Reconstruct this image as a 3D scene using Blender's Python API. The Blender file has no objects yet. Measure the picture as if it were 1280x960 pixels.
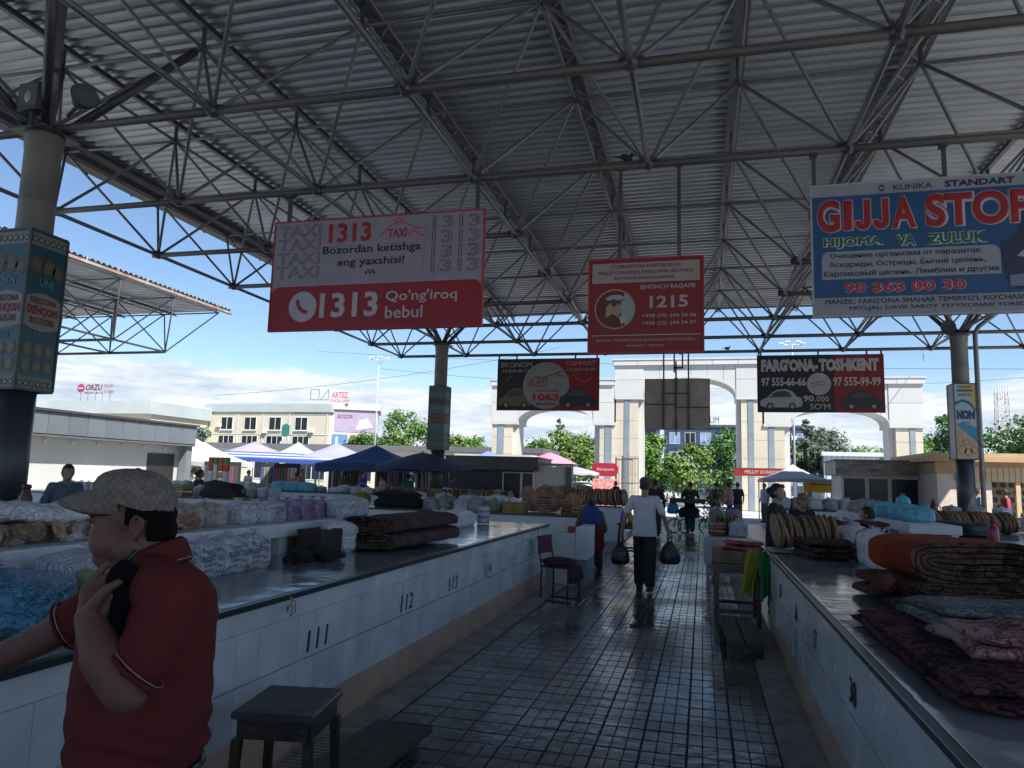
import bpy, bmesh, math, random
from math import sin, cos, pi, radians, sqrt, atan2
from mathutils import Vector, Matrix, Euler
random.seed(7)
SC = bpy.context.scene
COL = SC.collection
# ---------------- camera
def setup_camera():
    yaw, pitch, roll = radians(14.7), radians(7.25), radians(1.6)
    h = Vector((-sin(yaw)*cos(pitch), cos(yaw)*cos(pitch), sin(pitch)))
    r = Vector((cos(yaw), sin(yaw), 0)); u = r.cross(h)
    r2 = r*cos(roll)+u*sin(roll); u2 = -r*sin(roll)+u*cos(roll)
    m = Matrix((r2, u2, -h)).transposed().to_4x4()
    m.translation = (0, 0, 1.65)
    cd = bpy.data.cameras.new('camera'); cam = bpy.data.objects.new('camera', cd); COL.objects.link(cam)
    cam.matrix_world = m
    cd.sensor_width = 36; cd.lens = 36*915/1280; cd.clip_end = 3000; cd.clip_start = 0.05
    SC.camera = cam
setup_camera()
# ---------------- exposure, sky, sun
SC.view_settings.view_transform = 'Standard'; SC.view_settings.look = 'None'
SC.view_settings.exposure = 1.62; SC.view_settings.gamma = 1.0
try: SC.view_settings.use_curve_mapping = False
except Exception: pass
SUN_EL, SUN_AZ = 50.0, 128.0      # azimuth: degrees clockwise from +y (camera side) -> from the right, slightly behind
def setup_world():
    w = bpy.data.worlds.new('World'); SC.world = w; w.use_nodes = True
    nt = w.node_tree; nt.nodes.clear(); N = nt.nodes.new; L = nt.links.new
    sky = N('ShaderNodeTexSky'); sky.sky_type = 'NISHITA'; sky.sun_disc = False
    sky.sun_elevation = radians(SUN_EL); sky.sun_rotation = radians(SUN_AZ); sky.altitude = 500
    sky.air_density = 1.0; sky.dust_density = 0.15; sky.ozone_density = 3.5
    tc = N('ShaderNodeTexCoord'); sep = N('ShaderNodeSeparateXYZ'); L(tc.outputs['Generated'], sep.inputs[0])
    mp = N('ShaderNodeMapping'); L(tc.outputs['Generated'], mp.inputs[0]); mp.inputs['Scale'].default_value = (1, 1, 3.2)
    n1 = N('ShaderNodeTexNoise'); n1.inputs['Scale'].default_value = 3.2; n1.inputs['Detail'].default_value = 9; n1.inputs['Roughness'].default_value = .58
    L(mp.outputs[0], n1.inputs['Vector'])
    mp2 = N('ShaderNodeMapping'); L(tc.outputs['Generated'], mp2.inputs[0]); mp2.inputs['Scale'].default_value = (1, 1, 6)
    n2 = N('ShaderNodeTexNoise'); n2.inputs['Scale'].default_value = 9; n2.inputs['Detail'].default_value = 8; n2.inputs['Roughness'].default_value = .65
    L(mp2.outputs[0], n2.inputs['Vector'])
    def M(op, a, b=None, c=None):
        m = N('ShaderNodeMath'); m.operation = op
        for i, v in enumerate((a, b, c)):
            if v is None: continue
            if isinstance(v, (int, float)): m.inputs[i].default_value = v
            else: L(v, m.inputs[i])
        return m.outputs[0]
    # density: high near the horizon, thin wisps above
    el = sep.outputs['Z']
    band = N('ShaderNodeMapRange'); L(el, band.inputs[0]); band.inputs[1].default_value = 0.08; band.inputs[2].default_value = .185
    band.inputs[3].default_value = .66; band.inputs[4].default_value = -.02; band.interpolation_type = 'SMOOTHSTEP'
    dens = M('ADD', M('MULTIPLY', n1.outputs['Fac'], 1.2), M('SUBTRACT', band.outputs[0], 0.72))
    dens = M('ADD', dens, M('MULTIPLY', M('SUBTRACT', n2.outputs['Fac'], .5), .6))
    cov = N('ShaderNodeMapRange'); L(dens, cov.inputs[0]); cov.inputs[1].default_value = .10; cov.inputs[2].default_value = .42
    cov.interpolation_type = 'SMOOTHSTEP'
    shade = N('ShaderNodeMapRange'); L(n2.outputs['Fac'], shade.inputs[0]); shade.inputs[1].default_value = .38; shade.inputs[2].default_value = .60
    shade.inputs[3].default_value = .0; shade.inputs[4].default_value = 1.0
    ccol = N('ShaderNodeMix'); ccol.data_type = 'RGBA'; L(shade.outputs[0], ccol.inputs[0])
    ccol.inputs[6].default_value = (3.6, 4.3, 5.2, 1); ccol.inputs[7].default_value = (5.7, 6.0, 6.3, 1)
    mix = N('ShaderNodeMix'); mix.data_type = 'RGBA'; L(cov.outputs[0], mix.inputs[0]); L(sky.outputs[0], mix.inputs[6]); L(ccol.outputs[2], mix.inputs[7])
    bg = N('ShaderNodeBackground'); L(mix.outputs[2], bg.inputs[0]); bg.inputs[1].default_value = 0.056
    out = N('ShaderNodeOutputWorld'); L(bg.outputs[0], out.inputs[0])
setup_world()
def setup_sun():
    ld = bpy.data.lights.new('sun', 'SUN'); ld.energy = 3.3; ld.angle = radians(.5); ld.color = (1, .965, .91)
    o = bpy.data.objects.new('sun', ld); COL.objects.link(o)
    az, el = radians(SUN_AZ), radians(SUN_EL)
    d = Vector((sin(az)*cos(el), cos(az)*cos(el), sin(el)))    # towards the sun
    o.rotation_euler = d.to_track_quat('Z', 'Y').to_euler(); o.location = (40, -30, 60)
setup_sun()
SC.cycles.max_bounces = 8
# ---------------- materials
def nmat(name, col, rough=.6, metal=0., var=.15, scale=6., bump=0., bscale=None, col2=None, spec=.5, detail=4, space='obj', rnd=0., stretch=None, emit=None, trans=0., alpha=1., wave=None, sheen=0., coat=0., rvar=0.):
    m = bpy.data.materials.new(name); m.use_nodes = True
    nt = m.node_tree; b = nt.nodes['Principled BSDF']; N = nt.nodes.new; L = nt.links.new
    b.inputs['Roughness'].default_value = rough; b.inputs['Metallic'].default_value = metal
    b.inputs['Specular IOR Level'].default_value = spec
    if trans: b.inputs['Transmission Weight'].default_value = trans
    if coat: b.inputs['Coat Weight'].default_value = coat
    if sheen: b.inputs['Sheen Weight'].default_value = sheen
    b.inputs['Alpha'].default_value = alpha
    c = Vector(col)
    if space == 'obj': vec = N('ShaderNodeTexCoord').outputs['Object']
    elif space == 'world': vec = N('ShaderNodeNewGeometry').outputs['Position']
    else: vec = N('ShaderNodeTexCoord').outputs['Generated']
    if stretch:
        mp = N('ShaderNodeMapping'); mp.inputs['Scale'].default_value = stretch; L(vec, mp.inputs[0]); vec = mp.outputs[0]
    nz = N('ShaderNodeTexNoise'); nz.inputs['Scale'].default_value = scale; nz.inputs['Detail'].default_value = detail; nz.inputs['Roughness'].default_value = .6
    L(vec, nz.inputs['Vector'])
    cr = N('ShaderNodeValToRGB'); L(nz.outputs['Fac'], cr.inputs[0])
    cr.color_ramp.elements[0].position = .3; cr.color_ramp.elements[1].position = .7
    c2 = Vector(col2) if col2 else c*(1+var)
    c1 = c if col2 else c*(1-var)
    cr.color_ramp.elements[0].color = (*c1, 1); cr.color_ramp.elements[1].color = (*[min(1, v) for v in c2], 1)
    colout = cr.outputs[0]
    if rnd:
        oi = N('ShaderNodeObjectInfo'); hs = N('ShaderNodeHueSaturation')
        mr = N('ShaderNodeMapRange'); L(oi.outputs['Random'], mr.inputs[0]); mr.inputs[3].default_value = 1-rnd; mr.inputs[4].default_value = 1+rnd
        L(mr.outputs[0], hs.inputs['Value']); L(colout, hs.inputs['Color']); colout = hs.outputs[0]
    L(colout, b.inputs['Base Color'])
    if rvar:
        nr = N('ShaderNodeTexNoise'); nr.inputs['Scale'].default_value = scale*.8; nr.inputs['Detail'].default_value = 6; L(vec, nr.inputs['Vector'])
        m3 = N('ShaderNodeMapRange'); L(nr.outputs['Fac'], m3.inputs[0]); m3.inputs[1].default_value = .35; m3.inputs[2].default_value = .65
        m3.inputs[3].default_value = max(.05, rough-rvar); m3.inputs[4].default_value = rough+rvar; L(m3.outputs[0], b.inputs['Roughness'])
    if bump:
        nb = N('ShaderNodeTexNoise'); nb.inputs['Scale'].default_value = bscale or scale*3; nb.inputs['Detail'].default_value = 5; L(vec, nb.inputs['Vector'])
        bp = N('ShaderNodeBump'); bp.inputs['Strength'].default_value = min(1, bump); bp.inputs['Distance'].default_value = .02 if bump <= 1 else .02*bump
        L(nb.outputs['Fac'], bp.inputs['Height']); L(bp.outputs[0], b.inputs['Normal'])
    if emit:
        b.inputs['Emission Color'].default_value = (*col, 1); b.inputs['Emission Strength'].default_value = emit
    return m
_mc = {}
def flat(col, rough=.55, **k):
    key = (tuple(round(v, 3) for v in col), rough, tuple(sorted(k.items())))
    if key not in _mc:
        k.setdefault('var', .06); _mc[key] = nmat('paint_%d' % len(_mc), col, rough, **k)
    return _mc[key]
# ---------------- mesh builder
class MB:
    def __init__(s): s.v = []; s.f = []
    def add(s, vs, fs):
        n = len(s.v); s.v += [tuple(v) for v in vs]; s.f += [tuple(i+n for i in f) for f in fs]; return s
    def barrel(s, rings, n=22, p=2.3):
        # stacked superellipse rings (cx, cy, z, rx, ry)
        vs = []
        for cx, cy, z, rx, ry in rings:
            for k in range(n):
                a = 2*pi*k/n; c, d = cos(a), sin(a)
                vs.append((cx+rx*math.copysign(abs(c)**(2/p), c), cy+ry*math.copysign(abs(d)**(2/p), d), z))
        m = len(rings); fs = [(i*n+k, i*n+(k+1) % n, (i+1)*n+(k+1) % n, (i+1)*n+k) for i in range(m-1) for k in range(n)]
        return s.add(vs, fs+[tuple(range(n-1, -1, -1)), tuple(range((m-1)*n, m*n))])
    def box(s, x0, x1, y0, y1, z0, z1):
        if x0 > x1: x0, x1 = x1, x0
        if y0 > y1: y0, y1 = y1, y0
        if z0 > z1: z0, z1 = z1, z0
        return s.add([(x0,y0,z0),(x1,y0,z0),(x1,y1,z0),(x0,y1,z0),(x0,y0,z1),(x1,y0,z1),(x1,y1,z1),(x0,y1,z1)],
                     [(3,2,1,0),(4,5,6,7),(0,1,5,4),(1,2,6,5),(2,3,7,6),(3,0,4,7)])
    def bbox(s, x0, x1, y0, y1, z0, z1, b=.01):
        # box with chamfered vertical+top edges
        if x0 > x1: x0, x1 = x1, x0
        if y0 > y1: y0, y1 = y1, y0
        def ring(z, i): return [(x0+i,y0+b,z),(x0+b,y0+i,z),(x1-b,y0+i,z),(x1-i,y0+b,z),(x1-i,y1-b,z),(x1-b,y1-i,z),(x0+b,y1-i,z),(x0+i,y1-b,z)]
        vs = ring(z0, 0)+ring(z1-b, 0)+ring(z1, b*.7)
        fs = [tuple(range(7, -1, -1)), tuple(range(16, 24))]
        for k in (0, 8):
            for i in range(8): j = (i+1) % 8; fs.append((k+i, k+j, k+8+j, k+8+i))
        return s.add(vs, fs)
    def cyl(s, p0, p1, r0, r1=None, n=10, caps=True):
        r1 = r0 if r1 is None else r1
        p0 = Vector(p0); p1 = Vector(p1); d = (p1-p0); 
        if d.length < 1e-7: return s
        d.normalize(); a = d.orthogonal().normalized(); 
        if abs(d.z) < .99: a = d.cross(Vector((0,0,1))).normalized()
        b = d.cross(a)
        vs = [p0+(a*cos(2*pi*i/n)+b*sin(2*pi*i/n))*r0 for i in range(n)]+[p1+(a*cos(2*pi*i/n)+b*sin(2*pi*i/n))*r1 for i in range(n)]
        fs = [(i, (i+1) % n, n+(i+1) % n, n+i) for i in range(n)]
        if caps: fs += [tuple(range(n-1, -1, -1)), tuple(range(n, 2*n))]
        return s.add(vs, fs)
    def bar(s, p0, p1, w, h):
        p0 = Vector(p0); p1 = Vector(p1); d = (p1-p0).normalized(); up = Vector((0,0,1))
        if abs(d.z) > .98: up = Vector((0,1,0))
        a = d.cross(up).normalized()*w/2; b = a.cross(d).normalized()*h/2
        vs = [p0-a-b, p0+a-b, p0+a+b, p0-a+b, p1-a-b, p1+a-b, p1+a+b, p1-a+b]
        return s.add(vs, [(3,2,1,0),(4,5,6,7),(0,1,5,4),(1,2,6,5),(2,3,7,6),(3,0,4,7)])
    def tube(s, pts, r, n=8):
        pts = [Vector(p) for p in pts]; R = r if isinstance(r, (list, tuple)) else [r]*len(pts)
        rings = []; prev = None
        for i, p in enumerate(pts):
            d = (pts[min(i+1, len(pts)-1)]-pts[max(i-1, 0)]).normalized()
            a = (prev - d*prev.dot(d)).normalized() if prev is not None else d.orthogonal().normalized()
            prev = a; b = d.cross(a)
            rings.append([p+(a*cos(2*pi*k/n)+b*sin(2*pi*k/n))*R[i] for k in range(n)])
        vs = [q for rg in rings for q in rg]; fs = []
        for i in range(len(pts)-1):
            for k in range(n): fs.append((i*n+k, i*n+(k+1) % n, (i+1)*n+(k+1) % n, (i+1)*n+k))
        fs += [tuple(range(n-1, -1, -1)), tuple(range((len(pts)-1)*n, len(pts)*n))]
        return s.add(vs, fs)
    def lathe(s, prof, c=(0,0,0), n=16):
        c = Vector(c); vs = []; fs = []
        for r, z in prof: vs += [(c.x+r*cos(2*pi*k/n), c.y+r*sin(2*pi*k/n), c.z+z) for k in range(n)]
        for i in range(len(prof)-1):
            for k in range(n): fs.append((i*n+k, i*n+(k+1) % n, (i+1)*n+(k+1) % n, (i+1)*n+k))
        fs += [tuple(range(n-1, -1, -1)), tuple(range((len(prof)-1)*n, len(prof)*n))]
        return s.add(vs, fs)
    def ell(s, c, r, seg=14, rings=9, M=None, noise=0, seed=0):
        c = Vector(c); vs = []; fs = []; rd = random.Random(seed)
        for i in range(1, rings):
            t = pi*i/rings
            for k in range(seg):
                a = 2*pi*k/seg; q = 1+(rd.random()-.5)*noise
                p = Vector((r[0]*sin(t)*cos(a)*q, r[1]*sin(t)*sin(a)*q, -r[2]*cos(t)*q))
                vs.append(c+(M @ p if M else p))
        b = len(vs); p = Vector((0,0,-r[2])); q = Vector((0,0,r[2]))
        vs += [c+(M @ p if M else p), c+(M @ q if M else q)]
        for i in range(rings-2):
            for k in range(seg): fs.append((i*seg+k, i*seg+(k+1) % seg, (i+1)*seg+(k+1) % seg, (i+1)*seg+k))
        for k in range(seg): fs.append((b, (k+1) % seg, k)); fs.append((b+1, (rings-2)*seg+k, (rings-2)*seg+(k+1) % seg))
        return s.add(vs, fs)
    def poly(s, pts, y=0., t=.004):
        # closed polygon in the xz plane, front towards -y
        n = len(pts)
        ar = sum(pts[i][0]*pts[(i+1)%n][1]-pts[(i+1)%n][0]*pts[i][1] for i in range(n))
        if ar < 0: pts = pts[::-1]
        vs = [(p[0], y-t, p[1]) for p in pts]+[(p[0], y, p[1]) for p in pts]
        fs = [tuple(range(n)), tuple(range(2*n-1, n-1, -1))]+[((i+1) % n, i, n+i, n+(i+1) % n) for i in range(n)]
        return s.add(vs, fs)
    def mesh(s, name, mat=None, smooth=False):
        me = bpy.data.meshes.new(name); me.from_pydata(s.v, [], s.f)
        if mat: me.materials.append(mat)
        if smooth: me.shade_smooth()
        me.update(); return me
    def build(s, name, mat=None, parent=None, smooth=False, loc=None, rot=None):
        return link(name, s.mesh(name, mat, smooth), parent, loc, rot)
def link(name, me, parent=None, loc=None, rot=None, scale=None):
    o = bpy.data.objects.new(name, me); COL.objects.link(o)
    if parent: o.parent = parent
    if loc is not None: o.location = loc
    if rot is not None: o.rotation_euler = rot
    if scale is not None: o.scale = scale
    return o
def tag(o, label=None, cat=None, group=None, kind=None):
    if label: o['label'] = label
    if cat: o['category'] = cat
    if group: o['group'] = group
    if kind: o['kind'] = kind
    return o
def thing(name, label, cat, loc=(0,0,0), rz=0., group=None):
    o = bpy.data.objects.new(name, None); COL.objects.link(o); o.empty_display_size = .2
    o.location = loc; o.rotation_euler = (0, 0, rz)
    return tag(o, label, cat, group, 'thing')
def struct(o): o['kind'] = 'structure'; return o
def kids(o): return [c for c in bpy.data.objects if c.parent == o]
def copy_tree(o, loc=None, rz=None, label=None, scale=None, _ch=None):
    if _ch is None:
        _ch = {}
        for c in bpy.data.objects:
            if c.parent: _ch.setdefault(c.parent.name, []).append(c)
    c = o.copy(); COL.objects.link(c)
    if loc is not None: c.location = loc
    if rz is not None: c.rotation_euler = (0, 0, rz)
    if scale is not None: c.scale = (scale,)*3 if isinstance(scale, (int, float)) else scale
    if label: c['label'] = label
    for k in _ch.get(o.name, []):
        d = copy_tree(k, _ch=_ch); d.parent = c
    return c
def disk(x, z, r, n=28, ry=None):
    ry = ry or r; return [(x+r*cos(2*pi*i/n), z+ry*sin(2*pi*i/n)) for i in range(n)]
# a small side scene evaluates modifiers and text quickly; removed at the end
TMP = bpy.data.scenes.new('bench')
def evaluate(o):
    TMP.collection.objects.link(o); vl = TMP.view_layers[0]; vl.update()
    me = bpy.data.meshes.new_from_object(o.evaluated_get(vl.depsgraph)); TMP.collection.objects.unlink(o); return me
# ---------------- text (built-in font), front towards -y, fitted into a box
def text(s, x, z, w, h, mat, parent, y=0., bold=0., name='lettering', center=False, t=.003, outline=0., rot=None, shear=0., res=2):
    cu = bpy.data.curves.new('txt', 'FONT'); cu.body = s; cu.size = 1; cu.resolution_u = res; cu.shear = shear
    if outline: cu.fill_mode = 'NONE'; cu.bevel_depth = outline; cu.bevel_resolution = 0
    else:
        cu.extrude = .001
        if bold: cu.bevel_depth = bold; cu.bevel_resolution = 0
    o = bpy.data.objects.new('txt', cu); me = evaluate(o)
    bpy.data.objects.remove(o); bpy.data.curves.remove(cu)
    if not me.vertices: return None
    xs = [v.co.x for v in me.vertices]; ys = [v.co.y for v in me.vertices]
    x0, x1, y0, y1 = min(xs), max(xs), min(ys), max(ys)
    sx = w/(x1-x0); sy = h/(y1-y0); cs = [v.co.z for v in me.vertices]; c0 = min(cs); cd = (max(cs)-c0) or 1
    for v in me.vertices:
        a, b, c = v.co; v.co = ((a-x0)*sx+x, y-t*((c-c0)/cd if not outline else 1), (b-y0)*sy+z)
    me.materials.clear(); me.materials.append(mat); me.name = name
    return link(name, me, parent, rot=rot)
# =============== CANOPY ===============
M_STEEL = nmat('grey_painted_steel', (.165, .172, .18), .42, .3, var=.18, scale=3, space='world')
M_STEELD = nmat('dark_painted_steel', (.075, .08, .085), .45, .3, var=.25, scale=3, space='world')
M_RUST = nmat('rust_stained_steel', (.105, .107, .11), .55, .3, col2=(.14, .12, .105), scale=.5, space='world')
M_SHEET = nmat('galvanised_roof_sheet', (.46, .475, .50), .42, .55, var=.22, detail=8, scale=.9, stretch=(.25, 1, 1), space='world', rnd=.10, bump=.15, bscale=2.5)
X0, Y0, ZB, ZT, B = -9.84, 8.58, 6.78, 8.87, 3.0
def sheet_z(x, y=0.): return 9.52 - .012*abs(x-1.2) - .05*max(0., y-23.)
def tube_mesh(r, n=8):
    return MB().cyl((0,0,0), (0,0,1), r, n=n).mesh('steel_tube', M_STEEL, True)
def place_tube(name, me, p0, p1, parent):
    p0 = Vector(p0); p1 = Vector(p1); d = p1-p0
    o = bpy.data.objects.new(name, me); COL.objects.link(o); o.parent = parent
    o.rotation_mode = 'QUATERNION'
    o.rotation_quaternion = d.to_track_quat('Z', 'Y'); o.location = p0; o.scale = (1, 1, d.length); return o
def canopy(name, label, xi0, xi1, yj0, yj1, ox, oy, detail=True, dz=0., slope=0.):
    """bottom nodes at ox+3i, oy+3j for i in xi0..xi1, j in yj0..yj1; top nodes half a bay outside."""
    root = thing(name, label, 'canopy')
    zb = lambda x: ZB+dz+slope*(x-ox); zt = lambda x: ZT+dz+slope*(x-ox)
    NB = {(i, j): Vector((ox+B*i, oy+B*j, zb(ox+B*i))) for i in range(xi0, xi1+1) for j in range(yj0, yj1+1)}
    NT = {(i, j): Vector((ox+B*(i-.5), oy+B*(j-.5), zt(ox+B*(i-.5)))) for i in range(xi0, xi1+2) for j in range(yj0, yj1+2)}
    cam = Vector((0, 0, 1.65)); aim = Vector((-.25, .96, .12))
    def near(p): 
        d = p-cam; return d.length if d.dot(aim) > 0 and abs(atan2(d.x, d.y)+.25) < .75 else 500+d.length
    segs = {'cross_chord': [], 'long_chord': [], 'top_chord': [], 'diagonal': []}
    if detail:
        for q in ((3, 2), (3, 3), (3, 4)): NB.pop(q)
    for (i, j), p in NB.items():
        if (i+1, j) in NB and not (detail and (i, j) in ((1, 3),)): segs['cross_chord'].append((p, NB[i+1, j]))
        if (i, j+1) in NB: segs['long_chord'].append((p, NB[i, j+1]))
        for a, b in ((0, 0), (1, 0), (0, 1), (1, 1)):
            segs['diagonal'].append((p, NT[i+a, j+b]))
    for (i, j), p in NT.items():
        if (i+1, j) in NT: segs['top_chord'].append((p, NT[i+1, j]))
        if (i, j+1) in NT: segs['top_chord'].append((p, NT[i, j+1]))
    rad = {'cross_chord': .062, 'long_chord': .045, 'top_chord': .033, 'diagonal': .031}
    for k, L in segs.items():
        me = tube_mesh(rad[k]); me.materials[0] = M_RUST if k == 'cross_chord' else M_STEEL
        L.sort(key=lambda s: near((s[0]+s[1])/2))
        lim = 290 if detail else 0
        lim = min(lim, 290)
        for a, b in L[:lim]: place_tube(k, me, a, b, root)
        if len(L) > lim:
            mb = MB()
            for a, b in L[lim:]: mb.cyl(a, b, rad[k], n=6)
            tag(mb.build(k, me.materials[0], root, True), kind='stuff')
    # joints
    jm = MB().ell((0,0,0), (.11, .11, .09), 10, 6).box(-.16, .16, -.02, .02, -.05, .09).box(-.02, .02, -.16, .16, -.05, .09).mesh('joint', M_STEELD)
    tm = MB().ell((0,0,0), (.08, .08, .08), 8, 5).mesh('joint', M_STEELD)
    if detail:
        for p in NB.values(): link('joint', jm, root, p)
        for p in NT.values(): link('top_joint', tm, root, p)
        # stubs carrying the purlins
        pm = MB().cyl((0,0,0), (0,0,1), .04, n=6).mesh('stub_post', M_STEELD)
        for p in NT.values(): link('stub_post', pm, root, p, scale=(1, 1, max(.05, sheet_z(p.x, p.y)-.16-p.z)))
    ylo = oy+B*(yj0-.5)-.8; yhi = oy+B*(yj1+.5)+.85
    xs = [ox+B*(i-.5) for i in range(xi0, xi1+2)]
    for k, x in enumerate(xs):
        sz = sheet_z(x) if detail else zt(x)+.26
        mb = MB()
        hw = .13 if detail and 3 <= k <= 6 else .05
        ye = 23. if detail else yhi; dp = .05*(yhi-ye) if detail else 0
        def runs(x0_, x1_, z0_, z1_, q0=None):
            mb.box(x0_, x1_, ylo, ye, z0_, z1_)
            if detail: mb.add([(x0_,ye,z0_),(x1_,ye,z0_),(x1_,yhi,z0_-dp),(x0_,yhi,z0_-dp),(x0_,ye,z1_),(x1_,ye,z1_),(x1_,yhi,z1_-dp),(x0_,yhi,z1_-dp)], [(3,2,1,0),(4,5,6,7),(0,1,5,4),(1,2,6,5),(2,3,7,6),(3,0,4,7)])
        runs(x-hw, x+hw, sz-.17, sz-.155); runs(x-.05, x-.042, sz-.155, sz-.065); runs(x-.05, x+.05, sz-.065, sz-.055)
        if detail and k in (3, 4, 6):      # latticed double purlins in the middle
            for e in (-.16, .16):
                mb.cyl((x+e, ylo, sz-.2), (x+e, 23, sz-.2), .028, n=6).cyl((x+e, 23, sz-.2), (x+e, yhi, sz-.2-dp), .028, n=6)
            q = ylo; s = 1
            while q < 23: mb.cyl((x-.16*s, q, sz-.2), (x+.16*s, q+.38, sz-.2), .012, n=4); q += .38; s = -s
        mb.build('purlin', M_STEEL, root)
    # corrugated sheets, one per bay across
    xb = [xs[0]-.35]+[x for x in xs[1:-1]]+[xs[-1]+(.35 if detail else .05)]
    W = .27; A = .058
    for k in range(len(xb)-1):
        x0, x1 = xb[k]-(.0 if k == 0 else .05), xb[k+1]+.05
        z0, z1 = (sheet_z(x0), sheet_z(x1)) if detail else (zt(x0)+.30, zt(x1)+.30)
        z0 += .004*(k % 2); z1 += .004*(k % 2)
        vs = []; fs = []; y = ylo; n = 0
        while y < yhi:
            for dy, da in ((0, -1), (.30, -1), (.40, 1), (.88, 1)):
                for x, z in ((x0, z0), (x1, z1)): vs.append((x, y+dy*W, z+A*da*.5-(.05*max(0., y-23) if detail else 0)))
                n += 1
            y += W
        for i in range(n-1): fs.append((2*i, 2*i+1, 2*i+3, 2*i+2))
        MB().add(vs, fs).build('roof_sheet', M_SHEET, root)
    # gutters down both long edges
    for sgn, xe in ((-1, xb[0]), (1, xb[-1])):
        z = sheet_z(xe) if detail else zt(xe)+.30; gh = .40 if detail else .20
        mb = MB(); a, b = (xe-.25, xe+.10) if sgn < 0 else (xe-.10, xe+(.25 if detail else .08))
        mb.box(a, b, ylo, yhi, z-gh, z-gh+.015).box(a, a+.015, ylo, yhi, z-gh+.015, z+.03).box(b-.015, b, ylo, yhi, z-gh+.015, z-.1)
        y = ylo+.5
        while y < yhi: mb.box(a, b, y, y+.03, z-.12, z-.09).box(a-.02, a, y-.02, y+.05, z-gh-.02, z+.05) if sgn < 0 else mb.box(a, b, y, y+.03, z-.12, z-.09).box(b, b+.02, y-.02, y+.05, z-gh-.02, z+.05); y += 1.5
        mb.build('gutter', M_RUST if detail else nmat('copper_edge', (.30, .15, .09), .6, .2, col2=(.50, .46, .42), scale=1.1, detail=8), root)
    return root
canopy('market_canopy', 'large corrugated steel canopy on a triangulated tube space frame, over the whole bread market', -1, 7, -6, 7, X0, Y0)
canopy('neighbouring_canopy', 'smaller steel canopy with rust-coloured edge standing beyond the near left column', -4, 0, -3, 0, -23.3, 27.4, detail=False)
M_COLT = nmat('column_beige', (.15, .148, .135), .55, var=.12, scale=2)
M_COLB = nmat('column_navy', (.028, .034, .045), .35, var=.2, scale=4)
def column(x, y, label, ztop=ZB, name='canopy_column', grp='round columns carrying the canopies', branches=True, detail=True):
    t = thing(name, label, 'column', (x, y, 0), 0, grp)
    MB().cyl((0,0,0), (0,0,3.2), .265, n=28).build('painted_base', M_COLB, t, True)
    mb = MB().lathe([(.25, 3.2), (.25, 5.55), (.255, 5.56), (.255, 5.62), (.25, 5.63), (.25, ztop-.35), (.26, ztop-.34), (.27, ztop-.14), (.27, ztop-.1)], n=28)
    mb.build('shaft', M_COLT, t, True)
    MB().box(-.34, .34, -.34, .34, ztop-.1, ztop-.07).build('head_plate', M_STEELD, t)
    if branches:
        for a, b in ((1, 1), (1, -1), (-1, 1), (-1, -1)):
            MB().cyl((a*.12, b*.12, ztop-.07), (a*1.42, b*1.42, ZT-.1+(ztop-ZB)), .07, n=10).build('branch', M_STEELD, t, True)
    return t
LAB = {(0, 0): 'near left column, lower half navy, with a teal bread market box wrapped round it',
       (0, 6): 'far left column behind the left stalls, with a shaded green box round it',
       (6, 6): 'far right column with the yellow and blue NON box and a grey pipe beside it'}
for (i, j), l in LAB.items(): column(X0+B*i, Y0+B*j, l)
column(X0, Y0-18, 'left column behind the camera, out of the picture'); column(X0+18, Y0-18, 'right column behind the camera, out of the picture')
column(X0, Y0-24, 'left column farthest behind the camera, out of the picture'); column(X0+18, Y0, 'near right column just outside the right edge of the picture')
column(-29.3, 24.4, 'column of the neighbouring canopy, half hidden behind the teal box')
# =============== GROUND, FLOOR ===============
M_PAVE = nmat('concrete_paving', (.37, .375, .375), .85, var=.16, scale=.35, bump=.3, bscale=8, space='world')
M_ASPH = nmat('asphalt', (.06, .06, .062), .85, var=.25, scale=.6, bump=.3, bscale=40, space='world')
M_TILE = nmat('wet_looking_paving_slab', (.092, .097, .102), .22, var=.5, scale=1.1, bump=.25, bscale=9, space='world', rnd=.14, spec=.8, rvar=.13)
M_JOINT = nmat('dirty_joint', (.055, .058, .061), .9, space='world')
M_FLOOR2 = nmat('grey_floor', (.10, .105, .11), .35, var=.3, scale=1.5, bump=.3, bscale=12, space='world')
struct(MB().box(-1500, 1500, -600, 2500, -.6, -.03).build('ground', M_PAVE))
struct(MB().add([(-18, -24, 0), (11.5, -24, 0), (11.5, 32, 0), (-18, 32, 0), (-18, -24, -.03), (11.5, -24, -.03), (11.5, 32, -.03), (-18, 32, -.03)],
    [(0,1,2,3),(4,5,1,0),(5,6,2,1),(6,7,3,2),(7,4,0,3)]).build('market_floor', M_JOINT))
fl = bpy.data.objects['market_floor']
MB().add([(-18,-12,.003),(-2.36,-12,.003),(-2.36,32,.003),(-18,32,.003)],[(0,1,2,3)]).add([(.72,-12,.003),(11.5,-12,.003),(11.5,32,.003),(.72,32,.003)],[(0,1,2,3)]).build('stall_floor', M_FLOOR2, fl)
def slab_mb(mb, x, y, dz=0., tilt=0.):
    W_, L_, g = .278, .20, .005
    for k in range(3):
        off = (.07, 0, .12)[k]; a = x+g+k*(W_-2*g+.002)/3; b = a+(W_-2*g)/3-.003; c, d = y+.008, y+L_-.008; e = .003; z = .0045+dz
        mb.add([(a,c,0),(b,c,0),(b,d,0),(a,d,0),(a+e,c+e,z),(b-e,c+e,z+tilt),(b-e,d-e,z+tilt),(a+e,d-e,z)],
               [(4,5,6,7),(0,1,5,4),(1,2,6,5),(2,3,7,6),(3,0,4,7)])
variants = []
for i in range(6):
    m_ = MB(); slab_mb(m_, 0, 0, random.uniform(-.001, .002), random.uniform(-.0015, .0015)); variants.append(m_.mesh('floor_tile', M_TILE))
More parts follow.
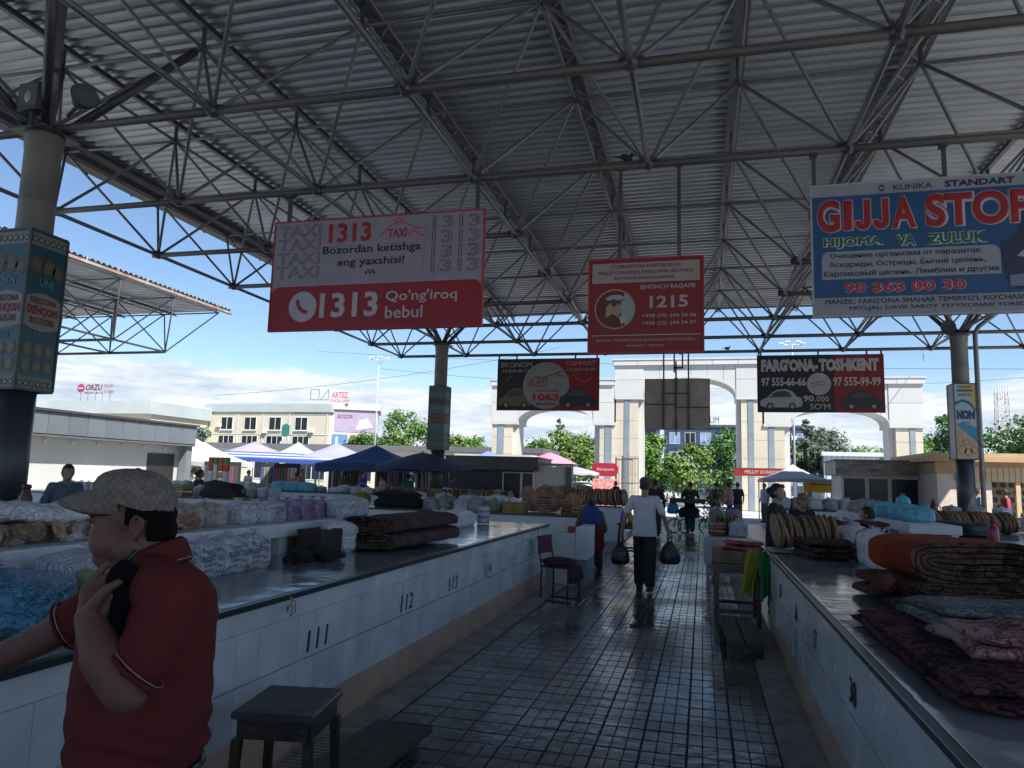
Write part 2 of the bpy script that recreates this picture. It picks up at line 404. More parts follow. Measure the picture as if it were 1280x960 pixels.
stf = MB(); rows = []
for r in range(-20, 142):
    for c in range(9): rows.append((r, c))
one = [q for q in rows if 0 <= q[0] < 33]
for r, c in rows:
    x = -2.05+c*.278; y = 3.8+r*.2
    if 0 <= r < 33: link('floor_tile', variants[random.randrange(6)], fl, (x, y, .002+random.uniform(0, .0012)))
    else: slab_mb(stf, x, y, .002+random.uniform(-.001, .001), random.uniform(-.003, .003))
tag(stf.build('floor_tile', M_TILE, fl), kind='stuff')
# ribbed drains
M_DRAIN = nmat('ribbed_concrete_drain', (.32, .30, .27), .7, var=.3, scale=5, bump=.4, space='world')
dm = MB().box(0, .27, 0, .596, 0, .006)
for k in range(13): dm.box(.02, .25, .012+k*.0455, .036+k*.0455, .006, .030)
dme = dm.mesh('drain_cover', M_DRAIN)
for x in (-2.335, .455):
    for k in range(-8, 46): link('drain_cover', dme, fl, (x, .2+k*.6, .003))
# =============== COUNTERS ===============
M_WT = nmat('white_glazed_wall_tile', (.56, .575, .58), .22, var=.16, scale=2.6, detail=9, space='world', rnd=.06, rvar=.1, bump=.08, bscale=5)
M_TT = nmat('tan_glazed_base_tile', (.50, .34, .24), .4, var=.18, scale=2.5, space='world', rnd=.05)
M_GR = nmat('grout', (.16, .17, .18), .9)
M_EDGE = nmat('dark_edge_stone', (.012, .02, .026), .35)
M_TOP = nmat('polished_grey_terrazzo', (.21, .22, .235), .13, var=.25, scale=2.5, bump=.30, bscale=4.5, space='world', rnd=.10, spec=.55, rvar=.08)
M_PLAS = nmat('whitewashed_masonry', (.58, .60, .61), .6, var=.1, scale=2, space='world')
M_NUM = flat((.02, .02, .022), .6)
def counter(name, label, loc, rz, L, D=1.0, H=.95, nums=(), tiles=True, group='white tiled market counters', nstuff=0, shelf=None, near=None):
    """front face at local y=0 facing -y, running along +x for L; top D deep."""
    t = thing(name, label, 'counter', loc, rz, group)
    MB().box(0, L, .02, .16, 0, H-.03).box(0, .14, .16, D-.1, 0, H-.03).box(L-.14, L, .16, D-.1, 0, H-.03).box(.14, L-.14, D-.2, D-.1, 0, H-.03).build('body', M_GR if tiles else M_PLAS, t)
    if tiles:
        def plate(w, h): return MB().add([(0,.0,0),(w,.0,0),(w,.0,h),(0,.0,h),(-.0015,.012,-.0015),(w+.0015,.012,-.0015),(w+.0015,.012,h+.0015),(-.0015,.012,h+.0015)], [(0,1,2,3),(4,5,1,0),(5,6,2,1),(6,7,3,2),(7,4,0,3)])
        n = int(L/.2); a = (L-n*.2)/2
        rows_ = [('tile', .532, .265, M_WT), ('tile', .262, .262, M_WT), ('base_tile', .004, .254, M_TT)]
        for nm, z, h, mt in rows_:
            me = plate(.196, h).mesh(nm, mt)
            for k in range(n):
                o = link(nm, me, t, (a+k*.2+.002, .004+random.uniform(0, .003)-(.0 if nm == 'tile' else -.004), z))
                if random.random() < .2: o.rotation_euler = (random.uniform(-.004, .004), 0, random.uniform(-.006, .006))
        me = plate(.597, .115).mesh('border_tile', M_WT)
        for k in range(int(L/.6)): link('border_tile', me, t, (k*.6+.003, -.002, .802))
        r = L-int(L/.6)*.6
        if r > .05: plate(r-.006, .115).build('border_tile', M_WT, t, loc=(int(L/.6)*.6+.003, -.002, .802))
    else:
        MB().box(0, L, 0, .02, .0, H-.03).build('front_panel', M_PLAS, t)
    MB().bbox(-.01, L+.01, -.035, .005, H-.032, H-.002, .004).build('edge_strip', M_EDGE, t)
    n = max(1, round(L/1.25)); w = L/n
    me = MB().bbox(.002, w-.002, .007, D, H-.03, H, .003).mesh('top_slab', M_TOP)
    for k in range(n): link('top_slab', me, t, (k*w, 0, random.uniform(0, .0015)))
    for s_, x, z in nums:
        text(s_, x-.10, z-.06, .085*len(s_), .125, M_NUM, t, y=.004, bold=.0, name='stencil_number', shear=.15+random.uniform(-.1, .15), rot=None)
    return t
# left block: front faces +x -> local x runs along +y ... rz = +90deg puts -y(local front) to +x
E = radians
cl = counter('tiled_counter', 'long white tiled counter with tan base and stencilled 111 to 114, left of the aisle', (-2.33, -1.0, 0), E(90), 12.3, 1.15, .95,
        nums=[('111', 1.0+4.26, .62), ('112', 1.0+5.70, .62), ('113', 1.0+6.85, .62), ('114', 1.0+8.05, .62)])
# end face of it is grouted tile too
cr = counter('tiled_counter', 'white tiled counter with tan base on the right edge of the aisle, stacked with blankets', (.70, 8.85, 0), E(-90), 10.5, 1.25, .93,
        nums=[('35', 8.85-7.50, .65), ('36', 8.85-6.3, .65), ('37', 8.85-5.27, .65), ('38', 8.85-4.03, .65)])
def shelf(name, label, loc, rz, L, D=.55, H=1.20, pitch=1.6, th=.11, group='raised white shelves behind the counters', solid=False, leg0=.95):
    t = thing(name, label, 'shelf', loc, rz, group)
    MB().bbox(0, L, 0, D, H-th, H, .01).build('board', M_PLAS, t)
    k = .35
    leg = MB().box(-.06, .06, .04, .16, leg0, H-th).mesh('post', M_PLAS)
    while k < L:
        link('post', leg, t, (k, 0, 0)); k += pitch
    MB().box(.02, L-.02, D-.12, D-.04, .0, H-th).build('back_wall', M_PLAS, t)
    return t
shelf('raised_shelf', 'raised white masonry shelf behind the long left counter, bread bags along its top', (-3.47, -1, 0), E(90), 8.3, leg0=.0)
shelf('raised_shelf', 'low white shelf end turning back from the left counter beside the dark blanket', (-3.45, 7.32, 0), E(90), .9, D=.9, H=1.02, leg0=0)
# transverse block behind (front faces the camera)
counter('white_counter', 'white counter crossing behind the left stalls, green tarpaulin and bread piles on it', (-9.2, 14.1, 0), 0, 7.25, 1.1, .95, tiles=False, group='white plastered market counters')
counter('white_counter', 'white counter farther left with grey bags, beside the basket of fruit', (-17.0, 14.9, 0), 0, 7.3, 1.1, .98, tiles=False, group='white plastered market counters')
counter('white_counter', 'long far white counter in front of the striped awnings, crates and bags on it', (-19, 21.5, 0), 0, 13.5, 1.2, 1.0, tiles=False, group='white plastered market counters')
counter('white_counter', 'far white counter just left of the aisle end, rows of round loaves on it', (-5.0, 20.0, 0), E(0), 2.9, 1.4, .95, tiles=False, group='white plastered market counters')
# right blocks
shelf('raised_shelf', 'raised white shelf right of the aisle with blue bags on it, open posts below', (2.5, 15.5, 0), E(-90), 5.2, D=.6, H=1.20, pitch=.9, leg0=0)
counter('white_counter', 'white counter at the right edge with the pink bottle and the navy tarpaulin on it', (3.45, 14.2, 0), E(-90), 10.5, 2.3, .95, tiles=False, group='white plastered market counters')
counter('white_counter', 'far right white counter under the column with the NON box, flat loaves on it', (3.0, 20.2, 0), E(0), 8.0, 1.2, 1.0, tiles=False, group='white plastered market counters')
counter('white_counter', 'white counter with glass-clear bags behind the seated man in the cap, right', (1.6, 17.6, 0), E(0), 1.9, 1.2, 1.12, tiles=False, group='white plastered market counters')
# =============== HANGING SIGNS ===============
P = lambda c, r=.5: flat(c, r, bump=.12, bscale=1.6, var=.10, scale=2.5)
RED, DRED, WHITE, BLACK, GREYW = (.35,.01,.025), (.20,.01,.02), (.40,.40,.42), (.008,.008,.01), (.27,.25,.31)
def panelmat(m):
    return m
def board(name, label, x0, x1, y, z0, z1, hang, mat, frame=(.35,.02,.03), cat='sign', hx=None, th=.05, group='advertising boards hung from the canopy frame'):
    """flat board facing the camera side (-y); returns root with local origin at the lower left corner"""
    t = thing(name, label, cat, (x0, y, z0), 0, group); W, H = x1-x0, z1-z0
    MB().box(0, W, 0, th, 0, H).build('panel', mat, t)
    f = P(frame); b = .025
    MB().box(-b, 0, -.012, th+.01, -b, H+b).box(W, W+b, -.012, th+.01, -b, H+b).box(0, W, -.012, th+.01, H, H+b).box(0, W, -.012, th+.01, -b, 0).build('frame', f, t)
    for x in (hx or (.12, W-.12)):
        MB().box(x-.03, x+.03, .0, .06, H+b, H+b+hang).box(x-.06, x+.06, -.05, .11, H+b+hang-.03, H+b+hang+.02).build('hanger', M_STEELD, t)
    return t, W, H
def rrect(x0, x1, z0, z1, r, top=True, bot=True, n=6):
    pts = []
    for cx, cz, a0, on in ((x1-r, z0+r, -90, bot), (x1-r, z1-r, 0, top), (x0+r, z1-r, 90, top), (x0+r, z0+r, 180, bot)):
        if on: pts += [(cx+r*cos(radians(a0+90*i/n)), cz+r*sin(radians(a0+90*i/n))) for i in range(n+1)]
        else: pts.append((cx+(r if cx > (x0+x1)/2 else -r), cz+(r if cz > (z0+z1)/2 else -r)))
    return pts
def shape(t, pts, col, y=-.003, name='printed_shape', rough=.5): return MB().poly(pts, y, .003).build(name, P(col, rough), t)
def stroke(t, pts, w, col, y=-.006, name='printed_line'):
    mb = MB()
    for i in range(len(pts)-1):
        (a, b), (c, d) = pts[i], pts[i+1]; l = sqrt((c-a)**2+(d-b)**2) or 1; nx, nz = -(d-b)/l*w/2, (c-a)/l*w/2
        q = [(a+nx, b+nz), (a-nx, b-nz), (c-nx, d-nz), (c+nx, d+nz)]
        mb.poly(q, y, .002)
    return mb.build(name, P(col), t)
def fx(H): return lambda v: v*H
# --- 1313 taxi
t, W, H = board('hanging_sign', 'wide white and red 1313 TAXI board hanging left of the aisle', -7.65, -3.62, 11.58, 4.18, 6.20, .50, P(GREYW), hx=(.25, 3.9))
g1 = (.20,.15,.19)
for r in range(5):
    zz = 1.74-r*.26
    for k, (s_, x0, w) in enumerate((('TAXI', .08, .86), ('1313', 1.05, .8), ('TAXI', 2.08, .86), ('1313', 3.1, .86))):
        if r < 2 and k in (1, 2) and False: continue
        if zz > .8 or True:
            zc = max(zz, .8)
            if r < 4: text(s_, x0, zz, w, .22, P(g1), t, y=-.002, name='outline_lettering', outline=.012, t=.0)
shape(t, rrect(0, W, 0, .80, .16, True, False), (.27,.006,.02), -.001, 'red_band')
R_ = P((.34,.008,.025)); K_ = P(BLACK); Wt = P((.42,.41,.44))
shape(t, rrect(1.02, 2.95, .93, 1.50, .03), GREYW, -.004, 'blank_patch'); shape(t, rrect(1.0, 3.0, 1.52, 1.96, .03), GREYW, -.004, 'blank_patch')
text('1313', 1.10, 1.58, .84, .36, R_, t, y=-.008, bold=.035)
text('TAXI', 2.26, 1.62, .36, .16, R_, t, y=-.008, bold=.03)
stroke(t, [(2.10,1.66),(2.18,1.72),(2.3,1.84),(2.42,1.89),(2.56,1.89),(2.66,1.84),(2.78,1.78),(2.96,1.76),(2.96,1.70)], .02, (.45,.03,.05))
stroke(t, [(2.40,1.90),(2.42,1.96),(2.52,1.96),(2.54,1.90)], .02, (.45,.03,.05))
stroke(t, [(2.66,1.64),(2.72,1.72),(2.80,1.72),(2.86,1.64),(2.96,1.64)], .02, (.45,.03,.05))
text('Bozordan ketishga', 1.0, 1.33, 1.90, .19, K_, t, y=-.008, bold=.02)
text('eng yaxshisi!', 1.30, 1.10, 1.30, .19, K_, t, y=-.008, bold=.02)
for k in range(5): shape(t, [(1.86+k*.04, .98+(k % 2)*.04), (1.90+k*.04, .98+(k % 2)*.04), (1.90+k*.04, 1.02+(k % 2)*.04), (1.86+k*.04, 1.02+(k % 2)*.04)], BLACK, -.008, 'checker')
shape(t, disk(.66, .42, .28), (.40,.39,.45), -.006, 'phone_roundel')
stroke(t, [(.55,.55),(.57,.44),(.64,.35),(.76,.31)], .07, RED, -.01, 'handset'); 
text('1313', 1.00, .20, 1.14, .46, Wt, t, y=-.008, bold=.03)
text("Qo'ng'iroq", 2.28, .42, 1.32, .24, Wt, t, y=-.008, bold=.012); text('bebul', 2.28, .16, .70, .22, Wt, t, y=-.008, bold=.012)
# --- 1215
t, W, H = board('hanging_sign', 'square dark red 1215 board with an eagle emblem, on long rods over the aisle', -1.77, .01, 11.58, 3.68, 5.19, 1.56, P((.20,.006,.014)), hx=(.48, 1.42))
shape(t, [(.04,1.13),(W-.04,1.13),(W-.04,1.46),(.04,1.46)], (.29,.26,.25), -.002, 'cream_header')
D_ = P((.20,.01,.02)); Wt2 = P((.36,.33,.33))
text("O'ZBEKISTON RESPUBLIKASI", .34, 1.37, 1.10, .06, D_, t, y=-.006, bold=.02)
text("MILLIY GVARDIYA FARG'ONA VILOYATI", .14, 1.27, 1.50, .06, D_, t, y=-.006, bold=.02)
text("BO'YICHA BOSHQARMASI", .40, 1.17, .95, .06, D_, t, y=-.006, bold=.02)
text('ISHONCH RAQAMI:', .82, 1.00, .86, .085, Wt2, t, y=-.006, bold=.02)
text('1215', .96, .70, .60, .20, Wt2, t, y=-.006, bold=.03)
text('+998 (73) 244 34 06', .84, .53, .84, .075, Wt2, t, y=-.006, bold=.02); text('+998 (73) 244 34 07', .84, .41, .84, .075, Wt2, t, y=-.006, bold=.02)
shape(t, [(.03,.262),(W-.03,.262),(W-.03,.272),(.03,.272)], (.5,.45,.45), -.006, 'rule')
text('BARCHA TURDAGI HUQUQ BUZILISH HOLATLARIDA', .12, .16, 1.54, .05, Wt2, t, y=-.006, bold=.01); text('MUROJAAT QILING!', .60, .07, .58, .045, Wt2, t, y=-.006, bold=.01)
shape(t, disk(.41, .70, .33), (.35,.24,.12), -.004, 'emblem_ring'); shape(t, disk(.41, .70, .305), (.10,.012,.02), -.007, 'emblem_field')
shape(t, [(.42+.3*cos(radians(a)), .70+.3*sin(radians(a))) for a in range(-60, 70, 10)]+[(.48,.72)], (.28,.33,.31), -.010, 'emblem_pale_side')  # pale teal side of the printed emblem
shape(t, [(.26,.88),(.36,.93),(.50,.93),(.58,.87),(.50,.84),(.40,.86),(.30,.84)], (.30,.34,.32), -.013, 'eagle_head')
shape(t, [(.27,.83),(.44,.84),(.60,.86),(.44,.79)], (.06,.05,.05), -.014, 'eagle_brow')
shape(t, [(.28,.74),(.34,.80),(.40,.72),(.46,.80),(.52,.66),(.46,.56),(.38,.62),(.26,.56)], (.34,.25,.13), -.013, 'eagle_wing')
shape(t, [(.48,.56),(.56,.62),(.60,.52),(.52,.44)], (.42,.38,.34), -.014, 'eagle_tail')
# --- GIJJA STOP
BL = (.01,.07,.19)
t, W, H = board('hanging_sign', 'large blue and white GIJJA STOP clinic board cut off by the right edge', 1.64, 5.67, 11.58, 4.18, 6.20, .50, P(BL), frame=(.35,.36,.4), hx=(.05, 2.2, 3.9))
shape(t, [(0,1.85),(W,1.85),(W,H),(0,H)], (.27,.28,.32), -.002, 'header_band'); shape(t, [(0,0),(W,0),(W,.27),(0,.27)], (.25,.26,.30), -.002, 'footer_band')
N_ = P((.015,.02,.05))
shape(t, disk(1.17, 1.935, .055), (.02,.08,.16), -.006, 'round_logo'); shape(t, [(1.14,1.925),(1.20,1.925),(1.20,1.945),(1.14,1.945)], (.4,.4,.45), -.01, 'logo_bar')
text('KLINIKA', 1.36, 1.89, .62, .085, N_, t, y=-.006, bold=.01); text('STANDART', 2.18, 1.885, 1.08, .10, N_, t, y=-.006, bold=.04); text('AX', 3.42, 1.89, .22, .085, N_, t, y=-.006, bold=.01)
def jshape(x, z, w, h, g):
    # a block letter J: stem with a hook to the left, grown by g
    st = w*.42; x1 = x+w
    out = [(x1-st-g, z+h+g), (x1+g, z+h+g), (x1+g, z+h*.30)]
    cx, cz, R1, R2 = x1-w*.52, z+h*.30, w*.52+g, w*.52-st-g
    out += [(cx+R1*cos(radians(a)), cz+R1*.9*sin(radians(a))) for a in range(-10, -181, -17)]
    out += [(x-g, z+h*.34+g), (x+st*.8, z+h*.34+g)]
    out += [(cx+max(.01, R2)*cos(radians(a)), cz+max(.01, R2)*.9*sin(radians(a))) for a in range(-170, 1, 17)]
    return out
for off, c, yy in ((.085, (.38,.33,.36), -.005), (.035, (.30,.008,.015), -.010)):
    e = (off-.035)*.36; q = P(c)
    text('G', .09-e, 1.29-e, .38+2*e, .50+2*e, q, t, y=yy, bold=off, res=5); text('I', .53-e, 1.31-e, .14+2*e, .46+2*e, q, t, y=yy, bold=off)
    for xx in (.72, 1.02): MB().poly(jshape(xx, 1.27, .25, .50, e), yy, .003).build('letter_shape', q, t)
    text('A', 1.31-e, 1.30-e, .40+2*e, .48+2*e, q, t, y=yy, bold=off, res=5); text('STOP', 1.86-e, 1.29-e, 1.66+2*e, .50+2*e, q, t, y=yy, bold=off, res=5)
for off, c, yy in ((.11, (.42,.45,.42), -.005), (.03, (.015,.09,.05), -.010)):
    e = (off-.03)*.16
    text('HIJOMA', .18-e, 1.03-e, .98+2*e, .16+2*e, P(c), t, y=yy, bold=off, res=3); text('VA', 1.38-e, 1.03-e, .30+2*e, .16+2*e, P(c), t, y=yy, bold=off); text('ZULUK', 1.86-e, 1.03-e, .93+2*e, .16+2*e, P(c), t, y=yy, bold=off)
shape(t, rrect(.14, 2.98, .55, .98, .12, True, False), (.26,.28,.32), -.004, 'text_panel')
text('Очищение организма от паразитов', .28, .855, 2.40, .10, N_, t, y=-.008, bold=.02)
text('Аскариды, Острицы, Бычий цепень,', .26, .715, 2.50, .105, N_, t, y=-.008, bold=.02)
text('Карликовый цепень, Лямблии и другие', .17, .575, 2.78, .105, N_, t, y=-.008, bold=.02)
for off, c, yy in ((.07, (.5,.42,.46), -.005), (.03, (.40,.02,.05), -.010)):
    e = (off-.03)*.2
    x = .50
    for s_, w in (('90', .36), ('363', .52), ('00', .38), ('30', .38)):
        text(s_, x-e, .335-e, w+2*e, .155+2*e, P(c), t, y=yy, bold=off); x += w+.10
text("MANZIL: FARG'ONA SHAHAR TEMIRYO'L KO'CHASI", .18, .17, 3.1, .075, N_, t, y=-.006, bold=.02)
text("MO'LJAL: DAVR SAROY TO'YXONASI YONIDA", .58, .06, 2.85, .075, N_, t, y=-.006, bold=.02)
shape(t, [(3.05,.48),(3.0,1.02),(3.22,1.10),(3.35,1.40),(W,1.52),(W,.32),(3.2,.32)], (.02,.03,.06), -.004, 'printed_machine')
shape(t, [(3.22,.80),(3.32,.88),(3.75,.92),(3.75,.84),(3.30,.78)], (.3,.33,.4), -.008, 'machine_part'); shape(t, [(3.1,.36),(3.1,.52),(3.9,.58),(3.9,.36)], (.15,.2,.28), -.008, 'machine_base')
t.scale = (.84, 1, 1)
# --- car print
def car_print(t, x, z, w, h, col, glass=(.05,.06,.07), flip=False, y=-.006):
    body = [(0,.22),(.03,.45),(.16,.55),(.30,.80),(.42,.93),(.62,.95),(.76,.85),(.86,.62),(.97,.55),(1.0,.35),(.98,.18),(.86,.12),(.14,.12)]
    win = [(.22,.56),(.33,.77),(.44,.86),(.60,.88),(.70,.80),(.76,.60)]
    m = (lambda p: (x+(1-p[0] if flip else p[0])*w, z+p[1]*h))
    shape(t, [m(p) for p in body], col, y, 'printed_car_body'); shape(t, [m(p) for p in win], glass, y-.004, 'printed_car_window')
    for cx in (.24, .76):
        q = m((cx, .17)); shape(t, disk(q[0], q[1], .085*w, 14, .17*h), (.015,.015,.015), y-.004, 'printed_wheel'); shape(t, disk(q[0], q[1], .05*w, 12, .10*h), (.25,.25,.26), y-.007, 'printed_rim')
# --- 1063
t, W, H = board('hanging_sign', 'black and red 1063 taxi board with a pale disc, far left of the aisle', -8.38, -4.10, 29.58, 4.45, 6.58, .20, P((.008,.010,.014)), frame=(.02,.02,.02), hx=(.03, .8, 3.3, 4.2))
shape(t, [(2.2,0),(W,0),(W,H),(2.2,H)], (.21,.006,.014), -.004, 'red_half')
shape(t, disk(2.08, 1.02, .98, 40), (.26,.25,.24), -.010, 'pale_disc')
G_ = P((.30,.30,.31))
text('EKONOM', .13, 1.80, 1.35, .21, G_, t, y=-.012, bold=.02); text('73.229-00-77', .18, 1.58, 1.2, .13, G_, t, y=-.012, bold=.02)
text('COMFORT', 2.9, 1.84, 1.25, .2, P((.33,.24,.24)), t, y=-.016, bold=.02); text('73.229-00-99', 2.95, 1.62, 1.2, .13, P((.33,.24,.24)), t, y=-.016, bold=.02)
text('Real', 1.33, .95, .82, .38, P((.32,.03,.05)), t, y=-.022, bold=.0, shear=.3); text('taxi', 1.72, 1.22, .38, .17, P((.1,.1,.1)), t, y=-.022, shear=.3)
stroke(t, [(1.6,1.38),(1.95,1.36),(2.3,1.45),(2.75,1.62),(2.5,1.48),(2.95,1.36)], .035, (.04,.04,.04), -.018)
stroke(t, [(2.45,1.32),(2.6,1.38),(2.75,1.30)], .025, (.12,.12,.12), -.018); stroke(t, [(2.25,1.12),(2.6,1.14),(2.85,1.02)], .025, (.12,.12,.12), -.018)
text('YAGONA RAQAM', 1.62, .75, .98, .09, P(DRED), t, y=-.018, bold=.03); text('1063', 1.54, .38, 1.10, .30, P((.33,.01,.02)), t, y=-.022, bold=.04); text('BEPUL CHAQIRISH', 1.68, .20, .85, .09, P(BLACK), t, y=-.018, bold=.03)
car_print(t, .02, .05, 1.5, .9, (.14,.12,.06)); car_print(t, 2.65, .05, 1.6, .92, (.02,.022,.028), flip=True, y=-.02)
stroke(t, [(.35,1.2),(.65,1.45)], .04, (.12,.12,.12), -.01); stroke(t, [(3.2,1.5),(3.5,1.2),(3.75,1.15),(4.0,1.35)], .03, (.4,.1,.1), -.02)
# --- Toshkent
t, W, H = board('hanging_sign', "black and red FARG'ONA-TOSHKENT taxi board hanging far right of the aisle", 2.08, 6.53, 29.58, 4.42, 6.58, .20, P((.008,.009,.012)), frame=(.02,.02,.02), hx=(.04, .12, 2.2, 3.9, 4.4))
shape(t, [(2.72,0),(W,0),(W,H),(2.72,H)], (.20,.006,.014), -.004, 'red_half')
for s_, x, w in (("FARG'ONA-", .12, 2.05), ('TOSHKENT', 2.2, 2.1)): text(s_, x, 1.54, w, .50, P((.40,.38,.38)), t, y=-.014, bold=.07)
text('97 555-66-66', .12, .98, 1.62, .34, P((.42,.41,.42)), t, y=-.014, bold=.03); text('97 555-99-99', 2.70, .98, 1.65, .34, P((.45,.38,.38)), t, y=-.014, bold=.03)
shape(t, disk(2.20, 1.06, .43, 36), (.36,.34,.34), -.010, 'pale_disc'); stroke(t, [(1.9,1.08),(2.15,1.12),(2.4,1.18)], .03, (.08,.08,.08), -.016); stroke(t, [(1.95,1.0),(2.45,1.05)], .02, (.08,.08,.08), -.016)
text('90', 1.63, .38, .38, .25, Wt2, t, y=-.018, bold=.04); text('.000', 2.04, .38, .50, .22, Wt2, t, y=-.018, bold=.02); text("SO'M", 1.86, .08, .72, .24, Wt2, t, y=-.018, bold=.02)
car_print(t, .06, .06, 1.55, .85, (.34,.34,.35)); car_print(t, 2.95, .06, 1.5, .8, (.02,.025,.03), flip=True, y=-.02)
# --- the back of a sign with its welded frame
M_BACK = nmat('weathered_sign_back', (.26,.23,.21), .7, col2=(.44,.37,.33), scale=2.2, detail=8, space='world', stretch=(1, 1, .4))
t, W, H = board('sign_seen_from_behind', 'weathered back of a board with welded tubes, hanging over the end of the aisle', -2.21, .26, 29.5, 3.7, 5.68, .02, M_BACK, frame=(.10,.09,.09), hx=(1.2,))
for x in (.72, 1.68): MB().box(x-.03, x+.03, -.07, -.02, .0, 3.0).build('hanging_tube', M_STEELD, t)
MB().box(1.17, 1.23, -.06, -.012, -.25, 2.7).build('middle_tube', M_STEELD, t)
for z, a, b in ((.98, 0, 1.16), (.86, 1.24, W), (1.42, .75, 1.65)): MB().box(a, b, -.06, -.012, z-.025, z+.025).build('cross_tube', M_STEELD, t)
MB().box(1.1, 1.16, -.06, -.01, 2.25, 3.05).box(1.42, 1.48, -.06, -.01, 2.45, 3.05).box(1.1, 1.48, -.06, -.01, 2.4, 2.48).build('bracket', M_STEELD, t)
# =============== BOX SIGNS ROUND THE COLUMNS ===============
M_TEAL = nmat('printed_teal_board', (.008,.075,.10), .35, var=.25, scale=1.5)
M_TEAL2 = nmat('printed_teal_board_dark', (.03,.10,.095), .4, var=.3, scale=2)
M_YEL = nmat('printed_pale_board', (.28,.36,.38), .4, var=.1, scale=2)
def bread_disc(t, x, z, r, y, rot=None, c=(.34,.22,.13)):
    MB().poly(disk(x, z, r, 16), y, .003).build('printed_loaf', P(c), t, rot=rot)
    MB().poly(disk(x, z, r*.62, 12), y-.004, .003).build('printed_loaf_middle', P((c[0]*1.5, c[1]*1.45, c[2]*1.3)), t, rot=rot)
def box_sign(x, y, label, kind, z0=2.70, z1=5.06, w=.78):
    t = thing('column_box_sign', label, 'box sign', (x, y, z0), 0, 'printed box signs wrapped round the columns'); H = z1-z0; h = w/2
    mt = {'teal': M_TEAL, 'dark': M_TEAL2, 'pale': M_YEL}[kind]
    for k in range(4):
        MB().box(-h, h, -h, -h+.02, 0, H).build('side_panel', mt, t, rot=(0, 0, k*pi/2))
        MB().box(-h-.02, -h+.02, -h-.02, -h+.02, 0, H).build('corner_angle', P((.05,.06,.06)), t, rot=(0, 0, k*pi/2))
        MB().box(-h, h, -h-.012, -h+.0, -.02, .015).box(-h, h, -h-.012, -h, H-.015, H+.02).build('edge_angle', P((.05,.06,.06)), t, rot=(0, 0, k*pi/2))
    for k in (0, 1):
        R = (0, 0, k*pi/2); y = -h
        def S(pts, c, yy, nm='printed_shape'): return MB().poly([(a-h, b) for a, b in pts], y+yy, .003).build(nm, P(c), t, rot=R)
        def T(s_, a, z, ww, hh, c, b=.02): return text(s_, a-h, z, ww, hh, P(c), t, y=y-.012, bold=b, rot=R)
        if kind in ('teal', 'dark'):
            q = .5 if kind == 'dark' else 1  # far left box: print colours halved, its shade is put into the colour
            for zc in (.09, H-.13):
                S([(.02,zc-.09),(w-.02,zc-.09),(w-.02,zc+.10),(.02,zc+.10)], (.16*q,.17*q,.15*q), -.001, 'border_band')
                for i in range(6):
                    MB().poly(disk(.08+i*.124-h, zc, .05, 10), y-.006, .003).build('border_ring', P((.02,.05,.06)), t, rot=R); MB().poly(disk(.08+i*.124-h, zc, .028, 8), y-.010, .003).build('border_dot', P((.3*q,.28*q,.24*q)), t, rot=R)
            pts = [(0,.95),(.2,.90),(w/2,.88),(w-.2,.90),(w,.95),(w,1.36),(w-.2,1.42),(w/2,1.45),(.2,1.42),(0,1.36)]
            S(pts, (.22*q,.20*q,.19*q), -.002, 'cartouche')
            T("FARG'ONA", .12, 1.28, .54, .10, (.10,.02,.03)); T('DEHQON', .07, 1.10, .64, .15, (.22,.02,.03), .05); T('BOZORI', .14, .98, .50, .10, (.10,.02,.03))
            T('NON' if k == 0 else 'UNI', .26, 1.54, .28, .13, (.08,.22,.28)); T('NON', .26, .74, .26, .11, (.08,.20,.24))
            for i in range(3):
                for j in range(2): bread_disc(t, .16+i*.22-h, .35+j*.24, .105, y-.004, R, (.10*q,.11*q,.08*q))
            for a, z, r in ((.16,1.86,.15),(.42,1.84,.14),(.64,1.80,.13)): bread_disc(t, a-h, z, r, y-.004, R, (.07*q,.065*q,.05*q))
        else:
            S([(.30,H-.02),(w-.02,H-.02),(w-.02,H-.85)], (.42,.33,.10), -.002, 'yellow_corner'); S([(.02,H-.6),(.3,H-.5),(.55,H-.58),(w-.02,H-.85),(w-.02,H-.92),(.5,H-.66),(.3,H-.58),(.02,H-.7)], (.02,.10,.13), -.006, 'dark_wave')
            S([(.02,1.12),(.3,1.16),(w-.02,1.0),(w-.02,.52)], (.02,.22,.30), -.002, 'teal_wave'); S([(.02,1.08),(w-.02,.52),(w-.02,.04),(.02,.04)], (.42,.28,.20), -.006, 'loaf_picture')
            for a, z, r in ((.2,.3,.16),(.42,.22,.14),(.62,.3,.13),(.16,.62,.12),(.36,.54,.12),(.56,.5,.1),(.18,.86,.09)): bread_disc(t, a-h, z, r, y-.010, R, (.30,.20,.12))
            T("FARG'ONA", .16, H-.14, .46, .07, (.05,.05,.05)); T('DEHQON', .12, H-.28, .54, .10, (.05,.05,.05), .05); T('BOZORI', .16, H-.40, .46, .07, (.10,.05,.02))
            T('NON', .08, 1.26, .62, .30, (.01,.03,.12), .07); T('bozori', .26, 1.14, .26, .06, (.1,.1,.1))
    t.scale = (.82, .82, 1)
    return t
bs1 = box_sign(X0, Y0, 'dark teal printed box round the near left column, reading DEHQON BOZORI', 'teal', 2.72, 5.08)
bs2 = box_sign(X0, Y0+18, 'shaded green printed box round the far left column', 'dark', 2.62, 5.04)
bs3 = box_sign(X0+18, Y0+18, 'yellow and blue printed box reading NON round the far right column', 'pale', 2.62, 5.04)
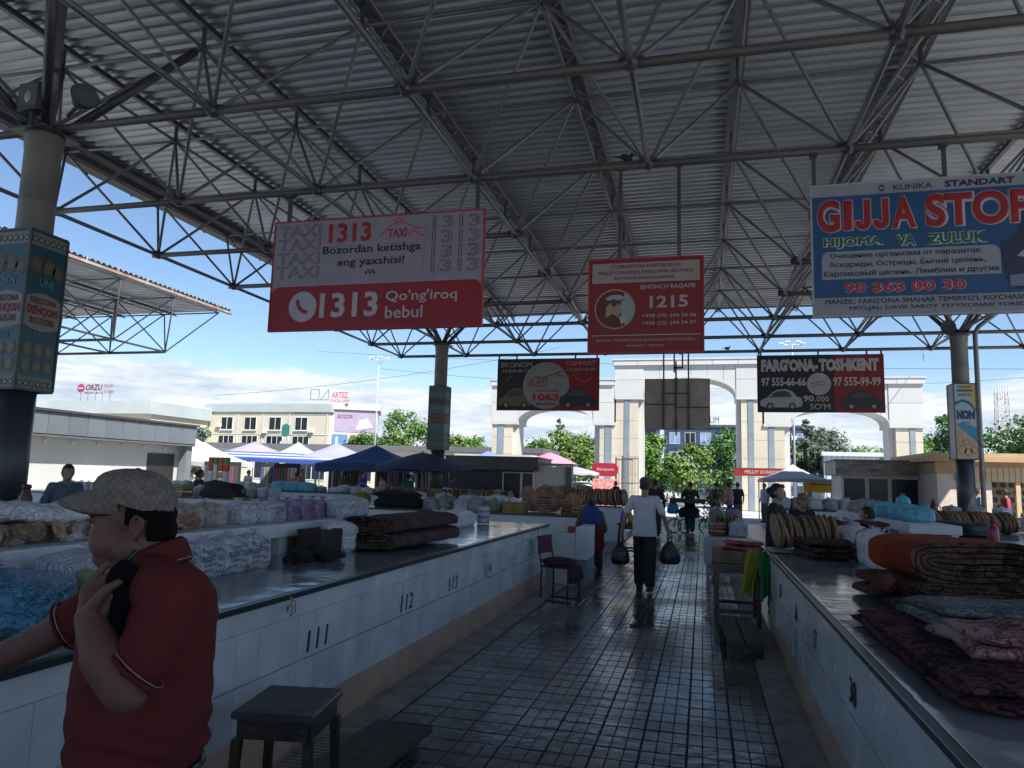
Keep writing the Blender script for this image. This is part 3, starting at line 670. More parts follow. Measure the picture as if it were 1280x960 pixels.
# =============== THINGS ON THE COLUMN HEADS ===============
t = thing('floodlight', 'square floodlight mounted on top of the near left column', 'floodlight', (-9.75, 8.25, 6.9))
MB().bbox(-.22, .22, -.10, .10, 0, .44, .03).build('housing', M_STEELD, t); MB().box(-.17, .17, -.112, -.101, .05, .39).build('glass', nmat('lamp_glass', (.12,.13,.14), .1, spec=.9), t); MB().ell((0,-.10,.2), (.07,.03,.1), 10, 6).build('bulb', P((.4,.4,.4), .2), t, True); MB().box(-.03,.03,-.03,.03,-.25,.0).build('bracket', M_STEELD, t)
t = thing('round_floodlight', 'round floodlight on the steel just right of the near left column head', 'floodlight', (-9.0, 8.35, 7.0))
MB().cyl((0,0,0), (.22,-.12,.05), .10, .20, 14).build('reflector', M_STEELD, t, True); MB().cyl((.221,-.1205,.0502), (.235,-.128,.053), .185, n=14).build('glass', bpy.data.materials['lamp_glass'], t); MB().cyl((0,0,0),(-.3,.1,-.1),.03).build('arm', M_STEELD, t)
t = thing('downpipe', 'thick grey pipe rising from the near left column head to the roof', 'pipe', (-9.72, 8.5, 6.75)); MB().cyl((0,0,0), (0,0,2.6), .085, n=12).build('pipe', M_STEEL, t, True); MB().cyl((0,0,.9),(0,0,.98),.1,n=12).build('pipe_clamp', M_STEELD, t)
def horn(x, y, z, label, dx=-.25):
    t = thing('horn_loudspeaker', label, 'loudspeaker', (x, y, z), 0, 'horn loudspeakers under the canopy')
    MB().lathe([(.05,0),(.06,.12),(.10,.2),(.22,.30),(.225,.31),(.20,.30)], n=16).build('horn', M_STEELD, t, True, rot=(radians(90), 0, radians(dx*60))); MB().ell((0,.05,0),(.09,.12,.09),10,6).build('driver', M_STEELD, t, True); MB().cyl((0,.05,0),(.1,.2,.2),.02,n=6).build('bracket', M_STEELD, t)
horn(7.75, 26.2, 6.85, 'black horn loudspeaker at the head of the far right column')
t = thing('downpipe', 'grey rainwater pipe beside the far right column, bending to the roof', 'pipe', (8.62, 26.5, 0)); MB().tube([(0,0,0),(0,0,6.75),(.12,0,6.95),(2.2,.6,8.6)], .075, 10).build('pipe', M_STEEL, t, True); MB().box(-.1,.1,-.1,.1,3.0,3.06).build('pipe_clamp', M_STEELD, t)
def bird(x, y, z, label, s=1):
    t = thing('pigeon', label, 'bird', (x, y, z), 0.6); M_ = P((.03,.03,.035), .7)
    b = MB().ell((0,0,.07),(.12*s,.05*s,.06*s),10,7).ell((.11*s,0,.14),(.035*s,.03*s,.035*s),8,6).add([(-.1*s,-.03,.07),(-.1*s,.03,.07),(-.24*s,.02,.05),(-.24*s,-.02,.05),(-.1*s,0,.04)],[(0,1,2,3),(4,1,0),(4,2,1),(4,3,2),(4,0,3)]); b.build('body', M_, t, True)
    MB().cyl((.14*s,0,.14),(.18*s,0,.13),.01,.002,6).build('beak', P((.1,.08,.05)), t); MB().cyl((0,.02,.03),(0,.02,0),.006,n=4).cyl((0,-.02,.03),(0,-.02,0),.006,n=4).build('legs', P((.1,.05,.05)), t)
bird(-1.2, 11.58, 6.86, 'pigeon perched on the tube just above the 1215 board rods'); bird(.95, 29.58, 6.84, 'small pigeon perched on the farthest tube above the gate')
# =============== GATE ===============
M_GP = nmat('white_cladding_panel', (.47,.47,.455), .45, var=.05, scale=.8, rnd=.05, space='world')
M_GJ = P((.22,.22,.21), .8)
M_CR = nmat('cream_stone_pillar', (.48,.435,.345), .6, var=.12, scale=1.2, space='world', rnd=.05, stretch=(1,1,.3))
M_GLB = nmat('blue_grey_glass_strip', (.20,.24,.28), .15, var=.15, scale=1, spec=.8)
def gate():
    t = thing('monumental_gate', 'tall white three-arched gate with cream pillars beyond the end of the aisle', 'gate', (0, 48, 0))
    D = 2.4
    def panels(x0, x1, z0, z1, y, pw=1.25, ph=1.3):
        nx = max(1, round((x1-x0)/pw)); nz = max(1, round((z1-z0)/ph)); w = (x1-x0)/nx; h = (z1-z0)/nz
        me = MB().bbox(.012, w-.012, -.03, 0, .012, h-.012, .006).mesh('cladding_panel', M_GP)
        for i in range(nx):
            for j in range(nz): link('cladding_panel', me, t, (x0+i*w, y, z0+j*h))
    def arch(x0, x1, z0, z1, zs, zt, nseg=24):
        """solid wall x0..x1, z0..z1 with an arched opening bottom edge from spring zs (z0=zs) to crown zt"""
        vs = []; fs = []
        for i in range(nseg+1):
            a = pi*i/nseg; x = (x0+x1)/2-(x1-x0)/2*cos(a); z = zs+(zt-zs)*sin(a)**.8
            for y in (0, D): vs += [(x, y, z), (x, y, z1)]
        for i in range(nseg):
            b = i*4; c = b+4
            fs += [(b, c, c+1, b+1), (b+2, b+3, c+3, c+2), (b, b+2, c+2, c), (b+1, c+1, c+3, b+3)]
        MB().add(vs, fs).build('arch_wall', M_GP, t)
        # face panels following the arch (vertical joints) with a raised rim
        rim = MB(); pr = None
        for i in range(nseg+1):
            a = pi*i/nseg; x = (x0+x1)/2-(x1-x0)/2*cos(a); z = zs+(zt-zs)*sin(a)**.8
            if pr:
                (xa, za) = pr; rim.add([(xa,-.06,za-.0),(x,-.06,z-.0),(x,-.06,z+.14),(xa,-.06,za+.14),(xa,0,za),(x,0,z),(x,0,z+.14),(xa,0,za+.14)], [(0,1,2,3),(3,2,6,7),(0,4,5,1)])
            pr = (x, z)
        rim.build('arch_rim', M_GP, t)
        jn = MB(); x = x0+1.0
        while x < x1-.5:
            u = (x-(x0+x1)/2)/((x1-x0)/2); zz = zs+(zt-zs)*(max(0, 1-u*u))**.4
            jn.box(x-.012, x+.012, -.008, 0, zz+.15, z1); x += 1.0
        jn.build('joint_strip', M_GJ, t)
    def pier(xa, xb, zt, strips):
        MB().box(xa, xb, 0, D, 0, zt).build('pier', M_CR, t)
        for a, b in strips: MB().box(a, b, -.04, .0, 0, zt-.02).build('glass_strip', M_GLB, t)
        z = .9
        jm = MB()
        while z < zt-.3: jm.box(xa, xb, -.006, 0, z, z+.02); z += 1.15
        jm.build('joint_strip', M_GJ, t)
    # piers: left outer, left double, right double, right outer
    pier(-13.9, -12.45, 5.2, [(-13.5, -13.05)]); pier(-6.55, -5.5, 5.2, [(-6.2, -5.75)]); pier(-5.5, -4.05, 6.9, [(-4.95, -4.6)])
    pier(2.35, 3.6, 6.9, [(2.75, 3.1)]); pier(3.6, 4.9, 5.2, [(3.95, 4.3)]); pier(11.15, 12.6, 5.2, [(11.9, 12.2)])
    for a, b, z in ((-12.45, -12.15, 5.2), (-6.95, -6.56, 5.2), (-4.04, -3.75, 6.9), (2.1, 2.34, 6.9), (4.95, 5.25, 5.2), (10.85, 11.14, 5.2)):
        MB().box(a, b, .5, 1.9, 0, z).build('white_reveal', M_GP, t)
    for a, b, z in ((-14.05, -12.1, 5.2), (-6.98, -5.5, 5.2), (-5.55, -3.7, 6.9), (2.05, 3.65, 6.9), (3.66, 5.3, 5.2), (10.8, 12.75, 5.2)):
        MB().box(a, b, -.12, D+.12, z, z+.18).build('capital', M_GP, t)
    # blocks over piers
    for a, b, z0, z1 in ((-14.0, -12.1, 5.38, 8.0), (-7.0, -5.6, 5.38, 8.0), (-5.6, -3.7, 7.08, 9.3), (2.05, 3.7, 7.08, 9.3), (3.7, 5.3, 5.38, 8.0), (10.8, 12.7, 5.38, 8.0)):
        MB().box(a, b, -.02, D, z0, z1).build('upper_block', M_GJ, t); panels(a, b, z0, z1, -.02, 1.4, 1.3)
    arch(-12.1, -7.0, 5.3, 7.85, 5.3, 6.35); arch(5.3, 10.8, 5.3, 7.85, 5.3, 6.35); arch(-3.7, 2.05, 7.0, 9.15, 7.0, 8.3)
    for a, b, z in ((-14.1, -5.6, 7.85), (3.7, 12.8, 7.85), (-5.7, 3.8, 9.15)):
        MB().box(a, b, -.15, D+.15, z, z+.32).build('cornice', M_GP, t); MB().box(a-.08, b+.08, -.23, D+.23, z+.32, z+.42).build('coping', M_GP, t)
        panels(a+.02, b-.02, z-.02, z+.32, -.152, 1.5, .4)
    return t
gate()
M_IRON = P((.10,.08,.07), .6)
def iron_gate(x, y, w, h, label):
    t = thing('iron_gate_leaf', label, 'iron gate', (x, y, 0), 0, 'dark iron gate leaves at the market exit')
    MB().box(0, w, -.03, .03, h-.06, h).box(0, w, -.03, .03, .1, .16).box(0, w, -.03, .03, h*.5, h*.5+.05).build('rails', M_IRON, t)
    bm = MB().box(-.015, .015, -.015, .015, .12, h+.08).mesh('bar', M_IRON); n = int(w/.16)
    for k in range(n+1): link('bar', bm, t, (k*w/n, 0, 0))
    MB().box(-.05, .05, -.05, .05, 0, h+.1).build('post', M_IRON, t)
iron_gate(-5.0, 44, 1.0, 2.9, 'left leaf of rusty iron railing in front of the cream gate pillar'); iron_gate(-4.55, 43.4, .9, 2.95, 'second leaf of iron railing folded against the cream gate pillar')
# dark red fascia and stall at right of the exit
t = thing('red_signboard', 'long red signboard with white letters at the foot of the right gate pillar', 'sign', (1.55, 40, 2.05)); MB().box(0, 3.0, 0, .06, 0, .42).build('panel', P((.22,.02,.02)), t); text('MILLIY GVARDIYA', .55, .12, 1.9, .18, P((.42,.34,.34)), t, y=-.006, bold=.02)
for x in (.05, 2.9): MB().box(x, x+.08, -.01, .07, -2.05, 0).build('leg', M_STEEL, t)
# =============== BUILDINGS ===============
M_WB = nmat('cream_render', (.50,.465,.365), .75, var=.08, scale=.3, space='world')
M_WB2 = nmat('white_render', (.48,.475,.455), .75, var=.08, scale=.3, space='world')
M_PAR = nmat('grey_parapet_metal', (.36,.40,.40), .5, var=.08, scale=.5, space='world')
M_WIN = nmat('dark_window_glass', (.012,.018,.024), .2, var=.5, scale=1.3, spec=.3)
M_WF = P((.6,.6,.58))
def window(t, x, z, w, h, y=0., nx=2, mat=None, sill=True, ang=0.):
    f = MB().box(x-.05, x+w+.05, y-.05, y+.02, z-.05, z).box(x-.05, x+w+.05, y-.05, y+.02, z+h, z+h+.05).box(x-.05, x, y-.05, y+.02, z, z+h).box(x+w, x+w+.05, y-.05, y+.02, z, z+h)
    for k in range(1, nx): f.box(x+w*k/nx-.025, x+w*k/nx+.025, y-.04, y+.02, z, z+h)
    o = f.build('window', M_WF, t); MB().box(x, x+w, y-.012, y+.004, z, z+h).build('pane', mat or M_WIN, o)
    if sill: MB().box(x-.12, x+w+.12, y-.16, y-.051, z-.11, z-.055).build('sill', M_WF, o)
    return o
def rot_thing(name, label, cat, loc, rz, group=None): return thing(name, label, cat, loc, rz, group)
# cream office block, its white wing and the front block
t = thing('cream_building', 'cream office building with rows of white-framed windows and a teal poster, far left', 'building', (-50.3, 66, 0), radians(-1))
MB().box(0, 14.4, 0, 9, 0, 7.55).build('wall', M_WB, t); MB().box(-.15, 14.6, -.15, 9.2, 7.55, 8.4).build('parapet', M_PAR, t)
for x in (2.0, 4.8, 7.7, 10.7):
    window(t, x-.1, 5.75, 1.35, 1.25, nx=2); window(t, x-.3, 3.9, 1.8, 1.2, nx=3); window(t, x-.2, 1.6, 1.5, 1.2, nx=3)
for x in (0, 3.8, 6.8, 9.8, 14.1): MB().box(x, x+.14, -.05, 0, 0, 7.5).build('pilaster', M_WB2, t)
for x, z in ((1.5, 6.0), (7.0, 5.4), (12.3, 5.5)): MB().box(x, x+.45, -.3, -.01, z, z+.35).build('air_conditioner', M_WF, t)
MB().box(0, 14.4, -.04, 0, 5.25, 5.33).box(0, 14.4, -.04, 0, 7.3, 7.38).build('string_course', M_WB2, t)
shape(t, [(9.15,5.2),(10.0,5.2),(10.0,6.2),(9.6,6.4),(9.15,6.2)], (.02,.16,.15), -.06, 'teal_poster'); shape(t, [(9.0,3.9),(10.1,3.9),(10.1,4.6),(9.0,4.6)], (.40,.50,.56), -.06, 'pale_poster')
text('FARMON SIFAT', 10.9, 7.42, 2.6, .22, P((.22,.20,.05)), t, y=-.05, bold=.03); shape(t, disk(10.6, 7.5, .14), (.12,.14,.05), -.05, 'round_logo')
t = thing('white_building_wing', 'white building wing with narrow tall windows between the grey-edged block and the cream one', 'building', (-49.9, 58.3, 0), radians(90))
MB().box(0, 7.6, 0, 6, 0, 6.9).build('wall', M_WB2, t); MB().box(-.1, 7.7, -.3, 6.2, 6.9, 7.85).build('cornice', M_WB2, t)
for x in (2.3, 3.5): window(t, x, 5.0, .62, 1.2, nx=1)
window(t, 5.6, 4.6, 1.0, 1.4); window(t, 1.8, 2.4, 1.6, 1.2); window(t, 4.8, 2.2, 1.6, 1.2)
t = thing('front_block', 'cream block with grey metal parapet and a red banner, under the ORZU roof sign', 'building', (-60.6, 57.5, 0), radians(0))
MB().box(0, 10.8, 0, 8, 0, 6.55).build('wall', M_WB, t); MB().box(-.7, 11.1, -.6, 8.3, 6.55, 7.75).build('parapet', M_PAR, t)
for x in (2.2, 5.0, 7.9): MB().box(x, x+.14, -.05, 0, 0, 6.5).build('pilaster', M_WB2, t)
for x in (1.0, 4.0, 7.0, 9.3): window(t, x, 2.6, 1.0, 1.2)
shape(t, [(.4,5.0),(3.3,5.0),(3.3,6.4),(.4,6.4)], (.06,.10,.12), -.05, 'banner'); shape(t, [(1.8,5.1),(3.1,5.1),(3.1,6.3),(1.8,6.3)], (.40,.08,.10), -.09, 'banner_picture')
t = thing('satellite_dish', 'white satellite dish in front of the red banner, far left', 'satellite dish', (-58.8, 56.6, 4.6)); MB().lathe([(.05,0),(.5,.12),(.8,.34),(.85,.36),(.8,.38)], n=20).build('dish', M_WB2, t, True, rot=(radians(70), 0, .2)); MB().cyl((0,0,0), (0,.3,-4.6), .05, n=6).build('mast', M_STEEL, t)
t = thing('roof_sign', 'dark red ORZU roof letters with a round logo on thin legs', 'sign', (-58.9, 57.9, 7.75)); t.scale = (.56, .56, .56)
MB().lathe([(.0,0),(.75,0),(.75,.12),(0,.12)], n=24).build('round_logo', P((.28,.04,.07)), t, rot=(radians(90), 0, 0), loc=(.75, 0, 2.35)); MB().box(.2,1.3,-.16,-.125,2.25,2.45).build('logo_stripe', P((.5,.4,.4)), t)
text('ORZU', 1.7, 1.95, 3.5, 1.1, P((.16,.03,.05)), t, bold=.04, shear=.2); text('88.300-40-01', 1.5, 1.35, 3.9, .36, P((.1,.03,.04)), t, bold=.03)
text('GILAM', 5.5, 2.45, 1.9, .6, P((.28,.05,.08)), t, bold=.02); text('YUVISH', 5.5, 1.4, 2.1, .6, P((.28,.05,.08)), t, bold=.02)
for x in (.7, 2.2, 3.8, 5.2, 6.8): MB().box(x-.03, x+.03, .1, .16, 0, 1.8).build('leg', M_STEEL, t)
t = thing('poster_building', 'white end of the office building covered with posters and a yellow board', 'building', (-36.0, 66.2, 0), radians(24)); t.scale = (.64, .64, .86)
MB().box(0, 7.2, 0, 9, 0, 9.2).build('wall', M_WB2, t); MB().box(-.2, 7.6, -.3, 9.3, 9.2, 9.95).build('cornice', M_WB2, t)
shape(t, [(.6,6.6),(6.9,6.6),(6.9,8.9),(.6,8.9)], (.34,.28,.38), -.05, 'poster'); shape(t, [(3.8,6.8),(4.4,8.0),(5.6,8.3),(6.6,7.2)], (.5,.5,.52), -.1, 'poster_picture'); text('BOZOR', 1.0, 8.2, 2.4, .45, P((.28,.10,.14)), t, y=-.1, bold=.02)
shape(t, [(3.0,4.6),(6.4,4.6),(6.4,6.3),(3.0,6.3)], (.62,.42,.02), -.05, 'yellow_board')
for k in range(3): stroke(t, [(3.5,5.95-k*.42),(5.9,5.95-k*.42)], .14, (.12,.10,.03), -.1)
shape(t, [(.3,4.4),(2.7,4.4),(2.7,6.3),(.3,6.3)], (.10,.22,.36), -.05, 'blue_board'); shape(t, [(.8,4.5),(1.3,4.5),(1.2,6.1),(.9,5.9)], (.5,.55,.6), -.1, 'printed_tower')
t = thing('roof_sign', 'pale red roof letters with two open grey squares on the office roof', 'sign', (-38.2, 66.5, 8.75)); t.scale = (.62, .62, .62); text('ARTEZ', 3.2, .5, 2.9, 1.0, P((.55,.08,.12)), t, bold=.02); text('OQLUM', 3.0, -.3, 3.4, .6, P((.55,.10,.14)), t, bold=.02)
stroke(t, [(-.6,.2),(-.6,1.9),(.9,1.9),(.9,.2),(-.6,.2)], .14, (.2,.22,.24), 0, 'square_frame'); stroke(t, [(1.2,.2),(2.6,1.9),(2.6,.2),(1.2,.2)], .14, (.2,.22,.24), 0, 'square_frame'); MB().box(-.8, 6.2, .05, .12, -.6, -.45).build('rail', M_STEEL, t)
# blue building behind
M_BB = nmat('dark_blue_cladding', (.035,.055,.10), .35, var=.2, scale=.2, space='world')
t = thing('blue_office_building', "dark blue office block with light windows and TA'LIM on its roof, seen through the gate", 'building', (-5.9, 118, 0))
MB().box(0, 22, 0, 14, 0, 10.2).build('wall', M_BB, t); MB().box(-.2, 22.2, -.2, 14.2, 10.2, 10.6).build('parapet', P((.05,.06,.08)), t)
M_LG = nmat('light_window_glass', (.16,.26,.38), .1, var=.3, scale=1, spec=.9)
for i in range(9):
    for j in range(3): window(t, .9+i*2.35, 1.6+j*3.0, 1.5, 1.7, mat=M_LG if (i+j) % 3 else M_WIN, sill=False)
for i, j in ((1,1),(4,2),(6,1),(7,2),(3,0)): MB().box(2.5+i*2.35-.1, 3.2+i*2.35-.1, -.45, -.05, 2.4+j*3, 3.0+j*3).build('air_conditioner', M_WF, t)
text("TA'LIM", 5.5, 10.9, 2.9, 1.0, P((.12,.13,.15)), t, y=0, bold=.02)
t = thing('dark_slab_roof_building', 'building with a dark overhanging slab roof behind the left gate pier', 'building', (-13.5, 100, 0)); MB().box(0, 7.5, 0, 8, 0, 9.2).build('wall', M_BB, t); MB().box(-.5, 8, -.8, 8.5, 9.2, 9.9).build('roof', P((.04,.04,.045)), t); window(t, 1, 5.4, 2, 2.2, sill=False, mat=M_LG); window(t, 4.4, 5.4, 2, 2.2, sill=False)
t = thing('pale_far_building', 'pale low building glimpsed through the left arch', 'building', (-24, 130, 0)); MB().box(0, 10, 0, 9, 0, 7.6).build('wall', M_WB2, t); MB().box(-.3,10.3,-.3,9.3,7.6,8.1).build('roof', P((.2,.22,.25)), t)
for i in range(4): window(t, .8+i*2.3, 4.9, 1.4, 1.5, sill=False)
t = thing('pale_blue_shed', 'long pale blue metal shed behind the right kiosk', 'shed', (9.2, 62, 0)); MB().box(0, 9, 0, 7, 0, 4.0).build('wall', nmat('pale_blue_profiled_metal', (.40,.48,.52), .5, var=.05), t); MB().box(-.2, 9.2, -.3, 7.2, 4.0, 4.3).build('roof', P((.5,.55,.58)), t)
rb = MB().box(0, .08, -.04, 0, .2, 3.95).mesh('rib', P((.33,.4,.44)))
for i in range(22): link('rib', rb, t, (.15+i*.4, 0, 0))
MB().box(3.2,3.9,1,1.8,4.3,4.6).build('roof_vent', M_WF, t)
t = thing('long_low_shop', 'long low building with a cream band behind the awnings and far left column', 'building', (-42, 55, 0)); MB().box(0, 30, 0, 6, 0, 3.5).build('wall', M_WB, t); MB().box(-.3, 30.3, -.5, 6.3, 3.5, 3.9).build('roof', P((.12,.12,.13)), t)
for i in range(7): window(t, 1+i*4.2, 1.0, 2.4, 1.6, sill=False)
t = thing('white_shop', 'small white shop with a pale door under the navy umbrella', 'shop', (-13.8, 40, 0)); MB().box(0, 4.6, 0, 4, 0, 2.9).build('wall', M_WB2, t); MB().box(1.3, 2.5, -.03, 0, 0, 2.3).build('door', M_WF, t); window(t, 3.0, .8, 1.2, 1.2); window(t, .2, .8, .8, 1.2)
# =============== PAVILION (left) ===============
M_FAS = nmat('grey_composite_fascia', (.15,.17,.19), .4, .2, var=.1, scale=1, rnd=.10)
t = thing('grey_roofed_pavilion', 'low pavilion with a dark grey panelled fascia and white walls behind the stallholder in green', 'pavilion', (-25.2, 14.6, 0), radians(90))
# local x runs away from its right end towards the camera's left
L_ = 17
MB().box(.5, L_, .1, 7, 0, 2.75).build('wall', M_WB2, t); MB().box(-.3, L_, -.6, 7.6, 2.72, 2.80).build('soffit', P((.12,.12,.12)), t)
MB().box(-.3, L_, -.6, 7.4, 2.80, 3.70).build('fascia_core', P((.03,.03,.03)), t); MB().box(-.4, L_+.1, -.72, 7.5, 3.70, 3.80).build('roof_edge', P((.06,.055,.055)), t)
fm = MB().bbox(.012, .948, -.63, -.6, 2.83, 3.68, .01).mesh('fascia_panel', M_FAS)
for k in range(18): link('fascia_panel', fm, t, (-.28+k*.96, 0, 0))
for k in range(12): link('wall_lamp', MB().cyl((0,0,0),(0,0,.12),.05,n=8).mesh('wall_lamp', M_WF), t, (.8+k*1.35, .03, 2.5))
MB().box(16.6, 17.0, -.45, -.05, 0, 2.75).build('pillar', P((.16,.17,.19)), t)
MB().box(14.6, 16.4, .06, .1, 0, 2.3).build('dark_doorway', P((.02,.02,.02)), t)
# =============== KIOSKS ===============
M_MARB = nmat('marbled_brown_fascia', (.05,.042,.036), .5, col2=(.40,.35,.31), scale=2.2, detail=12, space='world', stretch=(.7,1,4))
def kiosk(name, label, loc, rz, w, d, h, hf, cols, mat_f, wallmat):
    t = thing(name, label, 'kiosk', loc, rz)
    MB().box(0, w, .06, d, 0, h).build('wall', wallmat, t); MB().box(-.25, w+.25, -.35, d+.2, h, h+hf).build('fascia', mat_f, t); MB().box(-.3, w+.3, -.4, d+.25, h+hf, h+hf+.05).build('roof', P((.1,.09,.08)), t)
    for a, b in cols:
        window(t, a, .62, b-a, h-.74, y=.05, nx=1, sill=False)
    return t
kiosk('marbled_kiosk', 'kiosk with a marbled brown fascia and dark windows, right of the exit', (5.3, 31.5, 0), radians(-2), 3.75, 3, 2.1, .55, [(.08,.85),(.98,1.65),(1.78,3.65)], M_MARB, M_WF)
kiosk('dark_kiosk', 'dark stone-topped kiosk with a reflecting window beside the far left column', (-10.9, 31.5, 0), radians(2), 3.7, 3, 1.95, .55, [(2.35,3.1),(3.2,3.65)], nmat('charcoal_fascia', (.05,.05,.05), .5, col2=(.10,.10,.10), scale=3), P((.035,.035,.038)))
t = thing('glass_booth', 'slim glazed booth with white posts at the right end of the dark kiosk', 'booth', (-6.9, 31.8, 0)); 
for x in (0, .75, 1.35): MB().box(x, x+.07, 0, .07, 0, 2.2).build('post', M_WF, t)
MB().box(0, 1.42, -.05, 1.5, 2.2, 2.3).build('roof', P((.3,.3,.28)), t)
for a, b in ((.07,.75),(.82,1.35)): MB().box(a, b, .02, .04, .3, 2.15).build('pane', nmat('booth_glass', (.12,.15,.14), .05, spec=.9), t)
# orange-roofed pavilion (right)
M_ORF = nmat('orange_wood_fascia', (.42,.26,.13), .6, var=.15, scale=2)
t = thing('orange_pavilion', 'low pavilion with an orange-brown roof edge and perforated wall at the right edge', 'pavilion', (8.0, 29.0, 0), 0)
MB().box(0, 1.7, 0, 5, 0, 2.2).build('wall', nmat('pinkish_render', (.55,.47,.40), .7), t)
M_PF = nmat('striped_wood_band', (.50,.38,.22), .6, var=.1)
MB().box(-.05, 9, -.06, 5, 2.2, 2.62).build('band_core', M_ORF, t); sm = MB().box(.01, .17, -.09, -.06, 1.95, 2.45).mesh('band_board', M_PF)
for k in range(46): link('band_board', sm, t, (.6+k*.18, 0, 0))
MB().box(-.35, 9.2, -.5, 5.3, 2.62, 2.80).build('roof_edge', M_ORF, t); MB().box(-.3, 9.2, -.45, 5.2, 2.80, 2.92).build('roof', P((.40,.32,.18)), t)
for x in (2.4, 4.6, 6.8): MB().box(x, x+.14, -.1, .04, 0, 2.0).build('post', M_PF, t)
MB().box(1.7, 9, .9, 1.0, 0, 2.2).build('perforated_wall', nmat('sandy_wall', (.28,.24,.16), .8), t)
hm = MB().cyl((0,0,0), (0,-.01,0), .10, n=10).mesh('round_hole', P((.03,.02,.015)))
for i in range(20):
    for j in range(6): link('round_hole', hm, t, (1.95+i*.27+(j % 2)*.13, .893, .55+j*.26))
# =============== TENTS & AWNINGS ===============
def canvas(col, name='canvas'):
    if min(col) > .4: col = tuple(c*.68 for c in col)
    return nmat(name, col, .8, var=.06, scale=2, bump=.2, bscale=3)
def tent(label, x, y, w, d, h, peak, col, val=.35, legs=True, post=2.2, sag=.12, mat=None, n=8, stripes=None, rz=0):
    t = thing('market_tent', label, 'tent', (x, y, 0), rz, 'canvas market tents and umbrellas'); m = mat or canvas(col, 'tent_canvas')
    vs = []; fs = []
    for i in range(n+1):
        for j in range(n+1):
            u, v = i/n*2-1, j/n*2-1; r = max(abs(u), abs(v)); z = h+(peak-h)*(1-r)**1.25-sag*sin(pi*r)*.5
            vs.append((u*w/2, v*d/2, z-sag*.6*(1-abs(abs(u)-abs(v)))*(r > .95)))
    for i in range(n):
        for j in range(n): a = i*(n+1)+j; fs.append((a, a+n+1, a+n+2, a+1))
    vm = []
    MB().add(vs, fs).build('canopy_cloth', m, t, True)
    e = [k*(n+1) for k in range(n+1)]+[n*(n+1)+k for k in range(1, n+1)]+[k*(n+1)+n for k in range(n-1, -1, -1)]+[k for k in range(n-1, 0, -1)]
    vv = [vs[k] for k in e]; nn = len(vv)
    MB().add(vv+[(a*1.005, b*1.005, c-val*(1 if k % 2 else .85)) for k, (a, b, c) in enumerate(vv)], [(k, (k+1) % nn, nn+(k+1) % nn, nn+k) for k in range(nn)]).build('valance', m, t)
    if legs:
        for a in (-1, 1):
            for b in (-1, 1): MB().cyl((a*(w/2-.05), b*(d/2-.05), 0), (a*(w/2-.05), b*(d/2-.05), h-.05), .025, n=6).build('leg', M_STEEL, t)
    return t
def umbrella(label, x, y, r, h, peak, col, n=8, val=.12):
    t = thing('market_umbrella', label, 'umbrella', (x, y, 0), 0, 'canvas market tents and umbrellas'); m = canvas(col, 'umbrella_canvas')
    vs = [(0,0,peak)]; k2 = 4
    for q in range(1, k2+1):
        for k in range(2*n):
            a = 2*pi*k/(2*n); rr = r*q/k2*(1 if k % 2 == 0 else .97); z = peak-(peak-h)*(q/k2)**1.15-(.05*q/k2 if k % 2 else 0)
            vs.append((rr*cos(a), rr*sin(a), z))
    fs = [(0, 1+k, 1+(k+1) % (2*n)) for k in range(2*n)]
    for q in range(k2-1):
        for k in range(2*n): fs.append((1+q*2*n+k, 1+(q+1)*2*n+k, 1+(q+1)*2*n+(k+1) % (2*n), 1+q*2*n+(k+1) % (2*n)))
    b = 1+(k2-1)*2*n; m0 = len(vs); vs += [(vs[b+k][0]*1.003, vs[b+k][1]*1.003, vs[b+k][2]-val) for k in range(2*n)]
    fs += [(b+k, m0+k, m0+(k+1) % (2*n), b+(k+1) % (2*n)) for k in range(2*n)]
    MB().add(vs, fs).build('cloth', m, t, True); MB().cyl((0,0,0), (0,0,peak+.05), .03, n=8).build('pole', M_STEEL, t)
    for k in range(n): a = 2*pi*k/n; MB().cyl((0,0,peak-.5), (r*.5*cos(a), r*.5*sin(a), peak-(peak-h)*.45), .008, n=4).build('strut', M_STEEL, t)
    MB().lathe([(.3,0),(.3,.06),(.06,.1),(.05,.3)], n=12).build('base', P((.05,.05,.05)), t)
    return t
tent('large white canvas tent at the right end of the grey pavilion', -26.7, 34.0, 5.6, 3.4, 2.05, 3.37, (.62,.61,.58), .25)
tent('small white tent peak behind the nearest white tent', -27.4, 36, 3, 3, 2.3, 3.15, (.62,.62,.68), .3)
tent('lilac tent behind the blue and white striped awning', -27.5, 41, 5.0, 3.6, 2.5, 3.45, (.32,.28,.44), .3)
tent('pale green pointed tent behind the striped awning', -25.6, 43, 3.2, 3.2, 2.5, 3.55, (.36,.42,.35), .3)
tent('lilac and blue tent by the poster building', -20.7, 39, 4.6, 3.4, 2.4, 3.35, (.27,.28,.44), .4)
tent('navy blue pitched tent left of the far left column', -14.7, 31.5, 4.3, 3.4, 2.1, 2.95, (.02,.05,.13), .4)
tent('bright blue tent peak behind the navy umbrella', -10.6, 36, 3.2, 3.0, 2.3, 2.95, (.16,.22,.50), .3)
umbrella('navy square-cut umbrella in front of the far left column', -10.3, 26.2, 1.95, 1.95, 2.5, (.035,.042,.085), 4)
umbrella('pink sun umbrella seen through the left arch', -8.2, 40, 1.55, 2.45, 3.08, (.45,.20,.26))
umbrella('pale grey umbrella left of the pink one', -10.0, 41, 1.5, 2.3, 2.85, (.42,.38,.36))
umbrella('white umbrella right of the pink one, lower', -6.5, 38.5, 1.25, 2.0, 2.3, (.42,.41,.44))
tent('white tent sheltering the stall right of the gate', 4.0, 36.0, 2.9, 2.8, 1.95, 2.6, (.58,.55,.60), .16)
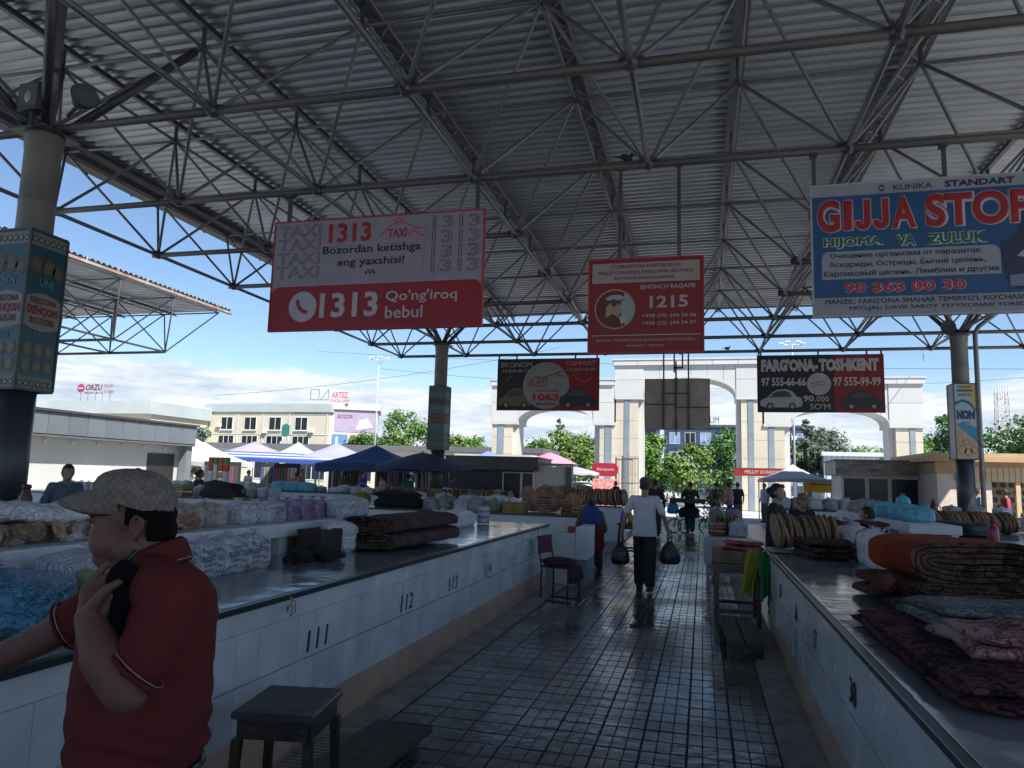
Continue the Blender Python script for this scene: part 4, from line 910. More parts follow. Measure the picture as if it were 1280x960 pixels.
t = thing('striped_awning', 'long blue and white striped awning over the stalls at far left', 'awning', (-28.4, 36.5, 0))
for k in range(5):
    c = (.62,.62,.68) if k % 2 else (.03,.08,.34)
    MB().add([(0,k*.42,2.36+k*.08),(11.0,k*.42,2.2+k*.08),(11.0,(k+1)*.42,2.28+k*.08),(0,(k+1)*.42,2.44+k*.08)], [(0,1,2,3)]).build('stripe', canvas(c, 'awning_stripe'), t)
MB().add([(0,0,2.36),(11.0,0,2.2),(11.0,-.02,2.02),(0,-.02,2.16)], [(0,1,2,3)]).build('valance', canvas((.03,.07,.28)), t)
for k in range(5): MB().cyl((.2+k*2.6, .1, 0), (.2+k*2.6, .1, 2.2-.045*k), .03, n=6).build('post', M_STEEL, t)
t = thing('yellow_kiosk', 'bright yellow stall frame under the white tent, right of the gate', 'kiosk', (4.35, 35.2, 0)); YL = P((.68,.42,.01)); MB().box(0, 1.35, 0, .3, 1.35, 1.95).build('header', YL, t)
for x in (0, 1.25): MB().box(x, x+.1, .02, .28, 0, 1.35).build('post', YL, t)
MB().box(.1, 1.25, .1, .25, 0, .8).build('counter', M_WF, t); shape(t, [(.25,1.68),(1.1,1.68),(1.1,1.74),(.25,1.74)], (.30,.16,.02), -.004, 'printed_stripe')
t = thing('red_banner_stand', 'bright red rounded banner stand beside the white umbrella', 'sign', (-6.15, 42, 0)); shape(t, rrect(0, 1.5, 1.85, 2.6, .3), (.30,.012,.03), 0, 'banner_top'); text('Borjomi', .3, 2.12, .95, .2, P((.45,.35,.35)), t, y=-.01, bold=.02); MB().box(.05, 1.5, 0, .1, 0, 1.7).build('panel', nmat('red_patterned_panel', (.5,.03,.04), .6, col2=(.65,.45,.4), scale=6), t)
# =============== MASTS, TOWER, WIRES ===============
def mast(x, y, h, label):
    t = thing('lamp_mast', label, 'lamp mast', (x, y, 0), 0, 'tall lamp masts beyond the market'); MB().cyl((0,0,0), (0,0,h), .10, .05, 8).build('pole', P((.35,.36,.38)), t, True)
    for k in range(6):
        a = k*pi/3; MB().cyl((0,0,h-.5), (.8*cos(a),.8*sin(a),h), .025, n=5).build('arm', P((.35,.36,.38)), t); MB().box(.8*cos(a)-.18, .8*cos(a)+.18, .8*sin(a)-.1, .8*sin(a)+.1, h, h+.1).build('lamp_head', M_WF, t)
mast(-28.18, 60, 11.9, 'slim lamp mast rising left of the far left column'); mast(6.8, 60, 12.6, 'slim lamp mast rising behind the right taxi board')
t = thing('lattice_tower', 'tall lattice telecom tower on the horizon near the right edge', 'tower', (52.5, 150, 0)); LT = P((.45,.42,.40))
for a, b in ((-1,-1),(1,-1),(1,1),(-1,1)): MB().cyl((a*1.3,b*1.3,0),(a*.8,b*.8,20),.09,n=5).build('leg', LT, t)
br = MB(); z = 0
while z < 19:
    q = 1.3-.5*z/20; r = 1.3-.5*(z+1.6)/20
    for a, b, c, d in ((-1,-1,1,-1),(1,-1,1,1),(1,1,-1,1),(-1,1,-1,-1)): br.cyl((a*q,b*q,z),(c*r,d*r,z+1.6),.045,n=4).cyl((c*q,d*q,z),(a*r,b*r,z+1.6),.045,n=4).cyl((a*r,b*r,z+1.6),(c*r,d*r,z+1.6),.04,n=4)
    z += 1.6
br.build('bracing', LT, t)
for k in range(5): MB().box(-.9+k*.4, -.7+k*.4, -1.1, -.9, 18.2, 20.4).build('antenna', P((.5,.5,.5)), t)
def wire(a, b, sag, label):
    a = Vector(a); b = Vector(b); pts = [a.lerp(b, k/16)-Vector((0,0,sag*4*(k/16)*(1-k/16))) for k in range(17)]
    o = MB().tube(pts, .02, 4).build('overhead_wire', P((.05,.05,.06)), None); tag(o, label, 'wire', 'thin overhead wires', 'thing')
wire((-40,70,14.5),(60,52,9.5),1.2,'long thin wire sagging across the sky above the gate'); wire((-45,60,8.6),(-12,62,13),.6,'thin wire rising left of the far left column'); wire((-28,60,11),(30,70,11.5),1.5,'thin wire between the two lamp masts'); wire((8,30,6.6),(16,60,12),.5,'thin wire leaving the far right column head')
# =============== PEOPLE ===============
from mathutils import noise as mnoise
def fuse(mb, voxel, name, mat, parent=None, it=4, fac=.5):
    me = mb.mesh(name+'_raw'); o = bpy.data.objects.new('raw', me)
    m = o.modifiers.new('r', 'REMESH'); m.mode = 'VOXEL'; m.voxel_size = voxel; m.use_smooth_shade = True
    if it: s = o.modifiers.new('s', 'SMOOTH'); s.iterations = it; s.factor = fac
    r = evaluate(o)
    bpy.data.objects.remove(o); bpy.data.meshes.remove(me)
    r.name = name; r.materials.clear(); r.materials.append(mat); r.shade_smooth()
    return link(name, r, parent)
def cap(mb, a, b, ra, rb=None, n=12):
    rb = ra if rb is None else rb; mb.cyl(a, b, ra, rb, n, True); mb.ell(a, (ra,)*3, n, 8); mb.ell(b, (rb,)*3, n, 8); return mb
def chain(mb, pts, rs, n=12):
    for i in range(len(pts)-1): cap(mb, pts[i], pts[i+1], rs[i], rs[i+1], n)
    return mb
def skin_mat(c=(.30,.17,.115)): return flat(c, .5, var=.08, scale=12)
V = Vector
def hand(mb, wrist, d, palm_n, s=1., curl=.5, thumb_side=1):
    """palm + five fingers; d = direction of the hand, palm_n = direction the palm faces"""
    d = V(d).normalized(); n = V(palm_n); n = (n-d*n.dot(d)).normalized(); side = d.cross(n)*thumb_side; w = V(wrist)
    for k in (-1, -.33, .33, 1): cap(mb, w+d*.01*s+side*.012*k*s, w+d*.085*s+side*.029*k*s, .014*s, .011*s, 8)
    for k, L in ((1, .068), (.33, .078), (-.33, .072), (-1, .055)):
        p = w+d*.085*s+side*.030*k*s; q = p+(d*cos(curl*.6)+n*sin(curl*.6))*L*.45*s; r = q+(d*cos(curl*1.6)+n*sin(curl*1.6))*L*.32*s; u = r+(d*cos(curl*2.3)+n*sin(curl*2.3))*L*.25*s
        chain(mb, [p, q, r, u], [.0095*s, .0088*s, .008*s, .007*s], 8)
    p = w+d*.02*s+side*.024*s; q = p+(d*.6+side*.7+n*.3).normalized()*.04*s; r = q+(d*.85+side*.35+n*.3*curl).normalized()*.032*s
    chain(mb, [p, q, r], [.014*s, .011*s, .0088*s], 8)
def person(label, x, y, rz, top=(.5,.5,.5), bottom=(.02,.02,.025), hair=(.012,.01,.01), skin=(.28,.16,.11), pose='stand', z=0., h=1.70, headgear=None, hgcol=None, female=False, voxel=.016, arms=None, sleeves='short', lean=0., skirt=False, group=None, name='person', topmat=None, seat=.45, headturn=0.):
    t = thing(name, label, 'person', (x, y, z), rz, group); s = h/1.70
    J = {}
    hipz = .93
    if pose == 'sit': hipz = seat+.10
    dz = hipz-.93
    f = lambda a, b, c: V((a, b-lean*max(0, c-.93)*1.0, c+dz-(lean*lean*.3*max(0, c-.93))))
    wd = .93 if female else 1
    J['pel'] = f(0, 0, .95); J['ch'] = f(0, .005, 1.26); J['nk'] = f(0, 0, 1.45); J['hd'] = f(0, -.02, 1.585)
    for sg, k in ((-1, 'R'), (1, 'L')):
        J['sh'+k] = f(sg*.18*wd, .01, 1.405); J['hp'+k] = V((sg*.09, 0, hipz-.02))
        if pose == 'sit':
            J['kn'+k] = V((sg*.13, -.42, seat+.06)); J['an'+k] = V((sg*.13, -.38, .09)); 
        elif pose == 'walk':
            st = .17*(1 if sg > 0 else -1); J['kn'+k] = V((sg*.10, -st*.75-.03, .50)); J['an'+k] = V((sg*.10, -st if st > 0 else -st*1.1, .10 if st > 0 else .13))
        else: J['kn'+k] = V((sg*.10, -.015, .50)); J['an'+k] = V((sg*.11, .03, .09))
        ar = (arms or {}).get(k)
        if ar: J['el'+k], J['wr'+k] = V(ar[0]), V(ar[1])
        elif pose == 'sit': J['el'+k] = f(sg*.25, -.06, 1.13); J['wr'+k] = f(sg*.17, -.28, 1.02)
        else: J['el'+k] = f(sg*.25, .03, 1.13); J['wr'+k] = f(sg*.27, -.04, .88)
    hdr = lambda mb, g=0: mb.ell(J['hd']+V((0,.005,.015)), (.074+g, .092+g, .105+g), 16, 12)
    # body
    b = MB(); hdr(b); b.ell(J['hd']+V((0,-.025,-.06)), (.055,.06,.058), 12, 9); cap(b, J['nk']-V((0,0,.04)), J['hd']-V((0,-.015,.05)), .055, .052)
    b.ell(J['hd']+V((0,-.098,-.015)), (.014,.02,.024), 8, 6); b.ell(J['hd']+V((-.076,.01,-.01)), (.012,.02,.03), 8, 6); b.ell(J['hd']+V((.076,.01,-.01)), (.012,.02,.03), 8, 6); b.ell(J['hd']+V((0,-.085,-.055)), (.025,.012,.009), 8, 6)
    b.ell(J['ch'], (.15, .10, .2), 14, 10); b.ell(J['pel'], (.14, .10, .13), 14, 10); cap(b, J['pel'], J['ch'], .11, .12)
    for k, sg in (('R', -1), ('L', 1)):
        cap(b, J['nk']-V((0,0,.07)), J['sh'+k]-V((0,0,.03)), .038, .04); chain(b, [J['sh'+k]-V((0,0,.03)), J['el'+k], J['wr'+k]], [.042, .038, .026])
        d = J['wr'+k]-J['el'+k]; hand(b, J['wr'+k], d, V((-sg, -.2, 0)), 1., .7 if not arms else 1.1, 1 if sg < 0 else 1)
        chain(b, [J['hp'+k], J['kn'+k], J['an'+k]], [.08, .052, .036]); cap(b, J['an'+k], J['an'+k]+V((0,-.14,-.05)), .04, .03)
    body = fuse(b, min(voxel, .012) if voxel < .02 else voxel, 'body', skin_mat(skin), t)
    # garments
    g = MB(); P0, P1, P2 = J['pel'], J['ch'], J['nk']; R = lambda p, dz, rx, ry: (p.x, p.y, p.z+dz, rx, ry)
    g.barrel([R(P0, -.12 if pose != 'sit' else -.04, .188, .145), R(P0, .03, .182, .138), R(P0, .15, .174*wd, .13), R(P1, -.04, .172*wd, .118), R(P1, .06, .182*wd, .12), R(P1, .13, .165*wd, .105), R(P2, -.03, .09, .075)])
    if female: g.ell(J['ch']+V((0,-.07,.04)), (.13,.08,.09), 12, 8)
    for k in ('R', 'L'):
        cap(g, J['nk']-V((0,0,.06)), J['sh'+k]-V((0,0,.018)), .058, .060)
        e = J['el'+k] if sleeves == 'long' else J['sh'+k].lerp(J['el'+k], .72)
        if sleeves == 'long': chain(g, [J['sh'+k]-V((0,0,.012)), J['el'+k], J['el'+k].lerp(J['wr'+k], .93)], [.060, .052, .042])
        else: chain(g, [J['sh'+k]-V((0,0,.015)), e], [.060, .058])
    fuse(g, voxel, 'shirt', topmat or flat(top, .85, var=.1, scale=8, bump=.6, bscale=18), t)
    g = MB()
    if skirt:
        n_ = 18; vs = []
        if pose == 'sit': chain(g, [J['pel'], J['knL'].lerp(J['knR'], .5)], [.19, .15]); chain(g, [J['knL'], J['anL']+V((0,0,.08))], [.12, .13]); chain(g, [J['knR'], J['anR']+V((0,0,.08))], [.12, .13])
        else: g.lathe([(.15, hipz+.05), (.19, hipz-.15), (.22, .5), (.26, .12), (.20, .12)], n=20)
    else:
        for k in ('R', 'L'): chain(g, [J['hp'+k], J['kn'+k], J['an'+k]+V((0,0,.03))], [.094, .090, .082])
        g.barrel([(J['pel'].x, J['pel'].y, J['pel'].z+a, r1, r2) for a, r1, r2 in ((-.16,.14,.11),(-.08,.17,.125),(.03,.165,.12),(.08,.15,.11))])
    fuse(g, voxel, 'skirt' if skirt else 'trousers', flat(bottom, .85, bump=.5, bscale=16), t)
    for k in ('R', 'L'):
        a = J['an'+k]; m_ = MB(); cap(m_, a+V((0,.03,-.045)), a+V((0,-.15,-.055)), .045, .036); m_.box(a.x-.045, a.x+.045, a.y-.18, a.y+.07, a.z-.095, a.z-.075); fuse(m_, .014, 'shoe', flat((.02,.02,.022), .5), t)
    hm = MB(); hdr(hm, .008); hm.ell(J['hd']+V((0,.035,.0)), (.078,.075,.10), 12, 9)
    # open the face: cut by removing front-lower part
    ho = fuse(hm, .012, 'hair', flat(hair, .6, bump=.8, bscale=60), t)
    me = ho.data; bm = bmesh.new(); bm.from_mesh(me); c = J['hd']
    bmesh.ops.delete(bm, geom=[v for v in bm.verts if (v.co.y < c.y-.02 and v.co.z < c.z+.055) or v.co.z < c.z-(.10 if female else .05)], context='VERTS'); bm.to_mesh(me); bm.free()
    if female: MB().ell(J['hd']+V((0,.10,.02)), (.045,.045,.05), 10, 8).build('hair_bun', flat(hair, .6), t, True)
    if headgear == 'cap':
        m_ = MB().lathe([(.086, .0), (.088, .03), (.078, .075), (.05, .105), (.0, .115)], c=J['hd']+V((0,.004,.035)), n=18)
        m_.build('cap', flat(hgcol, .8), t, True); MB().add([(a*.075, -.085-(.07 if abs(a) < .7 else .04), .0) for a in (-1,-.5,0,.5,1)]+[(a*.085, -.03-.05*(1-a*a), .012) for a in (-1,-.5,0,.5,1)], [(i, i+1, i+6, i+5) for i in range(4)]).build('cap_brim', flat(hgcol, .8), t, loc=J['hd']+V((0,.0,.035)))
    if headgear == 'scarf':
        m_ = MB(); hdr(m_, .016); m_.ell(J['hd']+V((0,.06,-.03)), (.08,.07,.11), 12, 8); fuse(m_, .014, 'headscarf', flat(hgcol, .8), t); sc = kids(t)[-1].data
        bm = bmesh.new(); bm.from_mesh(sc); bmesh.ops.delete(bm, geom=[v for v in bm.verts if v.co.y < c.y-.04 and v.co.z < c.z+.06], context='VERTS'); bm.to_mesh(sc); bm.free()
    t.scale = (s, s, s)
    return t
def carrier_bag(label, x, y, z, w, h, col, rz=0., group=None, handle=.14):
    t = thing('carrier_bag', label, 'bag', (x, y, z), rz, group); r = random.Random(label)
    b = MB(); n = 18; prof = [(.0, 0), (.36, 0), (.5, .12), (.52, .35), (.44, .65), (.22, .9), (.06, 1.0)]
    vs = []
    for i, (rr, zz) in enumerate(prof):
        for k in range(n):
            a = 2*pi*k/n; q = 1+(r.random()-.5)*.16; vs.append((rr*w*cos(a)*q, rr*w*.62*sin(a)*q, zz*h+(r.random()-.5)*.012))
    fs = [(i*n+k, i*n+(k+1) % n, (i+1)*n+(k+1) % n, (i+1)*n+k) for i in range(len(prof)-1) for k in range(n)]
    b.add(vs, fs).build('bag_body', nmat('plastic_bag', col, .3, var=.4, scale=14, bump=1, bscale=22, spec=.6), t, True)
    for sg in (-1, 1): MB().tube([(sg*.03, 0, h-.01), (sg*.035, 0, h+handle*.6), (0, 0, h+handle)], [.012, .009, .006], 6).build('handle', flat(col, .35), t)
    return t
# --- walker
wt = person('man walking away in a white T-shirt, a black bag in each hand', -.86, 11.45, pi-.05, top=(.50,.50,.56), bottom=(.018,.018,.02), pose='walk', h=1.68, headgear='cap', hgcol=(.06,.06,.06), voxel=.010,
       arms={'R': ((-.30,.03,1.12), (-.36,-.03,.90)), 'L': ((.29,.03,1.12), (.35,-.02,.90))})
carrier_bag('black plastic bag in the right hand of the walking man', -.49, 11.5, .42, .30, .34, (.03,.028,.026), handle=.16)
carrier_bag('smaller black plastic bag in the left hand of the walking man', -1.23, 11.48, .38, .27, .32, (.012,.012,.013), handle=.20)
# --- others
person('woman seated from behind in a blue vest, left of the walking man', -1.95, 13.3, pi+.1, bottom=(.03,.03,.03), pose='sit', sleeves='long', headgear='cap', hgcol=(.10,.09,.08), female=True, voxel=.012, seat=.47, top=(.10,.09,.06))
o = [p for p in bpy.data.objects if p.type == 'EMPTY' and 'blue vest' in p.get('label', '')][0]
g = MB(); g.ell((0,.01,.95), (.19,.135,.27), 16, 10); g.ell((0,.0,.70), (.18,.145,.14), 14, 9); g.ell((0,0,1.10),(.15,.10,.1),12,8); fuse(g, .013, 'vest', flat((.015,.05,.20), .8, bump=.4), o)
person('dark-clothed man walking ahead in the aisle near the exit, left of centre', -1.38, 22.5, pi, top=(.02,.02,.022), pose='walk', h=1.68, sleeves='long')
person('man in black bending over a two-wheeled cart at the aisle end', -.42, 25.2, pi-.1, top=(.015,.015,.017), h=1.66, lean=.18, pose='walk', arms={'R': ((-.30,-.12,1.12), (-.24,-.34,1.0)), 'L': ((.30,-.12,1.12), (.24,-.34,1.0))})
person('stallholder with tousled black hair in a dark coat, behind the upright loaves', .93, 10.35, radians(75), top=(.012,.012,.018), sleeves='long', female=True, h=1.66, voxel=.012)
person('seated stallholder in a striped cap and black shirt, right of the aisle', 1.62, 13.4, radians(25), top=(.012,.012,.014), pose='sit', seat=.62, headgear='cap', hgcol=(.20,.10,.05), sleeves='long')
person('person in a white shirt sitting with back turned behind the white bags, right', 2.38, 11.2, radians(-120), top=(.45,.45,.47), pose='sit', seat=.52, lean=.25)
person('woman in a green and purple patterned dress behind the far left stall', -8.55, 8.35, radians(60), topmat=nmat('patterned_dress', (.02,.10,.08), .8, col2=(.14,.10,.20), scale=14, detail=1), sleeves='long', female=True, h=1.66, lean=.15, voxel=.014)
person('woman in black with her back to the white tent, left', -12.4, 16.2, radians(150), top=(.015,.012,.018), sleeves='long', female=True, h=1.62, skirt=True)
person('dark figure slumped at the stall below the navy umbrella', -6.5, 15.6, radians(120), top=(.012,.012,.013), pose='sit', seat=.40, lean=.3, sleeves='long')
cols = [('shopper in white under the left tents', -19.0, 28.0, (.6,.6,.55)), ('shopper in an orange shirt under the striped awning', -18.2, 30.5, (.65,.12,.03)), ('shopper in a grey jacket under the striped awning', -17.0, 29.0, (.2,.19,.18)),
        ('shopper in brown under the striped awning', -16.2, 31.5, (.16,.09,.06)), ('shopper in blue beside the navy tent', -14.2, 29.3, (.06,.09,.35)), ('shopper in a pale pink shirt beside the navy tent', -13.2, 29.0, (.6,.35,.3)),
        ('shopper in a white cap and shirt under the navy tent', -12.1, 29.5, (.5,.5,.52)), ('shopper in dark green under the navy tent', -11.2, 27.0, (.02,.16,.12)),
        ('stallholder in purple near the white shop', -10.4, 30.0, (.10,.04,.12)), ('man in black between the loaves and the iron gate', -3.75, 33.0, (.02,.02,.022)), ('woman in a patterned pink top at the far right stalls', .95, 28.5, (.4,.18,.24)),
        ('person in beige at the far right stalls', .5, 30.0, (.4,.33,.25)), ('person in black at the far right stalls', 1.35, 31.0, (.02,.02,.03)), ('stallholder in pale blue under the right white tent', 2.6, 34.0, (.35,.42,.5)),
        ('stallholder in dark red by the yellow stall', 3.3, 33.5, (.25,.04,.05)), ('woman in a red top beside the orange pavilion', 9.2, 26.4, (.30,.04,.06)), ('man in a blue and white shirt beside the orange pavilion', 8.8, 27.6, (.3,.33,.5)), ('child in black beside the orange pavilion', 9.9, 26.9, (.02,.02,.04)),
        ('shopper in beige at the left stalls by the red banner', -8.0, 36.0, (.5,.42,.35))]
rd = random.Random(3)
for i, (l, x, y, c) in enumerate(cols):
    person(l, x, y, rd.uniform(0, 6.28), top=c, bottom=(rd.uniform(.01,.1),)*3, h=1.15 if 'child' in l else rd.uniform(1.58, 1.74), voxel=.024, sleeves=rd.choice(['short', 'long']), female=('woman' in l), headgear='cap' if 'cap' in l else None, hgcol=(.6,.6,.6), group='distant shoppers and stallholders')
# =============== FOREGROUND MAN (local frame: -x = where he looks, -y = towards the camera) ===============
def foreground_man():
    t = thing('person', 'man in dark red polo and beige cap, left foreground, hand at his chest', 'person', (-1.549, 1.764, 0), radians(14.7))
    SK = nmat('tanned_skin', (.125,.056,.040), .55, var=.10, scale=22, bump=.25, bscale=240, spec=.4)
    PO = nmat('dark_red_pique_cotton', (.125,.022,.022), .9, var=.10, scale=5, bump=.5, bscale=420, spec=.2)
    b = MB()
    # skull and face in profile
    b.ell((.005,0,1.53), (.105,.078,.10), 28, 18); b.ell((-.03,0,1.485), (.082,.068,.085), 24, 16)
    b.ell((-.035,0,1.432), (.074,.060,.050), 22, 14); b.ell((-.072,0,1.408), (.036,.034,.026), 16, 12)     # jaw, chin
    b.ell((-.086,0,1.514), (.034,.054,.034), 18, 12); b.ell((-.062,0,1.545), (.048,.062,.04), 18, 12); b.ell((-.045,-.034,1.440), (.060,.036,.050), 16, 12); b.ell((-.045,.034,1.440), (.060,.036,.050), 16, 12)
    b.ell((-.070,-.032,1.464), (.036,.032,.034), 16, 12); b.ell((-.070,.032,1.464), (.036,.032,.034), 16, 12)   # cheeks
    chain(b, [(-.106,0,1.500), (-.121,0,1.482), (-.134,0,1.466)], [.010, .012, .0125], 12); b.ell((-.120,-.013,1.461), (.012,.008,.009), 10, 8); b.ell((-.120,.013,1.461), (.012,.008,.009), 10, 8)
    b.ell((-.106,0,1.438), (.018,.026,.009), 14, 8); b.ell((-.104,0,1.424), (.017,.023,.009), 14, 8); b.ell((-.092,0,1.431), (.022,.030,.026), 14, 10)
    b.ell((.02,-.052,1.425), (.045,.028,.040), 14, 10); b.ell((.02,.052,1.425), (.045,.028,.040), 14, 10)     # jaw angles
    # ear (near side)
    for sg in (-1, 1):
        b.tube([(.040,sg*.076,1.466),(.030,sg*.080,1.482),(.030,sg*.083,1.502),(.044,sg*.087,1.517),(.062,sg*.089,1.510),(.064,sg*.087,1.490),(.052,sg*.082,1.468),(.042,sg*.079,1.457)], .0060, 8)
        b.ell((.046,sg*.075,1.488), (.014,.008,.024), 10, 8); b.ell((.043,sg*.077,1.459), (.008,.006,.008), 8, 6)
    # neck
    cap(b, (.035,0,1.45), (.055,0,1.345), .070, .080, 20); b.ell((-.035,0,1.375), (.055,.05,.035), 16, 10)
    # torso core, near arm, far arm
    b.ell((.05,.01,1.22), (.15,.18,.20), 20, 14); b.ell((.04,.01,.98), (.16,.17,.2), 20, 14)
    chain(b, [(.180,-.140,1.315), (.134,-.243,1.115)], [.052, .056], 18); chain(b, [(.134,-.243,1.115), (.070,-.236,1.185), (.008,-.205,1.272)], [.056, .053, .033], 18)
    b.ell((.145,-.25,1.100), (.046,.044,.042), 14, 10); b.ell((-.045,0,1.398), (.062,.055,.036), 18, 12); b.ell((-.02,0,1.425), (.085,.066,.05), 18, 12)
    # near hand, fingers up against the chest
    W_ = V((.008,-.205,1.272)); 
    for k in range(4):
        a = W_+V((-.010+.011*k, .004*k, .005)); e = V((-.014+.020*k, -.190+.004*k, 1.335-.004*k)); cap(b, a, e, .019, .0145, 12)
    chain(b, [(-.014,-.190,1.335), (-.002,-.182,1.366), (.014,-.176,1.386), (.026,-.172,1.402)], [.0125,.0105,.0098,.0085], 12)          # index, straight up
    chain(b, [(.006,-.186,1.333), (.018,-.168,1.362), (.040,-.150,1.366), (.052,-.146,1.352)], [.0125,.0108,.0098,.0085], 12)              # middle, curled round the pouch
    chain(b, [(.026,-.182,1.325), (.036,-.160,1.350), (.054,-.144,1.348), (.062,-.142,1.334)], [.012,.0102,.0092,.008], 12)
    chain(b, [(.044,-.178,1.312), (.052,-.158,1.330), (.064,-.146,1.326), (.070,-.146,1.314)], [.011,.0092,.0082,.0074], 12)
    chain(b, [(.016,-.214,1.292), (.038,-.224,1.322), (.060,-.224,1.348), (.082,-.216,1.362)], [.019,.0150,.0118,.0098], 12)               # thumb
    # far arm to the counter
    chain(b, [(.0,.185,1.33), (-.30,.13,1.145)], [.058, .046], 18); chain(b, [(-.30,.13,1.145), (-.42,.12,1.085), (-.56,.10,1.012)], [.046, .042, .029], 18)
    W2 = V((-.56,.10,1.012)); hand(b, W2, V((-1,-.05,-.22)), V((0,0,-1)), 1.0, .25, -1)
    body = fuse(b, .0042, 'body', SK, t, it=6, fac=.5)
    # eyes, brows, mouth line
    dk = flat((.012,.009,.008), .5)
    for sg in (-1, 1):
        MB().ell((-.094,sg*.033,1.487), (.009,.012,.006), 14, 10).build('eyeball', flat((.40,.36,.33), .25), t, True); MB().ell((-.1005,sg*.034,1.487), (.0035,.0055,.0055), 10, 8).build('iris', dk, t, True)
        MB().tube([(-.096,sg*.052,1.492),(-.106,sg*.036,1.4955),(-.107,sg*.022,1.491)], .0022, 6).build('eyelid', SK, t, True)
        MB().tube([(-.090,sg*.058,1.510),(-.106,sg*.044,1.517),(-.116,sg*.022,1.513)], [.003,.0045,.004], 6).build('eyebrow', dk, t, True)
    MB().tube([(-.103,-.026,1.4305),(-.116,-.012,1.4315),(-.119,0,1.4315),(-.116,.012,1.4315),(-.103,.026,1.4305)], .0021, 6).build('mouth_line', flat((.07,.02,.02), .6), t, True)
    # hair
    h = MB(); h.ell((.012,0,1.522), (.100,.086,.090), 24, 16); h.ell((.055,0,1.475), (.060,.074,.055), 20, 12)
    ho = fuse(h, .005, 'hair', nmat('black_hair', (.004,.0035,.0035), .8, bump=1.5, bscale=90, stretch=(1,1,.25), spec=.12), t, it=3)
    bm = bmesh.new(); bm.from_mesh(ho.data)
    def cut(v):
        x, y, z = v.co
        if x < -.050: return True
        if x < .010 and z < 1.540+(.01-x)*.2: return True
        if x < .030 and z < 1.488: return True
        if .030 <= x < .066 and abs(y) > .045 and z < 1.506: return True
        return z < 1.435
    bmesh.ops.delete(bm, geom=[v for v in bm.verts if cut(v)], context='VERTS'); bm.to_mesh(ho.data); bm.free()
    # cap: dome, sweat band, brim, button, strap, badge
    CP = nmat('beige_mottled_canvas', (.17,.14,.115), .9, col2=(.25,.21,.17), scale=38, detail=3, bump=.5, bscale=300)
    nt = CP.node_tree; ck = nt.nodes.new('ShaderNodeTexChecker'); ck.inputs['Scale'].default_value = 75; ck.inputs[1].default_value = (1,1,1,1); ck.inputs[2].default_value = (.72,.70,.66,1)
    tc_ = nt.nodes.new('ShaderNodeTexCoord'); nt.links.new(tc_.outputs['Object'], ck.inputs[0]); mm = nt.nodes.new('ShaderNodeMix'); mm.data_type = 'RGBA'; mm.blend_type = 'MULTIPLY'; mm.inputs[0].default_value = .8
    bb = nt.nodes['Principled BSDF']; so_ = bb.inputs['Base Color'].links[0].from_socket; nt.links.new(so_, mm.inputs[6]); nt.links.new(ck.outputs[0], mm.inputs[7]); nt.links.new(mm.outputs[2], bb.inputs['Base Color'])
    n = 40; vs = []; prof = [(1.0,.0),(1.01,.02),(.985,.045),(.92,.072),(.79,.096),(.58,.114),(.32,.124),(.0,.128)]
    for r_, z_ in prof:
        for k in range(n):
            a = 2*pi*k/n; x = -.006+(.112 if cos(a) < 0 else .116)*cos(a)*r_; y = .090*sin(a)*r_; tilt = x*-.29
            seam = 1-.012*(abs((k*6/n) % 1-.5) > .46)
            vs.append((x*seam, y*seam, 1.547+z_*.76+tilt*(1-z_*6)))
    fs = [(i*n+k, i*n+(k+1) % n, (i+1)*n+(k+1) % n, (i+1)*n+k) for i in range(len(prof)-1) for k in range(n)]
    MB().add(vs, fs).build('cap_crown', CP, t, True)
    vi = [(V(v)-V((-.006,0,1.55)))*.965+V((-.006,0,1.549)) for v in vs]; MB().add(vi, [f[::-1] for f in fs]).build('cap_lining', flat((.03,.03,.03), .9), t, True)
    bv = []; m = 16
    for i in range(6):
        u = i/5
        for k in range(m+1):
            a = pi/2+pi*k/m; ex = -.008+.112*cos(a)-(.100*u)*max(0, -cos(a))**.6; ey = .089*sin(a)*(1-.10*u*abs(sin(a))*0)*(1-.22*u*u)
            ex0 = -.008+.112*cos(a); bv.append((ex, ey, 1.549-.29*ex0-.016*u-.016*u*u-2.6*ey*ey*u*min(1, max(0, -cos(a))*2.2)))
    bf = [(i*(m+1)+k, i*(m+1)+k+1, (i+1)*(m+1)+k+1, (i+1)*(m+1)+k) for i in range(5) for k in range(m)]
    nb = len(bv); MB().add(bv+[(a, b_, c-.006) for a, b_, c in bv], bf+[tuple(nb+i for i in f[::-1]) for f in bf]+[(5*(m+1)+k, 5*(m+1)+k+1, nb+5*(m+1)+k+1, nb+5*(m+1)+k) for k in range(m)]).build('cap_brim', CP, t, True)
    MB().ell((-.006,0,1.641), (.010,.010,.006), 12, 8).build('cap_button', CP, t, True)
    MB().ell((-.100,-.030,1.598), (.010,.018,.012), 12, 8).build('cap_badge', flat((.22,.05,.06), .6), t, True)
    # polo shirt
    g = MB()
    g.barrel([(.066,.01,.85,.160,.18), (.061,.01,.92,.168,.185), (.058,.01,.98,.172,.188), (.060,.01,1.07,.172,.188), (.062,.01,1.15,.170,.19), (.064,.01,1.22,.166,.19), (.070,.01,1.29,.155,.185), (.068,.0,1.34,.13,.155), (.06,0,1.385,.085,.10)], 40, 2.25)
    for a, bb in (((.07,-.05,1.372), (.165,-.150,1.335)), ((.05,.05,1.372), (.01,.180,1.325))): cap(g, a, bb, .060, .076, 20)
    chain(g, [(.190,-.140,1.325), (.178,-.190,1.235), (.158,-.217,1.180)], [.080, .076, .072], 22); chain(g, [(.0,.185,1.325), (-.14,.165,1.235), (-.225,.15,1.19)], [.080, .072, .068], 22)
    so = fuse(g, .0065, 'polo_shirt', PO, t, it=8)
